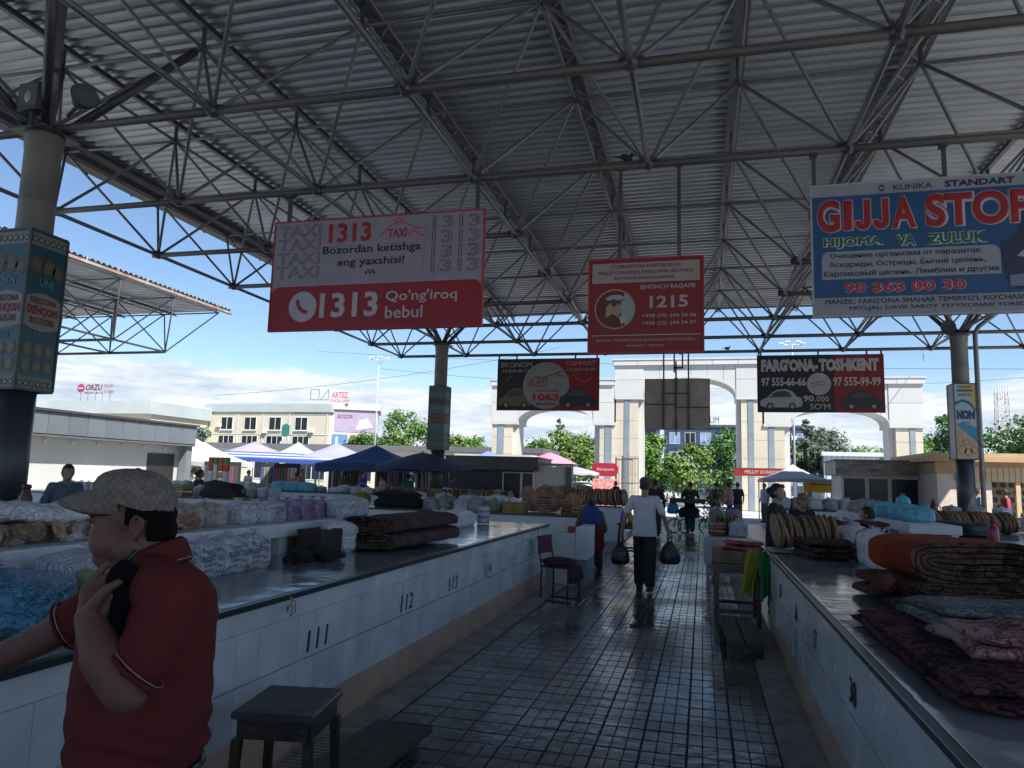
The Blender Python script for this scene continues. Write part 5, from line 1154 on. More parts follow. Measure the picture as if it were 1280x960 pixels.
    bm = bmesh.new(); bm.from_mesh(so.data)
    for v in bm.verts:
        x, y, z = v.co; q = 0
        w = max(0, (1.12-z)/.25); q += .0085*sin(z*88+x*18+y*9+4.5*mnoise.noise(v.co*4.5))*min(1, w)*(.6+mnoise.noise(v.co*7+V((3,1,2))))
        q += .004*sin((x*.5+z*.9+y*.4)*55+5*mnoise.noise(v.co*3.5))*max(0, mnoise.noise(v.co*3.1+V((5,5,5)))+.15)+.006*mnoise.noise(v.co*11)+.0025*mnoise.noise(v.co*28)
        q += .006*sin((x*.7-z)*70+4*mnoise.noise(v.co*4))*max(0, 1-((x-.10)**2+(z-1.12)**2)/.012)
        v.co += v.normal*q
        if v.co.z < .862: v.co.z = .862
    bm.to_mesh(so.data); bm.free()
    # hem band, sleeve cuffs with pale trim, collar with pale line
    pale = flat((.30,.22,.19), .8)
    def ringp(c, ax, r, k0=0, n=30, ry=None):
        ax = V(ax).normalized(); a = ax.orthogonal().normalized(); b_ = ax.cross(a); return [V(c)+(a*cos(2*pi*k/n)+b_*sin(2*pi*k/n))*r for k in range(n+1)]
    d1 = V((-.040,-.016,-.050)); c1 = V((.148,-.226,1.152)); MB().tube(ringp(c1, d1, .0735), .0052, 6).build('sleeve_cuff', PO, t, True); MB().tube(ringp(c1+d1.normalized()*-.012, d1, .0742), .0013, 5).build('sleeve_trim', pale, t, True)
    d2 = V((-.085,-.015,-.045)); c2 = V((-.252,.146,1.176)); MB().tube(ringp(c2, d2, .0705), .005, 6).build('sleeve_cuff', PO, t, True); MB().tube(ringp(c2-d2.normalized()*.010, d2, .072), .0020, 5).build('sleeve_trim', pale, t, True)
    cv = []; n = 28
    for i, (r_, z_) in enumerate(((.076,1.395),(.080,1.428),(.092,1.420),(.112,1.368),(.106,1.362))):
        for k in range(n+1):
            a = radians(-150+300*k/n); fr = -cos(a); tilt = -.045*(1 if 1 else 0)*max(-1, min(1, -cos(a)))*-1
            x = .048+r_*cos(a)*1.02; y = r_*sin(a)*(1.0 if i < 3 else 1.06); cv.append((x, y, z_+.040*cos(a)-.008))
    cf = [(i*(n+1)+k, i*(n+1)+k+1, (i+1)*(n+1)+k+1, (i+1)*(n+1)+k) for i in range(4) for k in range(n)]
    MB().add(cv, cf).build('collar', PO, t, True); MB().tube([V(cv[3*(n+1)+k])+V((0,0,.004)) for k in range(n+1)], .0016, 5).build('collar_trim', pale, t, True)
    # trousers and shoes
    TR = nmat('black_trousers', (.012,.012,.014), .85, bump=.5, bscale=30)
    g = MB(); g.ell((.05,.01,.86), (.165,.18,.12), 22, 12)
    for sg in (-1, 1): chain(g, [(.05,sg*.09,.84), (.03,sg*.10,.48), (.05,sg*.10,.10)], [.105, .078, .062], 18)
    fuse(g, .010, 'trousers', TR, t)
    for sg in (-1, 1): g = MB(); cap(g, (.06,sg*.10,.05), (-.14,sg*.11,.04), .05, .042); g.box(-.18,.11,sg*.10-.045,sg*.10+.05,.0,.02); fuse(g, .008, 'shoe', flat((.02,.02,.02), .4), t)
    MB().tube([(.062+.158*cos(a), .012+.175*sin(a), .846) for a in [2*pi*k/36 for k in range(37)]], .012, 6).build('belt', flat((.01,.01,.01), .4), t, True)
    return t
foreground_man()
t = thing('black_pouch', 'small black pouch held against the chest of the man in the red polo', 'pouch', (-1.549, 1.764, 0), radians(14.7))
g = MB(); g.ell((.066,-.165,1.335), (.048,.024,.078), 16, 12); cap(g, (.06,-.16,1.30), (.060,-.175,1.22), .036, .022); fuse(g, .006, 'pouch_body', flat((.004,.005,.007), .9, bump=.4, bscale=50, spec=.1), t); MB().cyl((.05,-.15,1.39),(.07,-.12,1.43),.008,n=8).build('strap', flat((.008,.008,.01)), t)
# =============== GOODS, FURNITURE ===============
R7 = random.Random(11)
def clearbag_mat(name, base, inner):
    m = nmat(name, base, .38, var=.1, col2=inner, scale=9, detail=6, spec=.45); nt = m.node_tree; N = nt.nodes.new; L = nt.links.new; b = nt.nodes['Principled BSDF']
    tc = N('ShaderNodeTexCoord'); nz = N('ShaderNodeTexNoise'); nz.inputs['Scale'].default_value = 7; nz.inputs['Detail'].default_value = 2; L(tc.outputs['Object'], nz.inputs['Vector'])
    mx = N('ShaderNodeMix'); mx.data_type = 'RGBA'; mx.inputs[0].default_value = .5; L(tc.outputs['Object'], mx.inputs[6]); L(nz.outputs['Color'], mx.inputs[7])
    vo = N('ShaderNodeTexVoronoi'); vo.feature = 'DISTANCE_TO_EDGE'; vo.inputs['Scale'].default_value = 13; L(mx.outputs[2], vo.inputs['Vector'])
    mr = N('ShaderNodeMapRange'); L(vo.outputs['Distance'], mr.inputs[0]); mr.inputs[1].default_value = 0; mr.inputs[2].default_value = .22; mr.inputs[3].default_value = 1; mr.inputs[4].default_value = 0
    bp = N('ShaderNodeBump'); bp.inputs['Strength'].default_value = 1; bp.inputs['Distance'].default_value = .008; L(mr.outputs[0], bp.inputs['Height']); L(bp.outputs[0], b.inputs['Normal'])
    old = b.inputs['Base Color'].links[0].from_socket; pw = N('ShaderNodeMath'); pw.operation = 'POWER'; pw.inputs[1].default_value = 5; L(mr.outputs[0], pw.inputs[0]); sc = N('ShaderNodeMath'); sc.operation = 'MULTIPLY'; sc.inputs[1].default_value = .28; L(pw.outputs[0], sc.inputs[0])
    m2 = N('ShaderNodeMix'); m2.data_type = 'RGBA'; L(sc.outputs[0], m2.inputs[0]); L(old, m2.inputs[6]); m2.inputs[7].default_value = (*[min(1, c*.4+.42) for c in inner], 1); L(m2.outputs[2], b.inputs['Base Color'])
    return m
BM = {'clear': clearbag_mat('crinkled_clear_bag', (.30,.32,.36), (.52,.55,.60)), 'white': clearbag_mat('white_plastic_bag', (.50,.51,.55), (.66,.67,.70)),
      'brown': clearbag_mat('clear_bag_over_bread', (.24,.17,.12), (.46,.42,.40)), 'blue': clearbag_mat('blue_plastic_bag', (.012,.07,.15), (.04,.20,.33)),
      'teal': clearbag_mat('sky_blue_bag', (.04,.28,.40), (.12,.45,.60)), 'green': clearbag_mat('greens_in_clear_bag', (.05,.09,.03), (.30,.34,.28)),
      'grey': clearbag_mat('grey_bag', (.16,.17,.19), (.32,.33,.36)), 'cream': clearbag_mat('cream_bag', (.40,.38,.26), (.55,.55,.48)), 'yellow': clearbag_mat('yellow_bag', (.35,.30,.05), (.5,.48,.2)),
      'dark': clearbag_mat('dark_cloth_heap', (.012,.012,.014), (.03,.028,.026)), 'purple': clearbag_mat('purple_printed_bag', (.34,.30,.42), (.16,.10,.24))}
def lumpy(mb, w, d, h, seed, n=18, rings=9, p=3.2, amp=.06, knot=True, freq=7.):
    off = V((seed*3.1, seed*1.7, 0)); vs = []
    for i in range(rings+1):
        u = i/rings; z = h*u; k0 = (1-.12*(1-min(1, u*5))**2)*(1 if u < .72 else sqrt(max(0, 1-((u-.72)/.285)**2*.93)))
        for k in range(n):
            a = 2*pi*k/n; c, s_ = cos(a), sin(a)
            x = w/2*math.copysign(abs(c)**(2/p), c)*k0; y = d/2*math.copysign(abs(s_)**(2/p), s_)*k0
            q = 1+amp*2.2*mnoise.noise(V((x, y, z))*freq+off)+amp*mnoise.noise(V((x, y, z))*freq*3.1+off)
            vs.append((x*q, y*q, max(0, z*(1+amp*mnoise.noise(V((x*4, y*4, seed)))))))
    fs = [(i*n+k, i*n+(k+1) % n, (i+1)*n+(k+1) % n, (i+1)*n+k) for i in range(rings) for k in range(n)]+[tuple(range(n-1, -1, -1)), tuple(range(rings*n, rings*n+n))]
    return mb.add(vs, fs)
def pack(label, x, y, z, w, d, h, kind='clear', rz=0., group=None, printed=None, knot=True, name='plastic_bag', seed=None, cat='bag', text_=None):
    t = thing(name, label, cat, (x, y, z), rz, group); sd = seed if seed is not None else R7.random()*50
    lumpy(MB(), w, d, h, sd).build('bag_body', BM[kind], t, True)
    if knot:
        m = MB(); kx = (sd % 1-.5)*w*.3
        for k in range(5):
            a = k*1.3+sd; m.add([(kx, 0, h*.96), (kx+.05*cos(a)*w/.3, .04*sin(a), h+.03), (kx+.055*cos(a+.7)*w/.3, .045*sin(a+.7), h+.028)], [(0,1,2)])
        m.build('gathered_top', BM['white' if kind in ('clear','white','brown') else kind], t)
    if printed:
        for q_, (zz, hh, ww) in enumerate(((.66, .13, .60), (.46, .15, .66), (.30, .10, .5), (.14, .09, .6))):
            o = text((text_ or 'DEHQON', 'BOZORI', "FARG'ONA", 'NON')[q_], -w*ww/2+R7.uniform(-.01, .01), h*zz, w*ww, h*hh, P(printed), t, y=0, bold=.0, shear=R7.uniform(-.4, .5), name='bag_print')
            for v in o.data.vertices: v.co.y = -d/2*1.02-.012+abs(v.co.x)**2/w*.5+.006*sin(v.co.z*60+v.co.x*25); v.co.z += .008*sin(v.co.x*45+q_)
    return t
M_CRUST = nmat('baked_crust', (.15,.07,.035), .8, col2=(.36,.24,.15), scale=14, bump=.6, bscale=30, rnd=.45)
M_CRUM = nmat('pale_bread_middle', (.28,.19,.12), .85, var=.3, scale=14, bump=.5, bscale=40, rnd=.1)
def loaf_proto(r=.15, th=.05):
    prof = [(.0,0),(r*.8,0),(r*.97,th*.3),(r,th*.55),(r*.92,th*.9),(r*.78,th),(r*.62,th*.75),(r*.5,th*.5)]
    a = MB().lathe(prof[:], n=18).mesh('crust', M_CRUST, True); b = MB().lathe([(r*.52,th*.46),(r*.3,th*.56),(0.001,th*.58)], n=16).mesh('stamped_middle', M_CRUM, True)
    return a, b
LA, LB = loaf_proto(); LA2, LB2 = loaf_proto(.18, .060); LA3, LB3 = loaf_proto(.18, .036)
def loaf(label, loc, rot, group, big=False, sc=1., thin=False):
    t = thing('round_loaf', label, 'bread', loc, 0, group); t.rotation_euler = rot; t.scale = (sc,)*3
    link('crust', LA3 if thin else LA2 if big else LA, t); link('stamped_middle', LB3 if thin else LB2 if big else LB, t); return t
def loaf_row(label, p0, p1, n, z, group, big=True, sc=1., face=0., jitter=.02):
    p0 = V(p0); p1 = V(p1)
    for k in range(n):
        p = p0.lerp(p1, k/max(1, n-1)); r = (.18 if big else .15)*sc
        loaf(label, (p.x+R7.uniform(-jitter, jitter), p.y+R7.uniform(-jitter, jitter), z+r*R7.uniform(.93, 1.02)), (pi/2-.18+R7.uniform(-.2, .16), R7.uniform(-.06, .06), face+R7.uniform(-.09, .09)), group, big, sc, True)
def loaf_stack(label, x, y, z, n, group, big=False, sc=1.):
    for k in range(n): loaf(label, (x+R7.uniform(-.015, .015), y+R7.uniform(-.015, .015), z+k*.052*sc*(1.15 if big else 1)), (R7.uniform(-.05, .05), R7.uniform(-.05, .05), R7.uniform(0, 6)), group, big, sc)
def cloth_mat(name, cs, scale=9, rough=.95):
    m = bpy.data.materials.new(name); m.use_nodes = True; nt = m.node_tree; b = nt.nodes['Principled BSDF']; N = nt.nodes.new; L = nt.links.new
    b.inputs['Roughness'].default_value = rough; b.inputs['Specular IOR Level'].default_value = .15; b.inputs['Sheen Weight'].default_value = 0
    tc = N('ShaderNodeTexCoord'); vo = N('ShaderNodeTexVoronoi'); vo.inputs['Scale'].default_value = scale; vo.feature = 'SMOOTH_F1'; nz = N('ShaderNodeTexNoise'); nz.inputs['Scale'].default_value = scale*1.3; nz.inputs['Detail'].default_value = 3; nz.inputs['Distortion'].default_value = 1.6
    L(tc.outputs['Object'], nz.inputs['Vector']); mx = N('ShaderNodeMix'); mx.data_type = 'RGBA'; mx.inputs[0].default_value = .35; L(tc.outputs['Object'], mx.inputs[6]); L(nz.outputs['Color'], mx.inputs[7]); L(mx.outputs[2], vo.inputs['Vector'])
    cr = N('ShaderNodeValToRGB'); L(vo.outputs['Distance'], cr.inputs[0]); els = cr.color_ramp.elements
    while len(els) < len(cs): els.new(.5)
    for i, c in enumerate(cs): els[i].position = .12+.6*i/len(cs); els[i].color = (*c, 1)
    cr.color_ramp.interpolation = 'EASE'; L(cr.outputs[0], b.inputs['Base Color'])
    n2 = N('ShaderNodeTexNoise'); n2.inputs['Scale'].default_value = 160; L(tc.outputs['Object'], n2.inputs['Vector']); bp = N('ShaderNodeBump'); bp.inputs['Strength'].default_value = .6; bp.inputs['Distance'].default_value = .01; L(n2.outputs['Fac'], bp.inputs['Height']); L(bp.outputs[0], b.inputs['Normal'])
    return m
def fold_layer(mb, x0, x1, d, z, th, seed, amp=.012, n=26, m=14, bend=0.):
    """one folded layer: rounded slab along x, stadium section in y-z, wobbly"""
    vs = []; sec = []
    for k in range(m):
        a = 2*pi*k/m; c, s_ = cos(a), sin(a); sec.append((d/2*math.copysign(abs(c)**.55, c), th/2*math.copysign(abs(s_)**.7, s_)))
    for i in range(n+1):
        u = i/n; x = x0+(x1-x0)*u; e = min(u, 1-u)*n; f = 1 if e >= 2 else (.62 if e < .5 else .9)
        for y, zz in sec:
            p = V((x*5, y*5, seed)); dz = amp*mnoise.noise(p)+amp*.5*mnoise.noise(p*2.7); dy = amp*1.2*mnoise.noise(V((x*3, zz*20, seed+7)))
            vs.append((x+amp*mnoise.noise(V((y*6, seed, zz*9)))*2*(1 if e < 1.5 else 0), y*(1-.04*(1-f))+dy, z+zz*f+dz+bend*(y/d)**2))
    fs = [(i*m+k, i*m+(k+1) % m, (i+1)*m+(k+1) % m, (i+1)*m+k) for i in range(n) for k in range(m)]+[tuple(range(m-1, -1, -1)), tuple(range(n*m, n*m+m))]
    return mb.add(vs, fs)
def blanket(label, loc, rz, L_, D, layers, mats, amp=.014, name='folded_blanket', cat='blanket'):
    t = thing(name, label, cat, loc, rz); z = 0
    for i, (th, dx, dd) in enumerate(layers):
        fold_layer(MB(), -L_/2+dx, L_/2+dx*.5, D+dd, z+th/2, th*1.12, i*3.3+loc[0], amp).build('fold', mats[i % len(mats)], t, True); z += th
    return t
def rolled_blanket(label, loc, rz, L_, D, H, turns, outer, lining, th=.022, seed=1., name='folded_blanket', amp=.012, flatp=3.0):
    """blanket folded over itself: the edge spiral faces the front (-y)"""
    t = thing(name, label, 'blanket', loc, rz); n = int(turns*44); 
    def path(off):
        out = []
        for i in range(n+1):
            u = i/44; a = L_/2-u*th*1.25-off; b = H/2-u*th*1.25-off; ang = -pi/2-.25-2*pi*u
            c, s_ = cos(ang), sin(ang); x = a*math.copysign(abs(c)**(2/flatp), c); z = b*math.copysign(abs(s_)**.55, s_)
            out.append((x, z))
        return out
    po, pi_ = path(0), path(th)
    def band(pts, flip, y0, y1, m=9):
        vs = []
        for i, (x, z) in enumerate(pts):
            for j in range(m):
                y = y0+(y1-y0)*j/(m-1); q_ = V((x*4, y*4, z*4+seed)); edge = .018*mnoise.noise(V((x*9, z*9, seed)))*(1 if j == 0 else 0)
                vs.append((x+amp*mnoise.noise(q_)*1.3, y+edge, H/2+z+amp*1.3*mnoise.noise(q_+V((9,9,9)))+amp*.6*mnoise.noise(q_*3)))
        fs = [(i*m+j, i*m+j+1, (i+1)*m+j+1, (i+1)*m+j) for i in range(len(pts)-1) for j in range(m-1)]
        return MB().add(vs, [f[::-1] for f in fs] if flip else fs)
    a = band(po, False, -D/2, D/2); b = band(pi_, True, -D/2, D/2); m = 9
    a.build('outer_cloth', outer, t, True); b.build('lining', lining, t, True)
    for j, fl in ((0, 1), (m-1, 0)):
        e = MB(); vs = []; 
        for i in range(n+1): vs += [a.v[i*m+j], b.v[i*m+j]]
        fs = [(2*i, 2*i+1, 2*i+3, 2*i+2) if fl else (2*i+2, 2*i+3, 2*i+1, 2*i) for i in range(n)]; e.add(vs, fs); e.build('hem', lining, t, True)
    return t
C_HEM = nmat('beige_lining', (.085,.06,.045), .95, col2=(.16,.12,.09), scale=12, bump=.5, bscale=80, spec=.1)
C_ORG = cloth_mat('rust_orange_velour', [(.22,.035,.012), (.28,.05,.015), (.18,.025,.010)], 3)
C_RED = cloth_mat('dark_red_floral_plush', [(.10,.008,.012), (.03,.012,.012), (.16,.03,.03), (.05,.05,.035)], 9)
C_BRN = cloth_mat('dark_brown_plush', [(.022,.012,.010), (.05,.025,.02), (.10,.07,.05), (.02,.012,.012)], 10)
C_MAR = cloth_mat('dark_maroon_carpet', [(.020,.006,.008), (.05,.010,.016), (.12,.055,.055), (.012,.006,.007)], 8)
C_PUR = cloth_mat('purple_brown_brocade', [(.045,.022,.030), (.09,.05,.06), (.03,.016,.02), (.13,.08,.085)], 16)
C_GRY = cloth_mat('grey_green_floral_fleece', [(.07,.09,.09), (.18,.21,.21), (.04,.06,.06), (.24,.26,.25)], 12)
C_PNK = cloth_mat('pink_and_cream_plush', [(.20,.05,.08), (.32,.20,.18), (.10,.02,.035), (.36,.24,.22)], 8)
C_BLK = nmat('black_knit', (.010,.010,.011), .9, var=.3, bump=1, bscale=40)
C_NVY = nmat('navy_tarpaulin', (.012,.016,.028), .6, var=.3, bump=1, bscale=6)
# ---- right counter: the blanket piles
ZR = .93
rolled_blanket('big rust-orange folded blanket on top of the dark floral pile, right counter', (1.55, 5.30, ZR+.155), radians(7), .84, .72, .27, 3.9, C_ORG, C_BRN, .026, 3.)
rolled_blanket('dark floral blanket with brown folds directly under the orange one', (1.52, 5.28, ZR+.08), radians(9), .93, .76, .105, 2.3, C_RED, C_BRN, .020, 8.)
rolled_blanket('lowest dark red floral blanket of the pile on the right counter', (1.51, 5.27, ZR+.0), radians(6), .98, .78, .105, 2.3, C_BRN, C_RED, .020, 12.)
t = thing('rolled_blanket', 'crimson blanket roll poking out at the left of the blanket pile', 'blanket', (1.06, 4.98, ZR+.12), radians(80)); MB().tube([(-.28,0,.07),(-.1,.0,.03),(.1,.02,-.02),(.26,.02,-.06)], [.055,.06,.06,.05], 14).build('roll', C_RED, t, True)
blanket('grey-green floral fleece folded in front of the blanket pile', (1.47, 4.02, ZR+.10), radians(8), .98, .50, [(.05,0,0),(.045,.02,-.03)], [C_GRY], .020)
blanket('pink and cream plush blanket crumpled beside the grey fleece', (1.38, 3.42, ZR+.09), radians(10), .86, .40, [(.06,0,0),(.05,.03,-.05)], [C_PNK], .034)
blanket('wide dark maroon carpet lying flat along the right counter edge', (1.42, 3.62, ZR), radians(0), 1.26, 1.72, [(.045,0,0),(.045,.01,-.06)], [C_MAR], .016, 'folded_carpet', 'carpet')
t = thing('blue_cloth', 'pale blue cloth corner showing right of the blanket pile', 'cloth', (2.0, 5.0, ZR)); lumpy(MB(), .5, .4, .11, 5, amp=.12).build('cloth', BM['teal'], t, True)
# dark folded things and white bags mid right
blanket('dark folded blankets left of the white bags, middle of the right counter', (1.18, 8.1, ZR), radians(10), .42, .6, [(.07,0,0),(.06,.02,0),(.06,-.02,-.05)], [C_BRN, C_MAR], .02)
blanket('reddish-brown heap of cloth behind the upright loaves, right counter', (1.62, 9.9, ZR+.0), radians(5), 1.0, .6, [(.09,0,0),(.08,.03,-.05),(.07,-.03,-.1),(.06,0,-.15)], [C_MAR, C_RED], .035, 'cloth_heap', 'cloth')
MB_ = 'white bags with purple print along the back of the right counter'
for k in range(9):
    u = k/8; pack('purple-printed white bag in the row behind the blankets', 1.72-.16*u+R7.uniform(-.03,.03), 10.6-3.3*u, ZR, .26, .26, .29+.03*u, 'white' if k % 3 else 'purple', group=MB_, rz=R7.uniform(-.4, .4))
pack('big clear crumpled bag between the upright loaves and the white bags', 1.55, 9.2, ZR, .75, .45, .24, 'white', knot=True)
t = thing('cloth_under_loaves', 'pale cloth spread under the upright loaves, right counter', 'cloth', (1.02, 8.62, ZR)); fold_layer(MB(), -.33, .36, .62, .012, .02, 3, .008).build('cloth', BM['grey'], t, True)
loaf_row('large round loaf standing upright on the right counter', (.76, 8.72, 0), (1.34, 8.80, 0), 15, ZR+.02, 'upright loaves on the right counter', True, 1.08, radians(97), .022)
# ---- right: second counter, shelf
for k in range(7): pack('sky-blue bag in the row on the right shelf', 2.80+R7.uniform(-.03,.03), 14.9-.62*k, 1.20, .42, .3, .20+.03*(k % 2), 'teal' if k > 2 else 'grey', rz=R7.uniform(-.3,.3), group='bags on the right raised shelf')
pack('small bright blue bag on the right shelf, the highest of them', 2.85, 12.0, 1.20, .2, .2, .34, 'teal')
t = thing('fuchsia_bottle', 'fuchsia drinks flask standing on the right counter behind the orange blanket', 'flask', (3.50, 10.5, .95)); MB().lathe([(.055,0),(.062,.02),(.062,.20),(.05,.25),(.026,.28),(.026,.30)], n=18).build('body', flat((.25,.015,.06), .3), t, True); MB().lathe([(.03,.30),(.032,.35),(.02,.36)], n=14).build('cap', flat((.12,.02,.04), .4), t, True)
t = thing('dark_red_flask', 'dark red flask on the far right counter left of the NON column', 'flask', (5.2, 19.2, .98)); MB().lathe([(.08,0),(.09,.03),(.09,.26),(.06,.34),(.04,.36),(.05,.40),(.03,.42)], n=16).build('body', flat((.10,.015,.02), .3), t, True); MB().tube([(.09,0,.12),(.14,0,.16),(.14,0,.26),(.09,0,.30)], .012, 6).build('handle', flat((.03,.01,.01)), t)
t = thing('navy_tarpaulin', 'navy tarpaulin heaped and hanging over the right counter edge', 'tarpaulin', (3.85, 12.9, .95), radians(-60)); lumpy(MB(), .9, .7, .22, 9, amp=.14).build('heap', C_NVY, t, True); fold_layer(MB(), -.3, .35, .06, -.12, .3, 4, .03).build('hanging_flap', C_NVY, t, True, loc=(0,-.40,0))
loaf_row('flat loaf standing in the row under the NON column', (3.68, 13.5, 0), (4.85, 13.8, 0), 24, .95, 'upright loaves on the far right counter', True, 1.0, radians(104), .02)
for k in range(4): pack('pale bag beside the upright loaves on the far right counter', 4.4+k*.35, 14.0+.3*k, .95, .32, .3, .24, 'brown', group='bags behind the far right loaves', rz=k)
for k in range(6): pack('grey-blue bag on the counter behind the seated man in the cap', 1.75+k*.33, 17.8, 1.12, .34, .4, .26, 'grey' if k % 2 else 'clear', group='clear bags on the middle right counter', rz=R7.uniform(-.3,.3))
for k in range(8): pack('bag on the farthest right counter', 3.2+k*.55, 20.5, 1.0, .42, .35, .25, ['teal','grey','brown','clear'][k % 4], group='bags on the farthest right counter', rz=k)
# ---- left counter
ZL = .95
t = pack('blue plastic bag of greens on the left counter, nearest the camera', -2.95, 2.55, ZL, .62, .50, .24, 'blue', knot=True, rz=.4, seed=4.2)
lumpy(MB(), .26, .12, .07, 8, amp=.5).build('greens', nmat('leafy_greens', (.03,.07,.015), .7, col2=(.10,.16,.04), scale=20, bump=1, bscale=30), t, True, loc=(.10,-.19,.01))
t = pack('clear bag with blue and yellow packets on the left counter behind the blue bag', -3.08, 3.2, ZL, .52, .40, .27, 'clear', rz=.2, seed=7.7)
lumpy(MB(), .2, .1, .16, 3, amp=.1).build('blue_packet', flat((.01,.10,.30), .35), t, True, loc=(-.08,-.17,.03)); lumpy(MB(), .14, .08, .17, 6, amp=.3).build('yellow_packet', flat((.25,.26,.10), .5, bump=1, bscale=20), t, True, loc=(.13,-.155,.03)); lumpy(MB(), .2, .1, .1, 16, amp=.2).build('greens', bpy.data.materials['leafy_greens'], t, True, loc=(-.02,-.19,0))
pack('small empty-looking clear bag behind the blue bag, left edge', -3.25, 2.75, ZL+.0, .34, .30, .26, 'clear', rz=1.0)
for k, (y, h) in enumerate(((3.72,.23),(3.98,.24),(4.24,.24),(4.50,.25),(4.78,.25))):
    pack('clear bag with black print on the left counter', -3.18, y, ZL, .27, .22, h, 'clear', rz=radians(78+R7.uniform(-8,8)), printed=(.06,.08,.14), group='black-printed clear bags on the left counter', text_=['DEHQON','BOZORI','NON','DEHQON','BOZORI'][k])
t = thing('black_glove_heap', 'heap of black gloves and socks on the left counter', 'gloves', (-2.92, 5.25, ZL), radians(70)); g = MB()
for k in range(11): a = R7.uniform(0, 6.3); r = R7.uniform(0, .2); p = V((r*cos(a)*1.2, r*sin(a)*.6, .02+.10*(1-r/.2)*R7.random())); chain(g, [p, p+V((.10*cos(a), .05*sin(a), .02)), p+V((.17*cos(a+.6), .09*sin(a+.6), -.0))], [.034,.036,.022], 8)
fuse(g, .012, 'gloves', C_BLK, t, it=2)
t = thing('dark_basket', 'dark square basket behind the black gloves under the shelf', 'basket', (-3.22, 5.85, ZL), radians(85)); MB().box(-.16,.16,-.12,.12,0,.02).box(-.16,.16,-.12,-.105,.02,.21).box(-.16,.16,.105,.12,.02,.21).box(-.16,-.145,-.105,.105,.02,.21).box(.145,.16,-.105,.105,.02,.21).build('body', flat((.03,.022,.018), .6), t)
for k in range(5): MB().box(-.165,.165,-.125,.125,.03+k*.04,.038+k*.04).build('woven_band', flat((.05,.035,.03), .6), t)
pack('plump white plastic bag left of the dark folded blanket', -3.18, 6.15, ZL, .34, .30, .28, 'white', rz=.3)
rolled_blanket('dark brown folded blanket, lower of the two on the left counter', (-2.84, 6.85, ZL), radians(-4), .58, 1.50, .19, 3.3, C_PUR, C_BRN, .024, 5.)
rolled_blanket('dark purple-brown brocade blanket, upper of the two on the left counter', (-2.85, 6.86, ZL+.145), radians(-3), .56, 1.50, .18, 3.3, C_PUR, C_BRN, .022, 15.)
for k in range(12): pack('white bag in the far tight row on the left counter', -3.30+R7.uniform(-.02,.02), 7.6+k*.235, ZL, .24, .26, .23+R7.uniform(-.02,.02), 'white', rz=radians(85+R7.uniform(-10,10)), group='row of white bags on the left counter', knot=True)
for k in range(3):
    t = thing('rolled_towel', 'rolled pale blue towel in the pile beyond the white bags', 'towel', (-3.15, 10.55, ZL+.05+k*.085), radians(20), 'rolled towels on the left counter'); MB().cyl((-.09,0,0),(.09,0,0),.045,n=12).build('roll', BM['clear'], t, True)
t = thing('twine_loop', 'frayed yellow twine tied to the edge of the left counter', 'twine', (-2.295, 3.86, .93)); MB().tube([(0,0,.02),(.015,.01,-.02),(.01,-.03,-.07),(.02,-.05,-.04),(.01,.03,-.05),(.015,.0,-.10),(.01,.06,-.085),(.012,.05,-.03),(0,.01,0)], .0045, 5).build('twine', flat((.30,.27,.14), .9), t, True)
# ---- left shelf
ZS = 1.20
for k in range(12):
    y = 2.0+k*.21
    pack('clear bag of flat loaves on the left raised shelf', -3.78+R7.uniform(-.06,.06), y, ZS, .30, .28, .11+R7.uniform(0,.02), 'brown', rz=R7.uniform(-.5,.5), group='bagged loaves on the left shelf', knot=False)
for k in range(34): loaf('small bagged flat loaf on the left raised shelf', (-3.62+R7.uniform(-.05,.05), 2.2+k*.075, ZS+.055+R7.uniform(0,.03)), (radians(60)+R7.uniform(-.3,.3), R7.uniform(0,6), radians(80)+R7.uniform(-.4,.4)), 'small flat loaves on the left shelf', False, .38)
t = thing('plastic_sheet', 'crumpled clear plastic sheet thrown over the bagged loaves, left shelf', 'plastic sheet', (-3.80, 3.55, ZS+.10), radians(80)); fold_layer(MB(), -.6, .6, .36, .06, .12, 12, .05, 30, 16).build('sheet', BM['white'], t, True)
for k in range(3): pack('clear bag of bread behind the cap of the man in red', -3.80, 4.55+k*.26, ZS, .26, .28, .19, 'brown', rz=radians(80), group='bread bags right of the beige cap')
for k in range(8):
    pack('bag with purple lettering on the left shelf', -3.74, 5.42+k*.235, ZS, .24, .26, .18+R7.uniform(-.01,.015), 'purple' if k > 2 else 'clear', rz=radians(82+R7.uniform(-8,8)), printed=(.12,.04,.16) if k > 1 else None, group='purple-printed bags on the left shelf', knot=True, text_=['BOZORI','DEHQON'][k % 2])
for k in range(4): pack('pale grey bag in the end block on the left shelf', -3.62+.0*k, 6.85+k*.12, ZS, .25, .40, .20, 'clear', rz=radians(40+10*k), group='pale bags at the end of the left shelf', knot=False)
# ---- transverse & far left counters
ZT_ = .95
t = thing('wicker_basket', 'yellow-green basket of fruit between the far left counters', 'basket', (-7.0, 14.4, ZT_)); MB().lathe([(.14,0),(.19,.1),(.20,.2),(.17,.24)], n=18).build('body', nmat('wicker', (.16,.14,.02), .8, col2=(.30,.24,.05), scale=20, bump=1, bscale=40), t, True); MB().ell((0,0,.24), (.16,.16,.07), 14, 8).build('fruit', nmat('fruit', (.20,.16,.03), .6, col2=(.1,.2,.04), scale=14), t, True); MB().tube([(-.18,0,.2),(-.14,0,.42),(0,0,.5),(.14,0,.42),(.18,0,.2)], .012, 6).build('handle', flat((.3,.28,.24)), t)
t = thing('black_tarp_heap', 'black tarpaulin heap with a peak on the crossing counter', 'tarpaulin', (-6.15, 14.5, ZT_)); lumpy(MB(), .95, .6, .36, 21, amp=.22).build('heap', C_BLK, t, True)
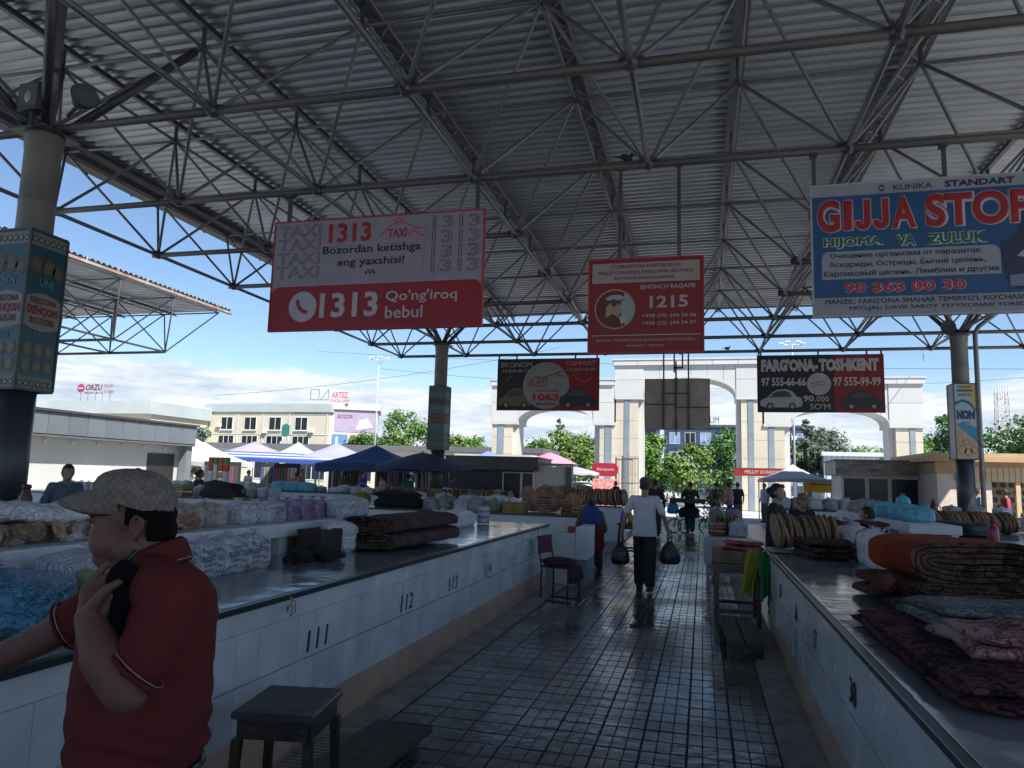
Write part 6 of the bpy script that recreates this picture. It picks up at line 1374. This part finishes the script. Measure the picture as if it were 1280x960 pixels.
for k in range(5): pack('grey-green bag on the crossing counter behind the white row', -5.45+k*.33, 14.5, ZT_, .36, .36, .24+.05*(k % 2), ['grey','green','clear'][k % 3], group='grey bags on the crossing counter', rz=k)
for k in range(9): pack('striped white bag in the upright row on the crossing counter', -4.95+k*.14, 15.0, ZT_+.02, .14, .3, .27, 'white', group='upright white bags on the crossing counter', knot=False)
for a, b in ((-3.95, 0), (-3.72, 0)):
    t = thing('wicker_tray', 'low woven tray on the crossing counter, %s of two' % ('left' if a < -3.8 else 'right'), 'tray', (a+.2, 14.4, ZT_)); MB().box(-.11,.11,-.16,.16,0,.02).box(-.11,.11,-.16,-.145,.02,.2).box(-.11,.11,.145,.16,.02,.2).box(-.11,-.095,-.145,.145,.02,.2).box(.095,.11,-.145,.145,.02,.2).build('body', bpy.data.materials['wicker'], t)
loaf_stack('white-edged loaf in the tall stack on the crossing counter', -3.05, 14.4, ZT_, 7, 'stack of pale loaves on the crossing counter', sc=.95)
loaf_stack('brown loaf in the low stack nearest the aisle', -2.35, 14.4, ZT_, 4, 'low stack of brown loaves', sc=1.)
loaf_stack('brown loaf in the second low stack on the crossing counter', -2.62, 14.6, ZT_, 6, 'second stack of brown loaves', sc=.9)
for k, (x, z) in enumerate(((-3.3, .42), (-2.9, .45), (-2.5, .40))): loaf('big round loaf displayed upright behind the stacks, %s' % ('left', 'middle', 'right')[k] , (x-.1, 15.1, ZT_+.20), (pi/2-.2, 0, R7.uniform(-.2,.2)), 'big display loaves', True, 1.15)
loaf_row('loaf standing on edge in the row above the crossing counter', (-3.3, 20.2, 0), (-2.1, 20.2, 0), 16, .95, 'upright loaves on the far centre counter', True, 1.3, radians(70))
for k in range(5): loaf('big disc loaf displayed at the far left of the aisle end', (-4.9+k*.42, 20.9, 1.2), (pi/2-.15, 0, R7.uniform(-.2,.2)), 'disc loaves at the aisle end', True, 1.2)
loaf_row('small brown loaf in the long row below the dark kiosk', (-9.0, 20.3, 0), (-5.3, 20.3, 0), 30, .95, 'long row of loaves below the dark kiosk', False, 1.0, radians(75))
t = thing('loaf_table', 'long low table under the row of loaves below the dark kiosk', 'table', (-9.3, 20.0, 0)); MB().box(0,4.3,0,.9,.9,.95).build('table_top', M_PLAS, t)
for x in (.1, 2.1, 4.1): MB().box(x,x+.08,.1,.8,0,.9).build('leg', M_PLAS, t)
for k in range(5): pack('pale bag on the table of loaves', -8.8+k*.8, 20.15, .95, .5, .3, .2, ['grey','white','clear'][k % 3], group='bags in front of the long row of loaves')
def crate(label, x, y, z, w, d, h, col, group=None):
    t = thing('plastic_crate', label, 'crate', (x, y, z), 0, group); m = flat(col, .5); MB().box(0,w,0,d,0,.02).build('base', m, t)
    for a0, a1, b0, b1 in ((0,w,0,.015),(0,w,d-.015,d),(0,.015,.015,d-.015),(w-.015,w,.015,d-.015)):
        for k in range(3): MB().box(a0,a1,b0,b1,.02+k*h/3,.02+k*h/3+h*.24).build('slat', m, t)
    return t
crate('mustard-yellow crate on the farther left counter, left of two', -13.0, 15.2, .98, .42, .35, .28, (.22,.20,.05)); crate('mustard-yellow crate on the farther left counter, right of two', -12.5, 15.2, .98, .42, .35, .28, (.24,.20,.05))
t = thing('dark_heap', 'dark brown heap of coats on the farther left counter', 'clothes', (-11.0, 15.2, .98)); lumpy(MB(), 1.0, .5, .36, 31, amp=.22).build('heap', nmat('dark_coats', (.015,.013,.011), .9, col2=(.04,.035,.03), scale=6, bump=1), t, True)
for k in range(16): pack('clear bag in the long row on the farther left counter', -16.0+k*.26 if k < 8 else -12.2+(k-8)*.3, 15.6 if k < 8 else 16.0, .98, .25, .3, .26, ['clear','cream','white'][k % 3], group='row of clear bags on the farther left counter', knot=True)
for k in range(30): pack('bag of goods on the long far counter under the awnings', -18.6+k*.43, 21.9+R7.uniform(-.1,.2), 1.0, .42, .4, R7.uniform(.14,.27), R7.choice(['clear','cream','white','grey','teal','green','dark','cream','clear']), group='bags along the long far counter', rz=k)
for k in range(3): pack('bright turquoise bag on the long far counter', -13.5+k*.5, 21.7, 1.0, .6, .4, .30, 'teal', group='turquoise bags under the awnings')
# stalls under awnings: racks of goods
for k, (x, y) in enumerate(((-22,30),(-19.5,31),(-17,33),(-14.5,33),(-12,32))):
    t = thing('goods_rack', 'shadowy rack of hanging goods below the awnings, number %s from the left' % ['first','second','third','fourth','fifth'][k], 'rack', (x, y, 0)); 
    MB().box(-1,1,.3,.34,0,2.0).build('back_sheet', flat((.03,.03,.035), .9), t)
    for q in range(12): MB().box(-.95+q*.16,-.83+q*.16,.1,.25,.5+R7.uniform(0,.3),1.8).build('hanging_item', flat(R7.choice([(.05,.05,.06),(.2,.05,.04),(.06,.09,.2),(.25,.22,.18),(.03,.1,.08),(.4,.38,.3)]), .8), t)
    MB().box(-1,1,-.5,.1,.7,.78).build('table_top', M_PLAS, t)
t = thing('packet_stand', 'bright red and yellow packets stacked beside the white tent', 'stand', (-14.2, 19.4, 0)); MB().box(-.35,.35,0,.5,0,.9).build('base', flat((.1,.1,.1)), t)
for i in range(4):
    for j in range(5): MB().bbox(-.34+i*.17,-.19+i*.17,-.06,.1,.92+j*.22,1.12+j*.22,.01).build('packet', flat(R7.choice([(.55,.04,.02),(.6,.35,.03),(.6,.55,.5),(.5,.12,.02),(.1,.25,.06)]), .5), t)
# left near pallets, flasks, box by the woman in green
t = thing('wooden_crate_stack', 'stack of slatted pale crates beside the woman in green', 'crates', (-9.75, 9.8, .55), radians(15)); MB().box(0,1.0,0,.6,0,.6).build('core', flat((.05,.045,.04)), t)
for k in range(7): MB().box(-.02,1.02,-.03,.0,.03+k*.09,.085+k*.09).build('slat', nmat('pale_wood', (.34,.28,.19), .8) if k == 0 else bpy.data.materials['pale_wood'], t)
t = thing('market_table', 'plain table holding the pale crates behind the left shelf', 'table', (-10.2, 8.8, 0), radians(15)); MB().box(0,3.2,-.3,1.5,.5,.55).build('table_top', M_PLAS, t); 
for a in (.1,3.0): MB().box(a,a+.08,0,1.3,0,.5).build('leg', M_PLAS, t)
t = thing('dark_red_thermos', 'dark red thermos with a handle left of the pale crates', 'thermos', (-8.75, 7.95, .98)); MB().lathe([(.07,0),(.08,.03),(.08,.22),(.05,.30),(.045,.34),(.06,.35),(.05,.39),(.0,.40)], n=18).build('body', flat((.08,.02,.035), .35), t, True); MB().tube([(-.08,0,.1),(-.13,0,.14),(-.13,0,.25),(-.07,0,.30)], .012, 6).build('handle', flat((.02,.01,.01)), t)
t = thing('white_counter', 'pale counter end between the left shelf and the near left column', 'counter', (-9.6, 6.4, 0)); MB().box(0,3.2,0,1.8,0,.93).build('body', M_PLAS, t); MB().bbox(-.02,3.22,-.03,1.82,.93,.98,.01).build('top_slab', M_TOP, t)
for k in range(6): pack('pale bag on the counter end near the left column', -9.2+k*.4, 6.9+R7.uniform(-.1,.4), .98, .36, .34, .2, 'brown' if k % 2 else 'white', group='bags near the left column', rz=k)
# ---- furniture in the aisle
M_WD = nmat('dark_varnished_wood', (.020,.014,.010), .30, col2=(.045,.03,.02), scale=5, stretch=(1,8,1), bump=.3, spec=.6)
t = thing('square_stool', 'dark wooden square stool in the foreground beside the left counter', 'stool', (-1.845, 3.17, 0), radians(10)); 
MB().bbox(-.185,.185,-.215,.215,.575,.605,.008).build('seat', nmat('scuffed_dark_seat', (.020,.022,.024), .38, col2=(.05,.05,.05), scale=4, bump=.3), t)
for s_ in (-1,1):
    MB().box(-.155,.155,s_*.185-.012,s_*.185+.012,.49,.574).build('apron', M_WD, t); MB().box(s_*.158-.012,s_*.158+.012,-.172,.172,.49,.574).build('apron', M_WD, t)
    for r_ in (-1,1): MB().add([(s_*.158-.02,r_*.185-.02,.49),(s_*.158+.02,r_*.185-.02,.49),(s_*.158+.02,r_*.185+.02,.49),(s_*.158-.02,r_*.185+.02,.49),(s_*.175-.015,r_*.205-.015,0),(s_*.175+.015,r_*.205-.015,0),(s_*.175+.015,r_*.205+.015,0),(s_*.175-.015,r_*.205+.015,0)],[(0,1,2,3),(7,6,5,4),(0,4,5,1),(1,5,6,2),(2,6,7,3),(3,7,4,0)]).build('leg', M_WD, t)
    MB().box(s_*.168-.01,s_*.168+.01,-.19,.19,.14,.165).build('stretcher', M_WD, t)
MB().box(-.16,.16,-.01,.01,.142,.163).build('stretcher', M_WD, t)
M_PLK = nmat('worn_grey_plank', (.060,.055,.052), .7, col2=(.11,.10,.095), scale=4, stretch=(6,1,1), bump=.5)
t = thing('low_plank_bench', 'low worn plank bench lying on the paving behind the dark stool', 'bench', (-1.87, 3.2, 0), radians(-3))
for k in range(2): MB().bbox(-.19+k*.192,-.002+k*.192,-1.1,1.28,.085,.115,.004).build('plank', M_PLK, t)
for y in (-.9, 0., 1.05): MB().box(-.17,.17,y,y+.07,0.005,.084).build('bearer', M_PLK, t)
t = thing('low_step_bench', 'dark two-plank step bench against the right counter', 'bench', (.36, 8.05, 0), radians(2))
for k in range(2): MB().bbox(-.17+k*.175,-.01+k*.175,-.62,.75,.15,.18,.004).build('plank', M_PLK, t)
for y in (-.6,.65): MB().box(-.165,.16,y,y+.06,0.005,.149).build('end_board', M_WD, t)
M_TUBE = flat((.05,.05,.055), .4, metal=.3)
def metal_chair(label, x, y, rz, cover, back_cover, h=.46):
    t = thing('metal_chair', label, 'chair', (x, y, 0), rz)
    for s_ in (-1,1):
        MB().tube([(s_*.19,-.2,.02),(s_*.19,-.2,.45)], .012, 6).build('leg', M_TUBE, t, True); MB().tube([(s_*.19,.2,.02),(s_*.19,.2,.45),(s_*.19,.26,.85)], .012, 6).build('leg', M_TUBE, t, True)
        MB().tube([(s_*.19,-.26,.012),(s_*.19,.26,.012)], .012, 6).build('foot_bar', M_TUBE, t, True)
    MB().bbox(-.21,.21,-.22,.2,.445,.475,.01).build('seat', M_TUBE, t); MB().bbox(-.19,.19,.235,.262,.62,.86,.008).build('backrest', back_cover, t)
    lumpy(MB(), .42, .40, .10, 2+x, amp=.14).build('seat_cloth', cover, t, True, loc=(0,0,.47)); fold_layer(MB(), -.18, .18, .04, .36, .24, 2, .02).build('hanging_cloth', cover, t, True, loc=(0,-.22,0)); return t
metal_chair('metal-legged chair with crumpled dark red cloth in front of the white cabinet', -1.90, 10.15, radians(75), C_PUR, flat((.10,.03,.05), .8))
metal_chair('metal chair draped with a dark red cloth under the woman in the blue vest', -1.95, 13.25, radians(185), flat((.11,.015,.015), .9, bump=.5), flat((.11,.012,.012), .9, bump=.5))
t = thing('red_drape', 'dark red cloth draped over the back of the chair in the blue vest woman\'s seat', 'cloth', (-1.93, 12.93, .40), radians(5)); fold_layer(MB(), -.26, .26, .05, .22, .44, 6, .02).build('cloth', flat((.11,.012,.012), .9, bump=.5), t, True)
t = thing('white_cabinet', 'white two-box cabinet at the end of the left counter, a red tin on it', 'cabinet', (-2.28, 11.55, 0)); MB().bbox(0,.34,0,.55,0,.80,.004).build('body', M_PLAS, t); MB().bbox(.345,.52,.02,.9,.40,.90,.004).build('side_box', M_PLAS, t); MB().bbox(.35,.51,.1,.9,0,.39,.004).build('lower_box', nmat('shade_toned_panel', (.25,.27,.30), .6), t)  # lower box: white cabinet in a greyer tone, shade put into the colour
MB().box(.02,.32,-.006,-.001,.02,.78).build('door', M_WT, t)
t = thing('red_tin', 'small red tin on the white cabinet', 'tin', (-2.04, 11.75, .80)); MB().bbox(-.05,.05,-.05,.05,0,.10,.006).build('body', flat((.30,.02,.02), .4), t)
def table(label, x0, x1, y0, y1, h, topm, legm, name='wooden_table', cloth=None):
    t = thing(name, label, 'table', ((x0+x1)/2, (y0+y1)/2, 0)); w, d = (x1-x0)/2, (y1-y0)/2
    MB().bbox(-w,w,-d,d,h-.035,h,.005).build('table_top', topm, t); MB().box(-w+.04,w-.04,-d+.04,d-.04,h-.12,h-.036).build('apron', legm, t)
    for a in (-1,1):
        for b in (-1,1): MB().box(a*(w-.05)-.025,a*(w-.05)+.025,b*(d-.05)-.025,b*(d-.05)+.025,0,h-.12).build('leg', legm, t)
        MB().box(-w+.05,w-.05,a*(d-.05)-.015,a*(d-.05)+.015,.18,.22).build('stretcher', legm, t)
    if cloth: MB().box(-w-.01,-w,-d,d,h-.45,h+.004).box(-w,w,-d-.01,-d,h-.40,h+.004).box(-w,w,-d,d,h+.001,h+.006).build('tablecloth', cloth, t)
    return t
table('dark wooden table at the end of the right counter, piled with flat breads', .10, .66, 8.95, 9.75, .74, M_WD, M_WD)
for k in range(5):
    t = thing('flat_tray', 'thin brown tray in the pile on the wooden table', 'tray', (.38+R7.uniform(-.02,.02), 9.35, .74+k*.026), R7.uniform(-.06,.06), 'pile of thin trays'); MB().bbox(-.27,.27,-.33,.33,0,.022,.004).build('board', nmat('brown_card%d' % k, (.16,.10,.05), .8, col2=(.28,.20,.12), scale=6), t)
blanket('pinkish-red bundle wrapped in clear film on the pile of trays', (.44, 9.3, .872), .1, .44, .36, [(.06,0,0),(.05,.02,-.03)], [nmat('film_wrapped_red_cloth', (.22,.02,.04), .35, col2=(.34,.10,.12), scale=8, bump=.8)], .02, 'cloth_bundle', 'cloth')
for lab, x, col, sh in (('yellow cloth hanging at the corner of the right counter', .56, (.30,.27,.02), -.10), ('green cloth hanging beside the yellow one at the right counter', .66, (.015,.16,.05), .0)):
    t = thing('hanging_cloth', lab, 'cloth', (x, 8.86 if x < .6 else 8.60, .42), radians(8)); vs = []; fs = []
    for i in range(9):
        for j in range(7):
            u, v = i/8, j/6; vs.append(((v-.5)*.15*(.85+.18*sin(u*7))+sh*u, .045*sin(v*15+u*3)*(.4+.6*u)-.02*u, .50*(1-u)-.04*sin(v*9)*u))
    for i in range(8):
        for j in range(6): a = i*7+j; fs.append((a, a+7, a+8, a+1))
    n = len(vs); MB().add(vs+[(a, b+.008, c) for a, b, c in vs], fs+[tuple(n+i for i in f[::-1]) for f in fs]).build('cloth', flat(col, .8, bump=.4), t, True)
table('white-topped table farther along the right of the aisle, loaves and clear bags on it', .02, .75, 12.4, 13.6, .78, M_PLAS, flat((.35,.36,.38)), 'white_table', cloth=nmat('white_oilcloth', (.40,.41,.42), .4, bump=.3))
loaf_stack('loaf in the low stack on the white-topped table', .22, 12.75, .79, 4, 'loaves on the white-topped table')
loaf_row('loaf on edge in the row on the white-topped table', (.25, 13.1, 0), (.6, 13.1, 0), 8, .79, 'upright loaves on the white-topped table', False, 1., radians(70))
pack('clear bag on the white-topped table', .55, 12.7, .79, .3, .3, .26, 'clear')
table('dark stall table with herbs and bags at the far right of the aisle', .10, .9, 16.5, 18.2, .78, M_WD, M_WD)
for k in range(5): pack('bundle of dark herbs on the far stall table', .3+(k % 2)*.35, 16.8+k*.3, .78, .34, .34, .3, ['green','purple','brown','dark','clear'][k], group='bundles on the far stall table')
table('dark table left of the walking man with blue and yellow bottles', -1.75, -1.0, 15.6, 16.4, .76, nmat('reddish_board', (.10,.03,.02), .5), M_WD)
for k, c in enumerate(((.02,.08,.35), (.45,.32,.01), (.40,.30,.02), (.3,.32,.36))):
    t = thing('plastic_bottle', '%s bottle on the dark table left of the walking man' % ('blue', 'yellow', 'second yellow', 'white')[k], 'bottle', (-1.65+k*.16, 15.85, .76)); MB().lathe([(.045,0),(.05,.02),(.05,.17),(.018,.24),(.018,.27)], n=12).build('body', flat(c, .3), t, True); MB().cyl((0,0,.27),(0,0,.30),.022,n=10).build('cap', flat((.5,.5,.5)), t)
t = thing('potted_plant', 'dark leafy plant standing on the stalls at the right of the aisle end', 'plant', (.35, 22.5, .2)); g = MB()
for k in range(420): a = R7.uniform(0,6.3); r = R7.uniform(0,.5); z = R7.uniform(.3,1.25); p = V((r*cos(a)*(1.3-z*.6), r*sin(a)*(1.3-z*.6), z)); d = V((R7.uniform(-1,1),R7.uniform(-1,1),R7.uniform(-.5,1))).normalized()*.10; e = d.orthogonal().normalized()*.03; g.add([p-e, p+e, p+d], [(0,1,2)])
g.build('leaves', nmat('dark_leaves', (.02,.04,.012), .6, col2=(.05,.08,.03), scale=5), t); MB().lathe([(.18,0),(.24,.3),(.22,.32)], n=14).build('pot', flat((.06,.04,.03)), t)
# cart
t = thing('market_cart', 'two-wheeled market cart with large spoked wheels and a dark load', 'cart', (-.42, 24.6, 0), 0)
for x in (-.48, -.15, .5):
    g = MB(); 
    for k in range(20): a = 2*pi*k/20; b = 2*pi*(k+1)/20; r = .22; g.cyl((0, r*cos(a), r*sin(a)), (0, r*cos(b), r*sin(b)), .022, n=6)
    o = g.build('wheel', flat((.02,.02,.02)), t, True, loc=(x, 0, .24), rot=(0,0,radians(70))); s2 = MB()
    for k in range(8): a = 2*pi*k/8; s2.cyl((0,0,0), (0,.22*cos(a),.22*sin(a)), .006, n=4)
    s2.build('spoke', flat((.3,.3,.3), .3, metal=.6), o)
MB().tube([(-.5,0,.24),(-.4,0,.55),(.45,0,.55),(.5,0,.24)], .02, 6).tube([(-.4,.05,.55),(-.45,.35,1.0),(.45,.35,1.0),(.45,.05,.55)], .018, 6).build('cart_frame', M_TUBE, t, True); MB().bbox(-.62,.50,-.2,.3,.98,1.12,.02).build('tray', flat((.04,.03,.025)), t)
lumpy(MB(), .6, .4, .35, 44, amp=.15).build('load', C_BLK, t, True, loc=(0,0,.52))
carrier_bag('bright blue carrier bag hanging at the left of the cart', -.95, 24.6, .62, .36, .45, (.04,.20,.50))
# overturned small things on the floor
t = thing('paper_scrap', 'crumpled dark paper scrap on the paving in mid aisle', 'litter', (-.78, 8.7, .012)); lumpy(MB(), .09, .06, .02, 3, n=10, rings=4, amp=.3).build('paper', flat((.06,.05,.04), .8), t)
# =============== TREES, CARS ===============
def leaf_mat(name, c, c2): 
    m = nmat(name, c, .55, col2=c2, scale=1.1, detail=3, space='world', spec=.3); b = m.node_tree.nodes['Principled BSDF']
    return m
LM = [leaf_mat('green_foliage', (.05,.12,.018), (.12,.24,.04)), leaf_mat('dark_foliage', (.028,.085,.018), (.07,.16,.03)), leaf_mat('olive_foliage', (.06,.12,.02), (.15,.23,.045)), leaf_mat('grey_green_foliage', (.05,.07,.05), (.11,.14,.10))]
M_BARK = nmat('grey_bark', (.10,.08,.06), .9, var=.3, scale=6, bump=1)
RT = random.Random(5)
def tree(label, x, y, h, r, mi=0, n=2600, shape='round', group='trees beyond the market', trunk=.16, leaf=.16, base=.28, name='leafy_tree'):
    t = thing(name, label, 'tree', (x, y, 0), RT.uniform(0, 6), group); th = h*base
    m = MB(); m.tube([(0,0,0),(.03*h*.2,.02,th*.6),(.0,.05,h*.55),(.05,0,h*.8)], [trunk, trunk*.75, trunk*.45, trunk*.15], 8)
    clumps = []
    nb = 11 if shape == 'round' else 9
    for k in range(nb):
        a = RT.uniform(0, 2*pi); z = th+(h-th)*((k+.6)/nb)
        f = sin(pi*min(1, .15+(k+.5)/nb*.85))**.6 if shape == 'round' else max(.12, 1-(k/nb)**1.1)
        rr = r*f*RT.uniform(.45, .8); e = V((rr*cos(a), rr*sin(a), min(h-.1*r, z+rr*.35)))
        m.tube([(0, .03, max(th*.8, z-rr*.6)), e*.5+V((0,0,z*.5-.05)), e], [trunk*.35, trunk*.2, trunk*.08], 5)
        s = r*(.62 if shape == 'round' else .50)*f+.16; clumps.append((e, s)); 
        for q in range(2): b = RT.uniform(0, 6.3); clumps.append((e+V((cos(b), sin(b), RT.uniform(-.4,.6)))*s*.8, s*.55))
    m.build('trunk', M_BARK, t, True)
    vs = []; fs = []
    tot = sum(s*s for _, s in clumps)
    for c, s in clumps:
        for i in range(int(n*s*s/tot)):
            d = V((RT.gauss(0,1), RT.gauss(0,1), RT.gauss(0,.85))).normalized(); p = c+d*s*(RT.random()**.35)*RT.uniform(.75,1.12)
            if p.z < th*.7: continue
            nn = (d+V((RT.uniform(-.9,.9), RT.uniform(-.9,.9), RT.uniform(-.2,1.0)))).normalized(); a = nn.orthogonal().normalized(); b = nn.cross(a); w = leaf*RT.uniform(.6,1.3); ang = RT.uniform(0,6.3)
            u = (a*cos(ang)+b*sin(ang))*w; v = (b*cos(ang)-a*sin(ang))*w*.5; k = len(vs); vs += [p-u, p+v, p+u, p-v]; fs.append((k,k+1,k+2,k+3))
    MB().add(vs, fs).build('crown', LM[mi], t); return t
T = [('bushy green tree framed by the central arch, left', -4.0, 60, 5.2, 1.8, 0, 'round'), ('sunlit green tree in the middle of the central arch', -.9, 57, 4.4, 1.7, 2, 'round'), ('tall dark green tree at the right of the central arch', 1.7, 61, 5.9, 1.7, 1, 'round'),
     ('slim conifer rising through the left arch', -13.0, 68, 7.2, 1.4, 3, 'cone'), ('yellow-green tree at the centre of the left arch', -11.4, 64, 5.6, 2.2, 2, 'round'), ('rounded tree at the left side of the left arch', -14.6, 66, 4.9, 2.0, 0, 'round'), ('bushy tree right of the slim conifer, left arch', -9.2, 66, 5.2, 2.0, 3, 'round'),
     ('tall pine left of centre in the right arch', 8.3, 64, 7.0, 1.8, 3, 'cone'), ('second pine in the right arch, wider', 10.3, 66, 6.2, 2.2, 3, 'round'), ('small pine at the left edge of the right arch', 6.7, 63, 5.6, 1.5, 1, 'cone'), ('rounded tree at the right edge of the right arch', 12.4, 64, 4.6, 1.8, 0, 'round'),
     ('small dark conifer right of the gate', 15.3, 66, 5.0, .8, 1, 'cone'), ('rounded green tree right of the gate', 18.0, 70, 6.0, 2.2, 0, 'round'), ('dark tall tree right of the gate behind the shed', 21.5, 74, 8.2, 1.9, 1, 'round'), ('big tree left of the NON column', 22.0, 58, 6.8, 2.4, 1, 'round'), ('second tree left of the NON column', 24.3, 60, 6.0, 2.0, 0, 'round'),
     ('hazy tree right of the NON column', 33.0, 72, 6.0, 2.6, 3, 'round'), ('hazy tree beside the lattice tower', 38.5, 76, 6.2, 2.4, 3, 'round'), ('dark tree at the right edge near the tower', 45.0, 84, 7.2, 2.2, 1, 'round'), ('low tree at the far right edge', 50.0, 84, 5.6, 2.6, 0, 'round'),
     ('small tree in front of the cream building corner', -46.6, 60.5, 5.4, 1.5, 3, 'round'), ('dark round tree left of the lamp mast', -31.5, 66, 5.4, 1.8, 1, 'round'), ('bright tree just behind the left lamp mast', -27.0, 64, 7.4, 2.3, 0, 'round'), ('sunlit tree right of the left lamp mast', -23.5, 66, 5.4, 2.0, 2, 'round'), ('low tree left of the far left column', -20.5, 66, 5.2, 1.7, 0, 'round'), ('low tree right of the far left column', -17.5, 64, 4.6, 1.6, 2, 'round'), ('dark low trees left of the gate', -15.4, 72, 4.2, 2.2, 1, 'round')]
for l, x, y, h, r, mi, sh in T: tree(l, x, y, h, r, mi, 5200 if r > 1.7 else 3200, sh, trunk=.1+.02*h, base=.16 if y < 63 else .22, name='conifer' if sh == 'cone' else 'leafy_tree', leaf=.15)
# hedge-like mass far behind
g = MB(); vs = []; fs = []
for i in range(9000):
    x = RT.uniform(-70, 75); y = 150+RT.uniform(-2, 2); z = RT.random()*(5.0+1.8*mnoise.noise(V((x*.12, 3, 0)))+1.0*mnoise.noise(V((x*.5, 7, 0)))); a = RT.uniform(0, 6.3); w = RT.uniform(.35,.7); k = len(vs)
    vs += [(x-w*cos(a), y, z-w*sin(a)*.6), (x+w*.5*sin(a), y-.2, z-w*.4), (x+w*cos(a), y, z+w*sin(a)*.6), (x-w*.5*sin(a), y+.2, z+w*.4)]; fs.append((k,k+1,k+2,k+3))
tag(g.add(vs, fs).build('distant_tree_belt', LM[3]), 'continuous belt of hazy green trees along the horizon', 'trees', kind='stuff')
# kerb, road and cars beyond the gate
struct(MB().box(-80, 80, 66.5, 80, -.028, -.012).build('road', M_ASPH)); struct(MB().box(-80, 80, 66.2, 66.5, -.03, .11).build('kerb', nmat('kerb_stone', (.35,.34,.32), .8)))
def car(label, x, y, rz, col, group='cars parked beyond the gate'):
    t = thing('parked_car', label, 'car', (x, y, 0), rz, group)
    def loft(secs, name, m): 
        n = len(secs[0]); vs = [p for s_ in secs for p in s_]; fs = [(i*n+k, i*n+(k+1) % n, (i+1)*n+(k+1) % n, (i+1)*n+k) for i in range(len(secs)-1) for k in range(n)]+[tuple(range(n-1,-1,-1)), tuple(range((len(secs)-1)*n, len(secs)*n))]
        return MB().add(vs, fs).build(name, m, t, True)
    def sec(x, w, z0, z1, top=.9): return [(x,-w,z0),(x,w,z0),(x,w*1.03,(z0+z1)/2),(x,w*top,z1),(x,-w*top,z1),(x,-w*1.03,(z0+z1)/2)]
    loft([sec(-2.15,.62,.35,.62),sec(-2.05,.78,.25,.72),sec(-1.3,.84,.22,.86),sec(0,.85,.2,.88),sec(1.3,.84,.2,.92),sec(2.0,.78,.25,.86),sec(2.12,.66,.35,.70)], 'body', flat(col, .25, metal=.2))
    loft([sec(-1.15,.72,.86,.88),sec(-.55,.66,.86,1.36,.85),sec(.5,.66,.88,1.42,.85),sec(1.1,.68,.9,1.30,.85),sec(1.65,.70,.9,.93)], 'greenhouse', M_WIN)
    loft([sec(-.5,.60,1.37,1.40,.9),sec(0,.62,1.40,1.44,.9),sec(.5,.62,1.42,1.46,.9),sec(1.0,.58,1.33,1.37,.9)], 'roof', flat(col, .25, metal=.2))
    for a in (-1.3, 1.32):
        for s_ in (-1, 1): w = MB().cyl((0,-.1,0),(0,.1,0),.32,n=16).build('wheel', flat((.015,.015,.016), .7), t, True, loc=(a, s_*.78, .32)); MB().cyl((0,-.108,0),(0,.108,0),.19,n=12).build('rim', flat((.35,.35,.36), .3, metal=.7), w, True)
    for s_ in (-1, 1): MB().bbox(-2.14,-2.04,s_*.55-.14,s_*.55+.14,.56,.70,.02).build('headlight', flat((.6,.6,.6), .15), t); MB().bbox(2.03,2.13,s_*.58-.12,s_*.58+.12,.62,.78,.02).build('tail_light', flat((.35,.02,.02), .2), t)
    return t
CC = [(.62,.62,.62),(.6,.6,.6),(.30,.31,.33),(.55,.55,.56),(.05,.05,.06),(.6,.61,.62),(.40,.41,.43),(.62,.62,.6)]
NM = ['white', 'white', 'grey', 'pale', 'black', 'white', 'silver', 'white']
SP = [(-12.2, 56, 'at the left of the left arch'), (-9.6, 57.5, 'behind the pink umbrella'), (-14.6, 60, 'far left behind the loaves'), (-3.4, 62, 'left in the central arch'), (-7.6, 60, 'near the iron railing'), (-.8, 63.5, 'middle of the central arch'), (1.5, 62.5, 'right in the central arch'), (3.2, 68.5, 'on the road behind the right pillar')]
for i, (x, y, w) in enumerate(SP): car('%s parked car %s' % (NM[i], w), x, y, radians(RT.choice([80, 95, 20, 170])), CC[i])

# =============== LABELS: tell alike neighbours apart by their order ===============
def order_labels():
    yaw = radians(14.7); rv = V((cos(yaw), sin(yaw), 0)); hv = V((-sin(yaw), cos(yaw), 0)); g = {}
    for o in bpy.data.objects:
        if o.parent is None and o.get('group') and o.get('label'): g.setdefault((o['group'], o['label']), []).append(o)
    W1 = 'first second third fourth fifth sixth seventh eighth ninth tenth eleventh twelfth thirteenth fourteenth fifteenth sixteenth seventeenth eighteenth nineteenth twentieth'.split()
    W2 = ['twenty-'+w for w in W1[:9]]+['thirtieth']+['thirty-'+w for w in W1[:9]]
    WW = W1+W2
    for (gr, lb), L in g.items():
        if len(L) < 2: continue
        st = 'stack' in lb or 'pile' in lb
        side = 'bottom' if st else 'left'
        if len(lb.split()) > 12 and not print('LONG', lb) or len(L) > len(WW): continue
        L.sort(key=lambda o: o.location.z if st else (o.location.dot(rv)/max(.1, o.location.dot(hv))))
        for i, o in enumerate(L): o['label'] = '%s, %s from the %s' % (lb, WW[i], side)
order_labels()
bpy.data.scenes.remove(TMP)
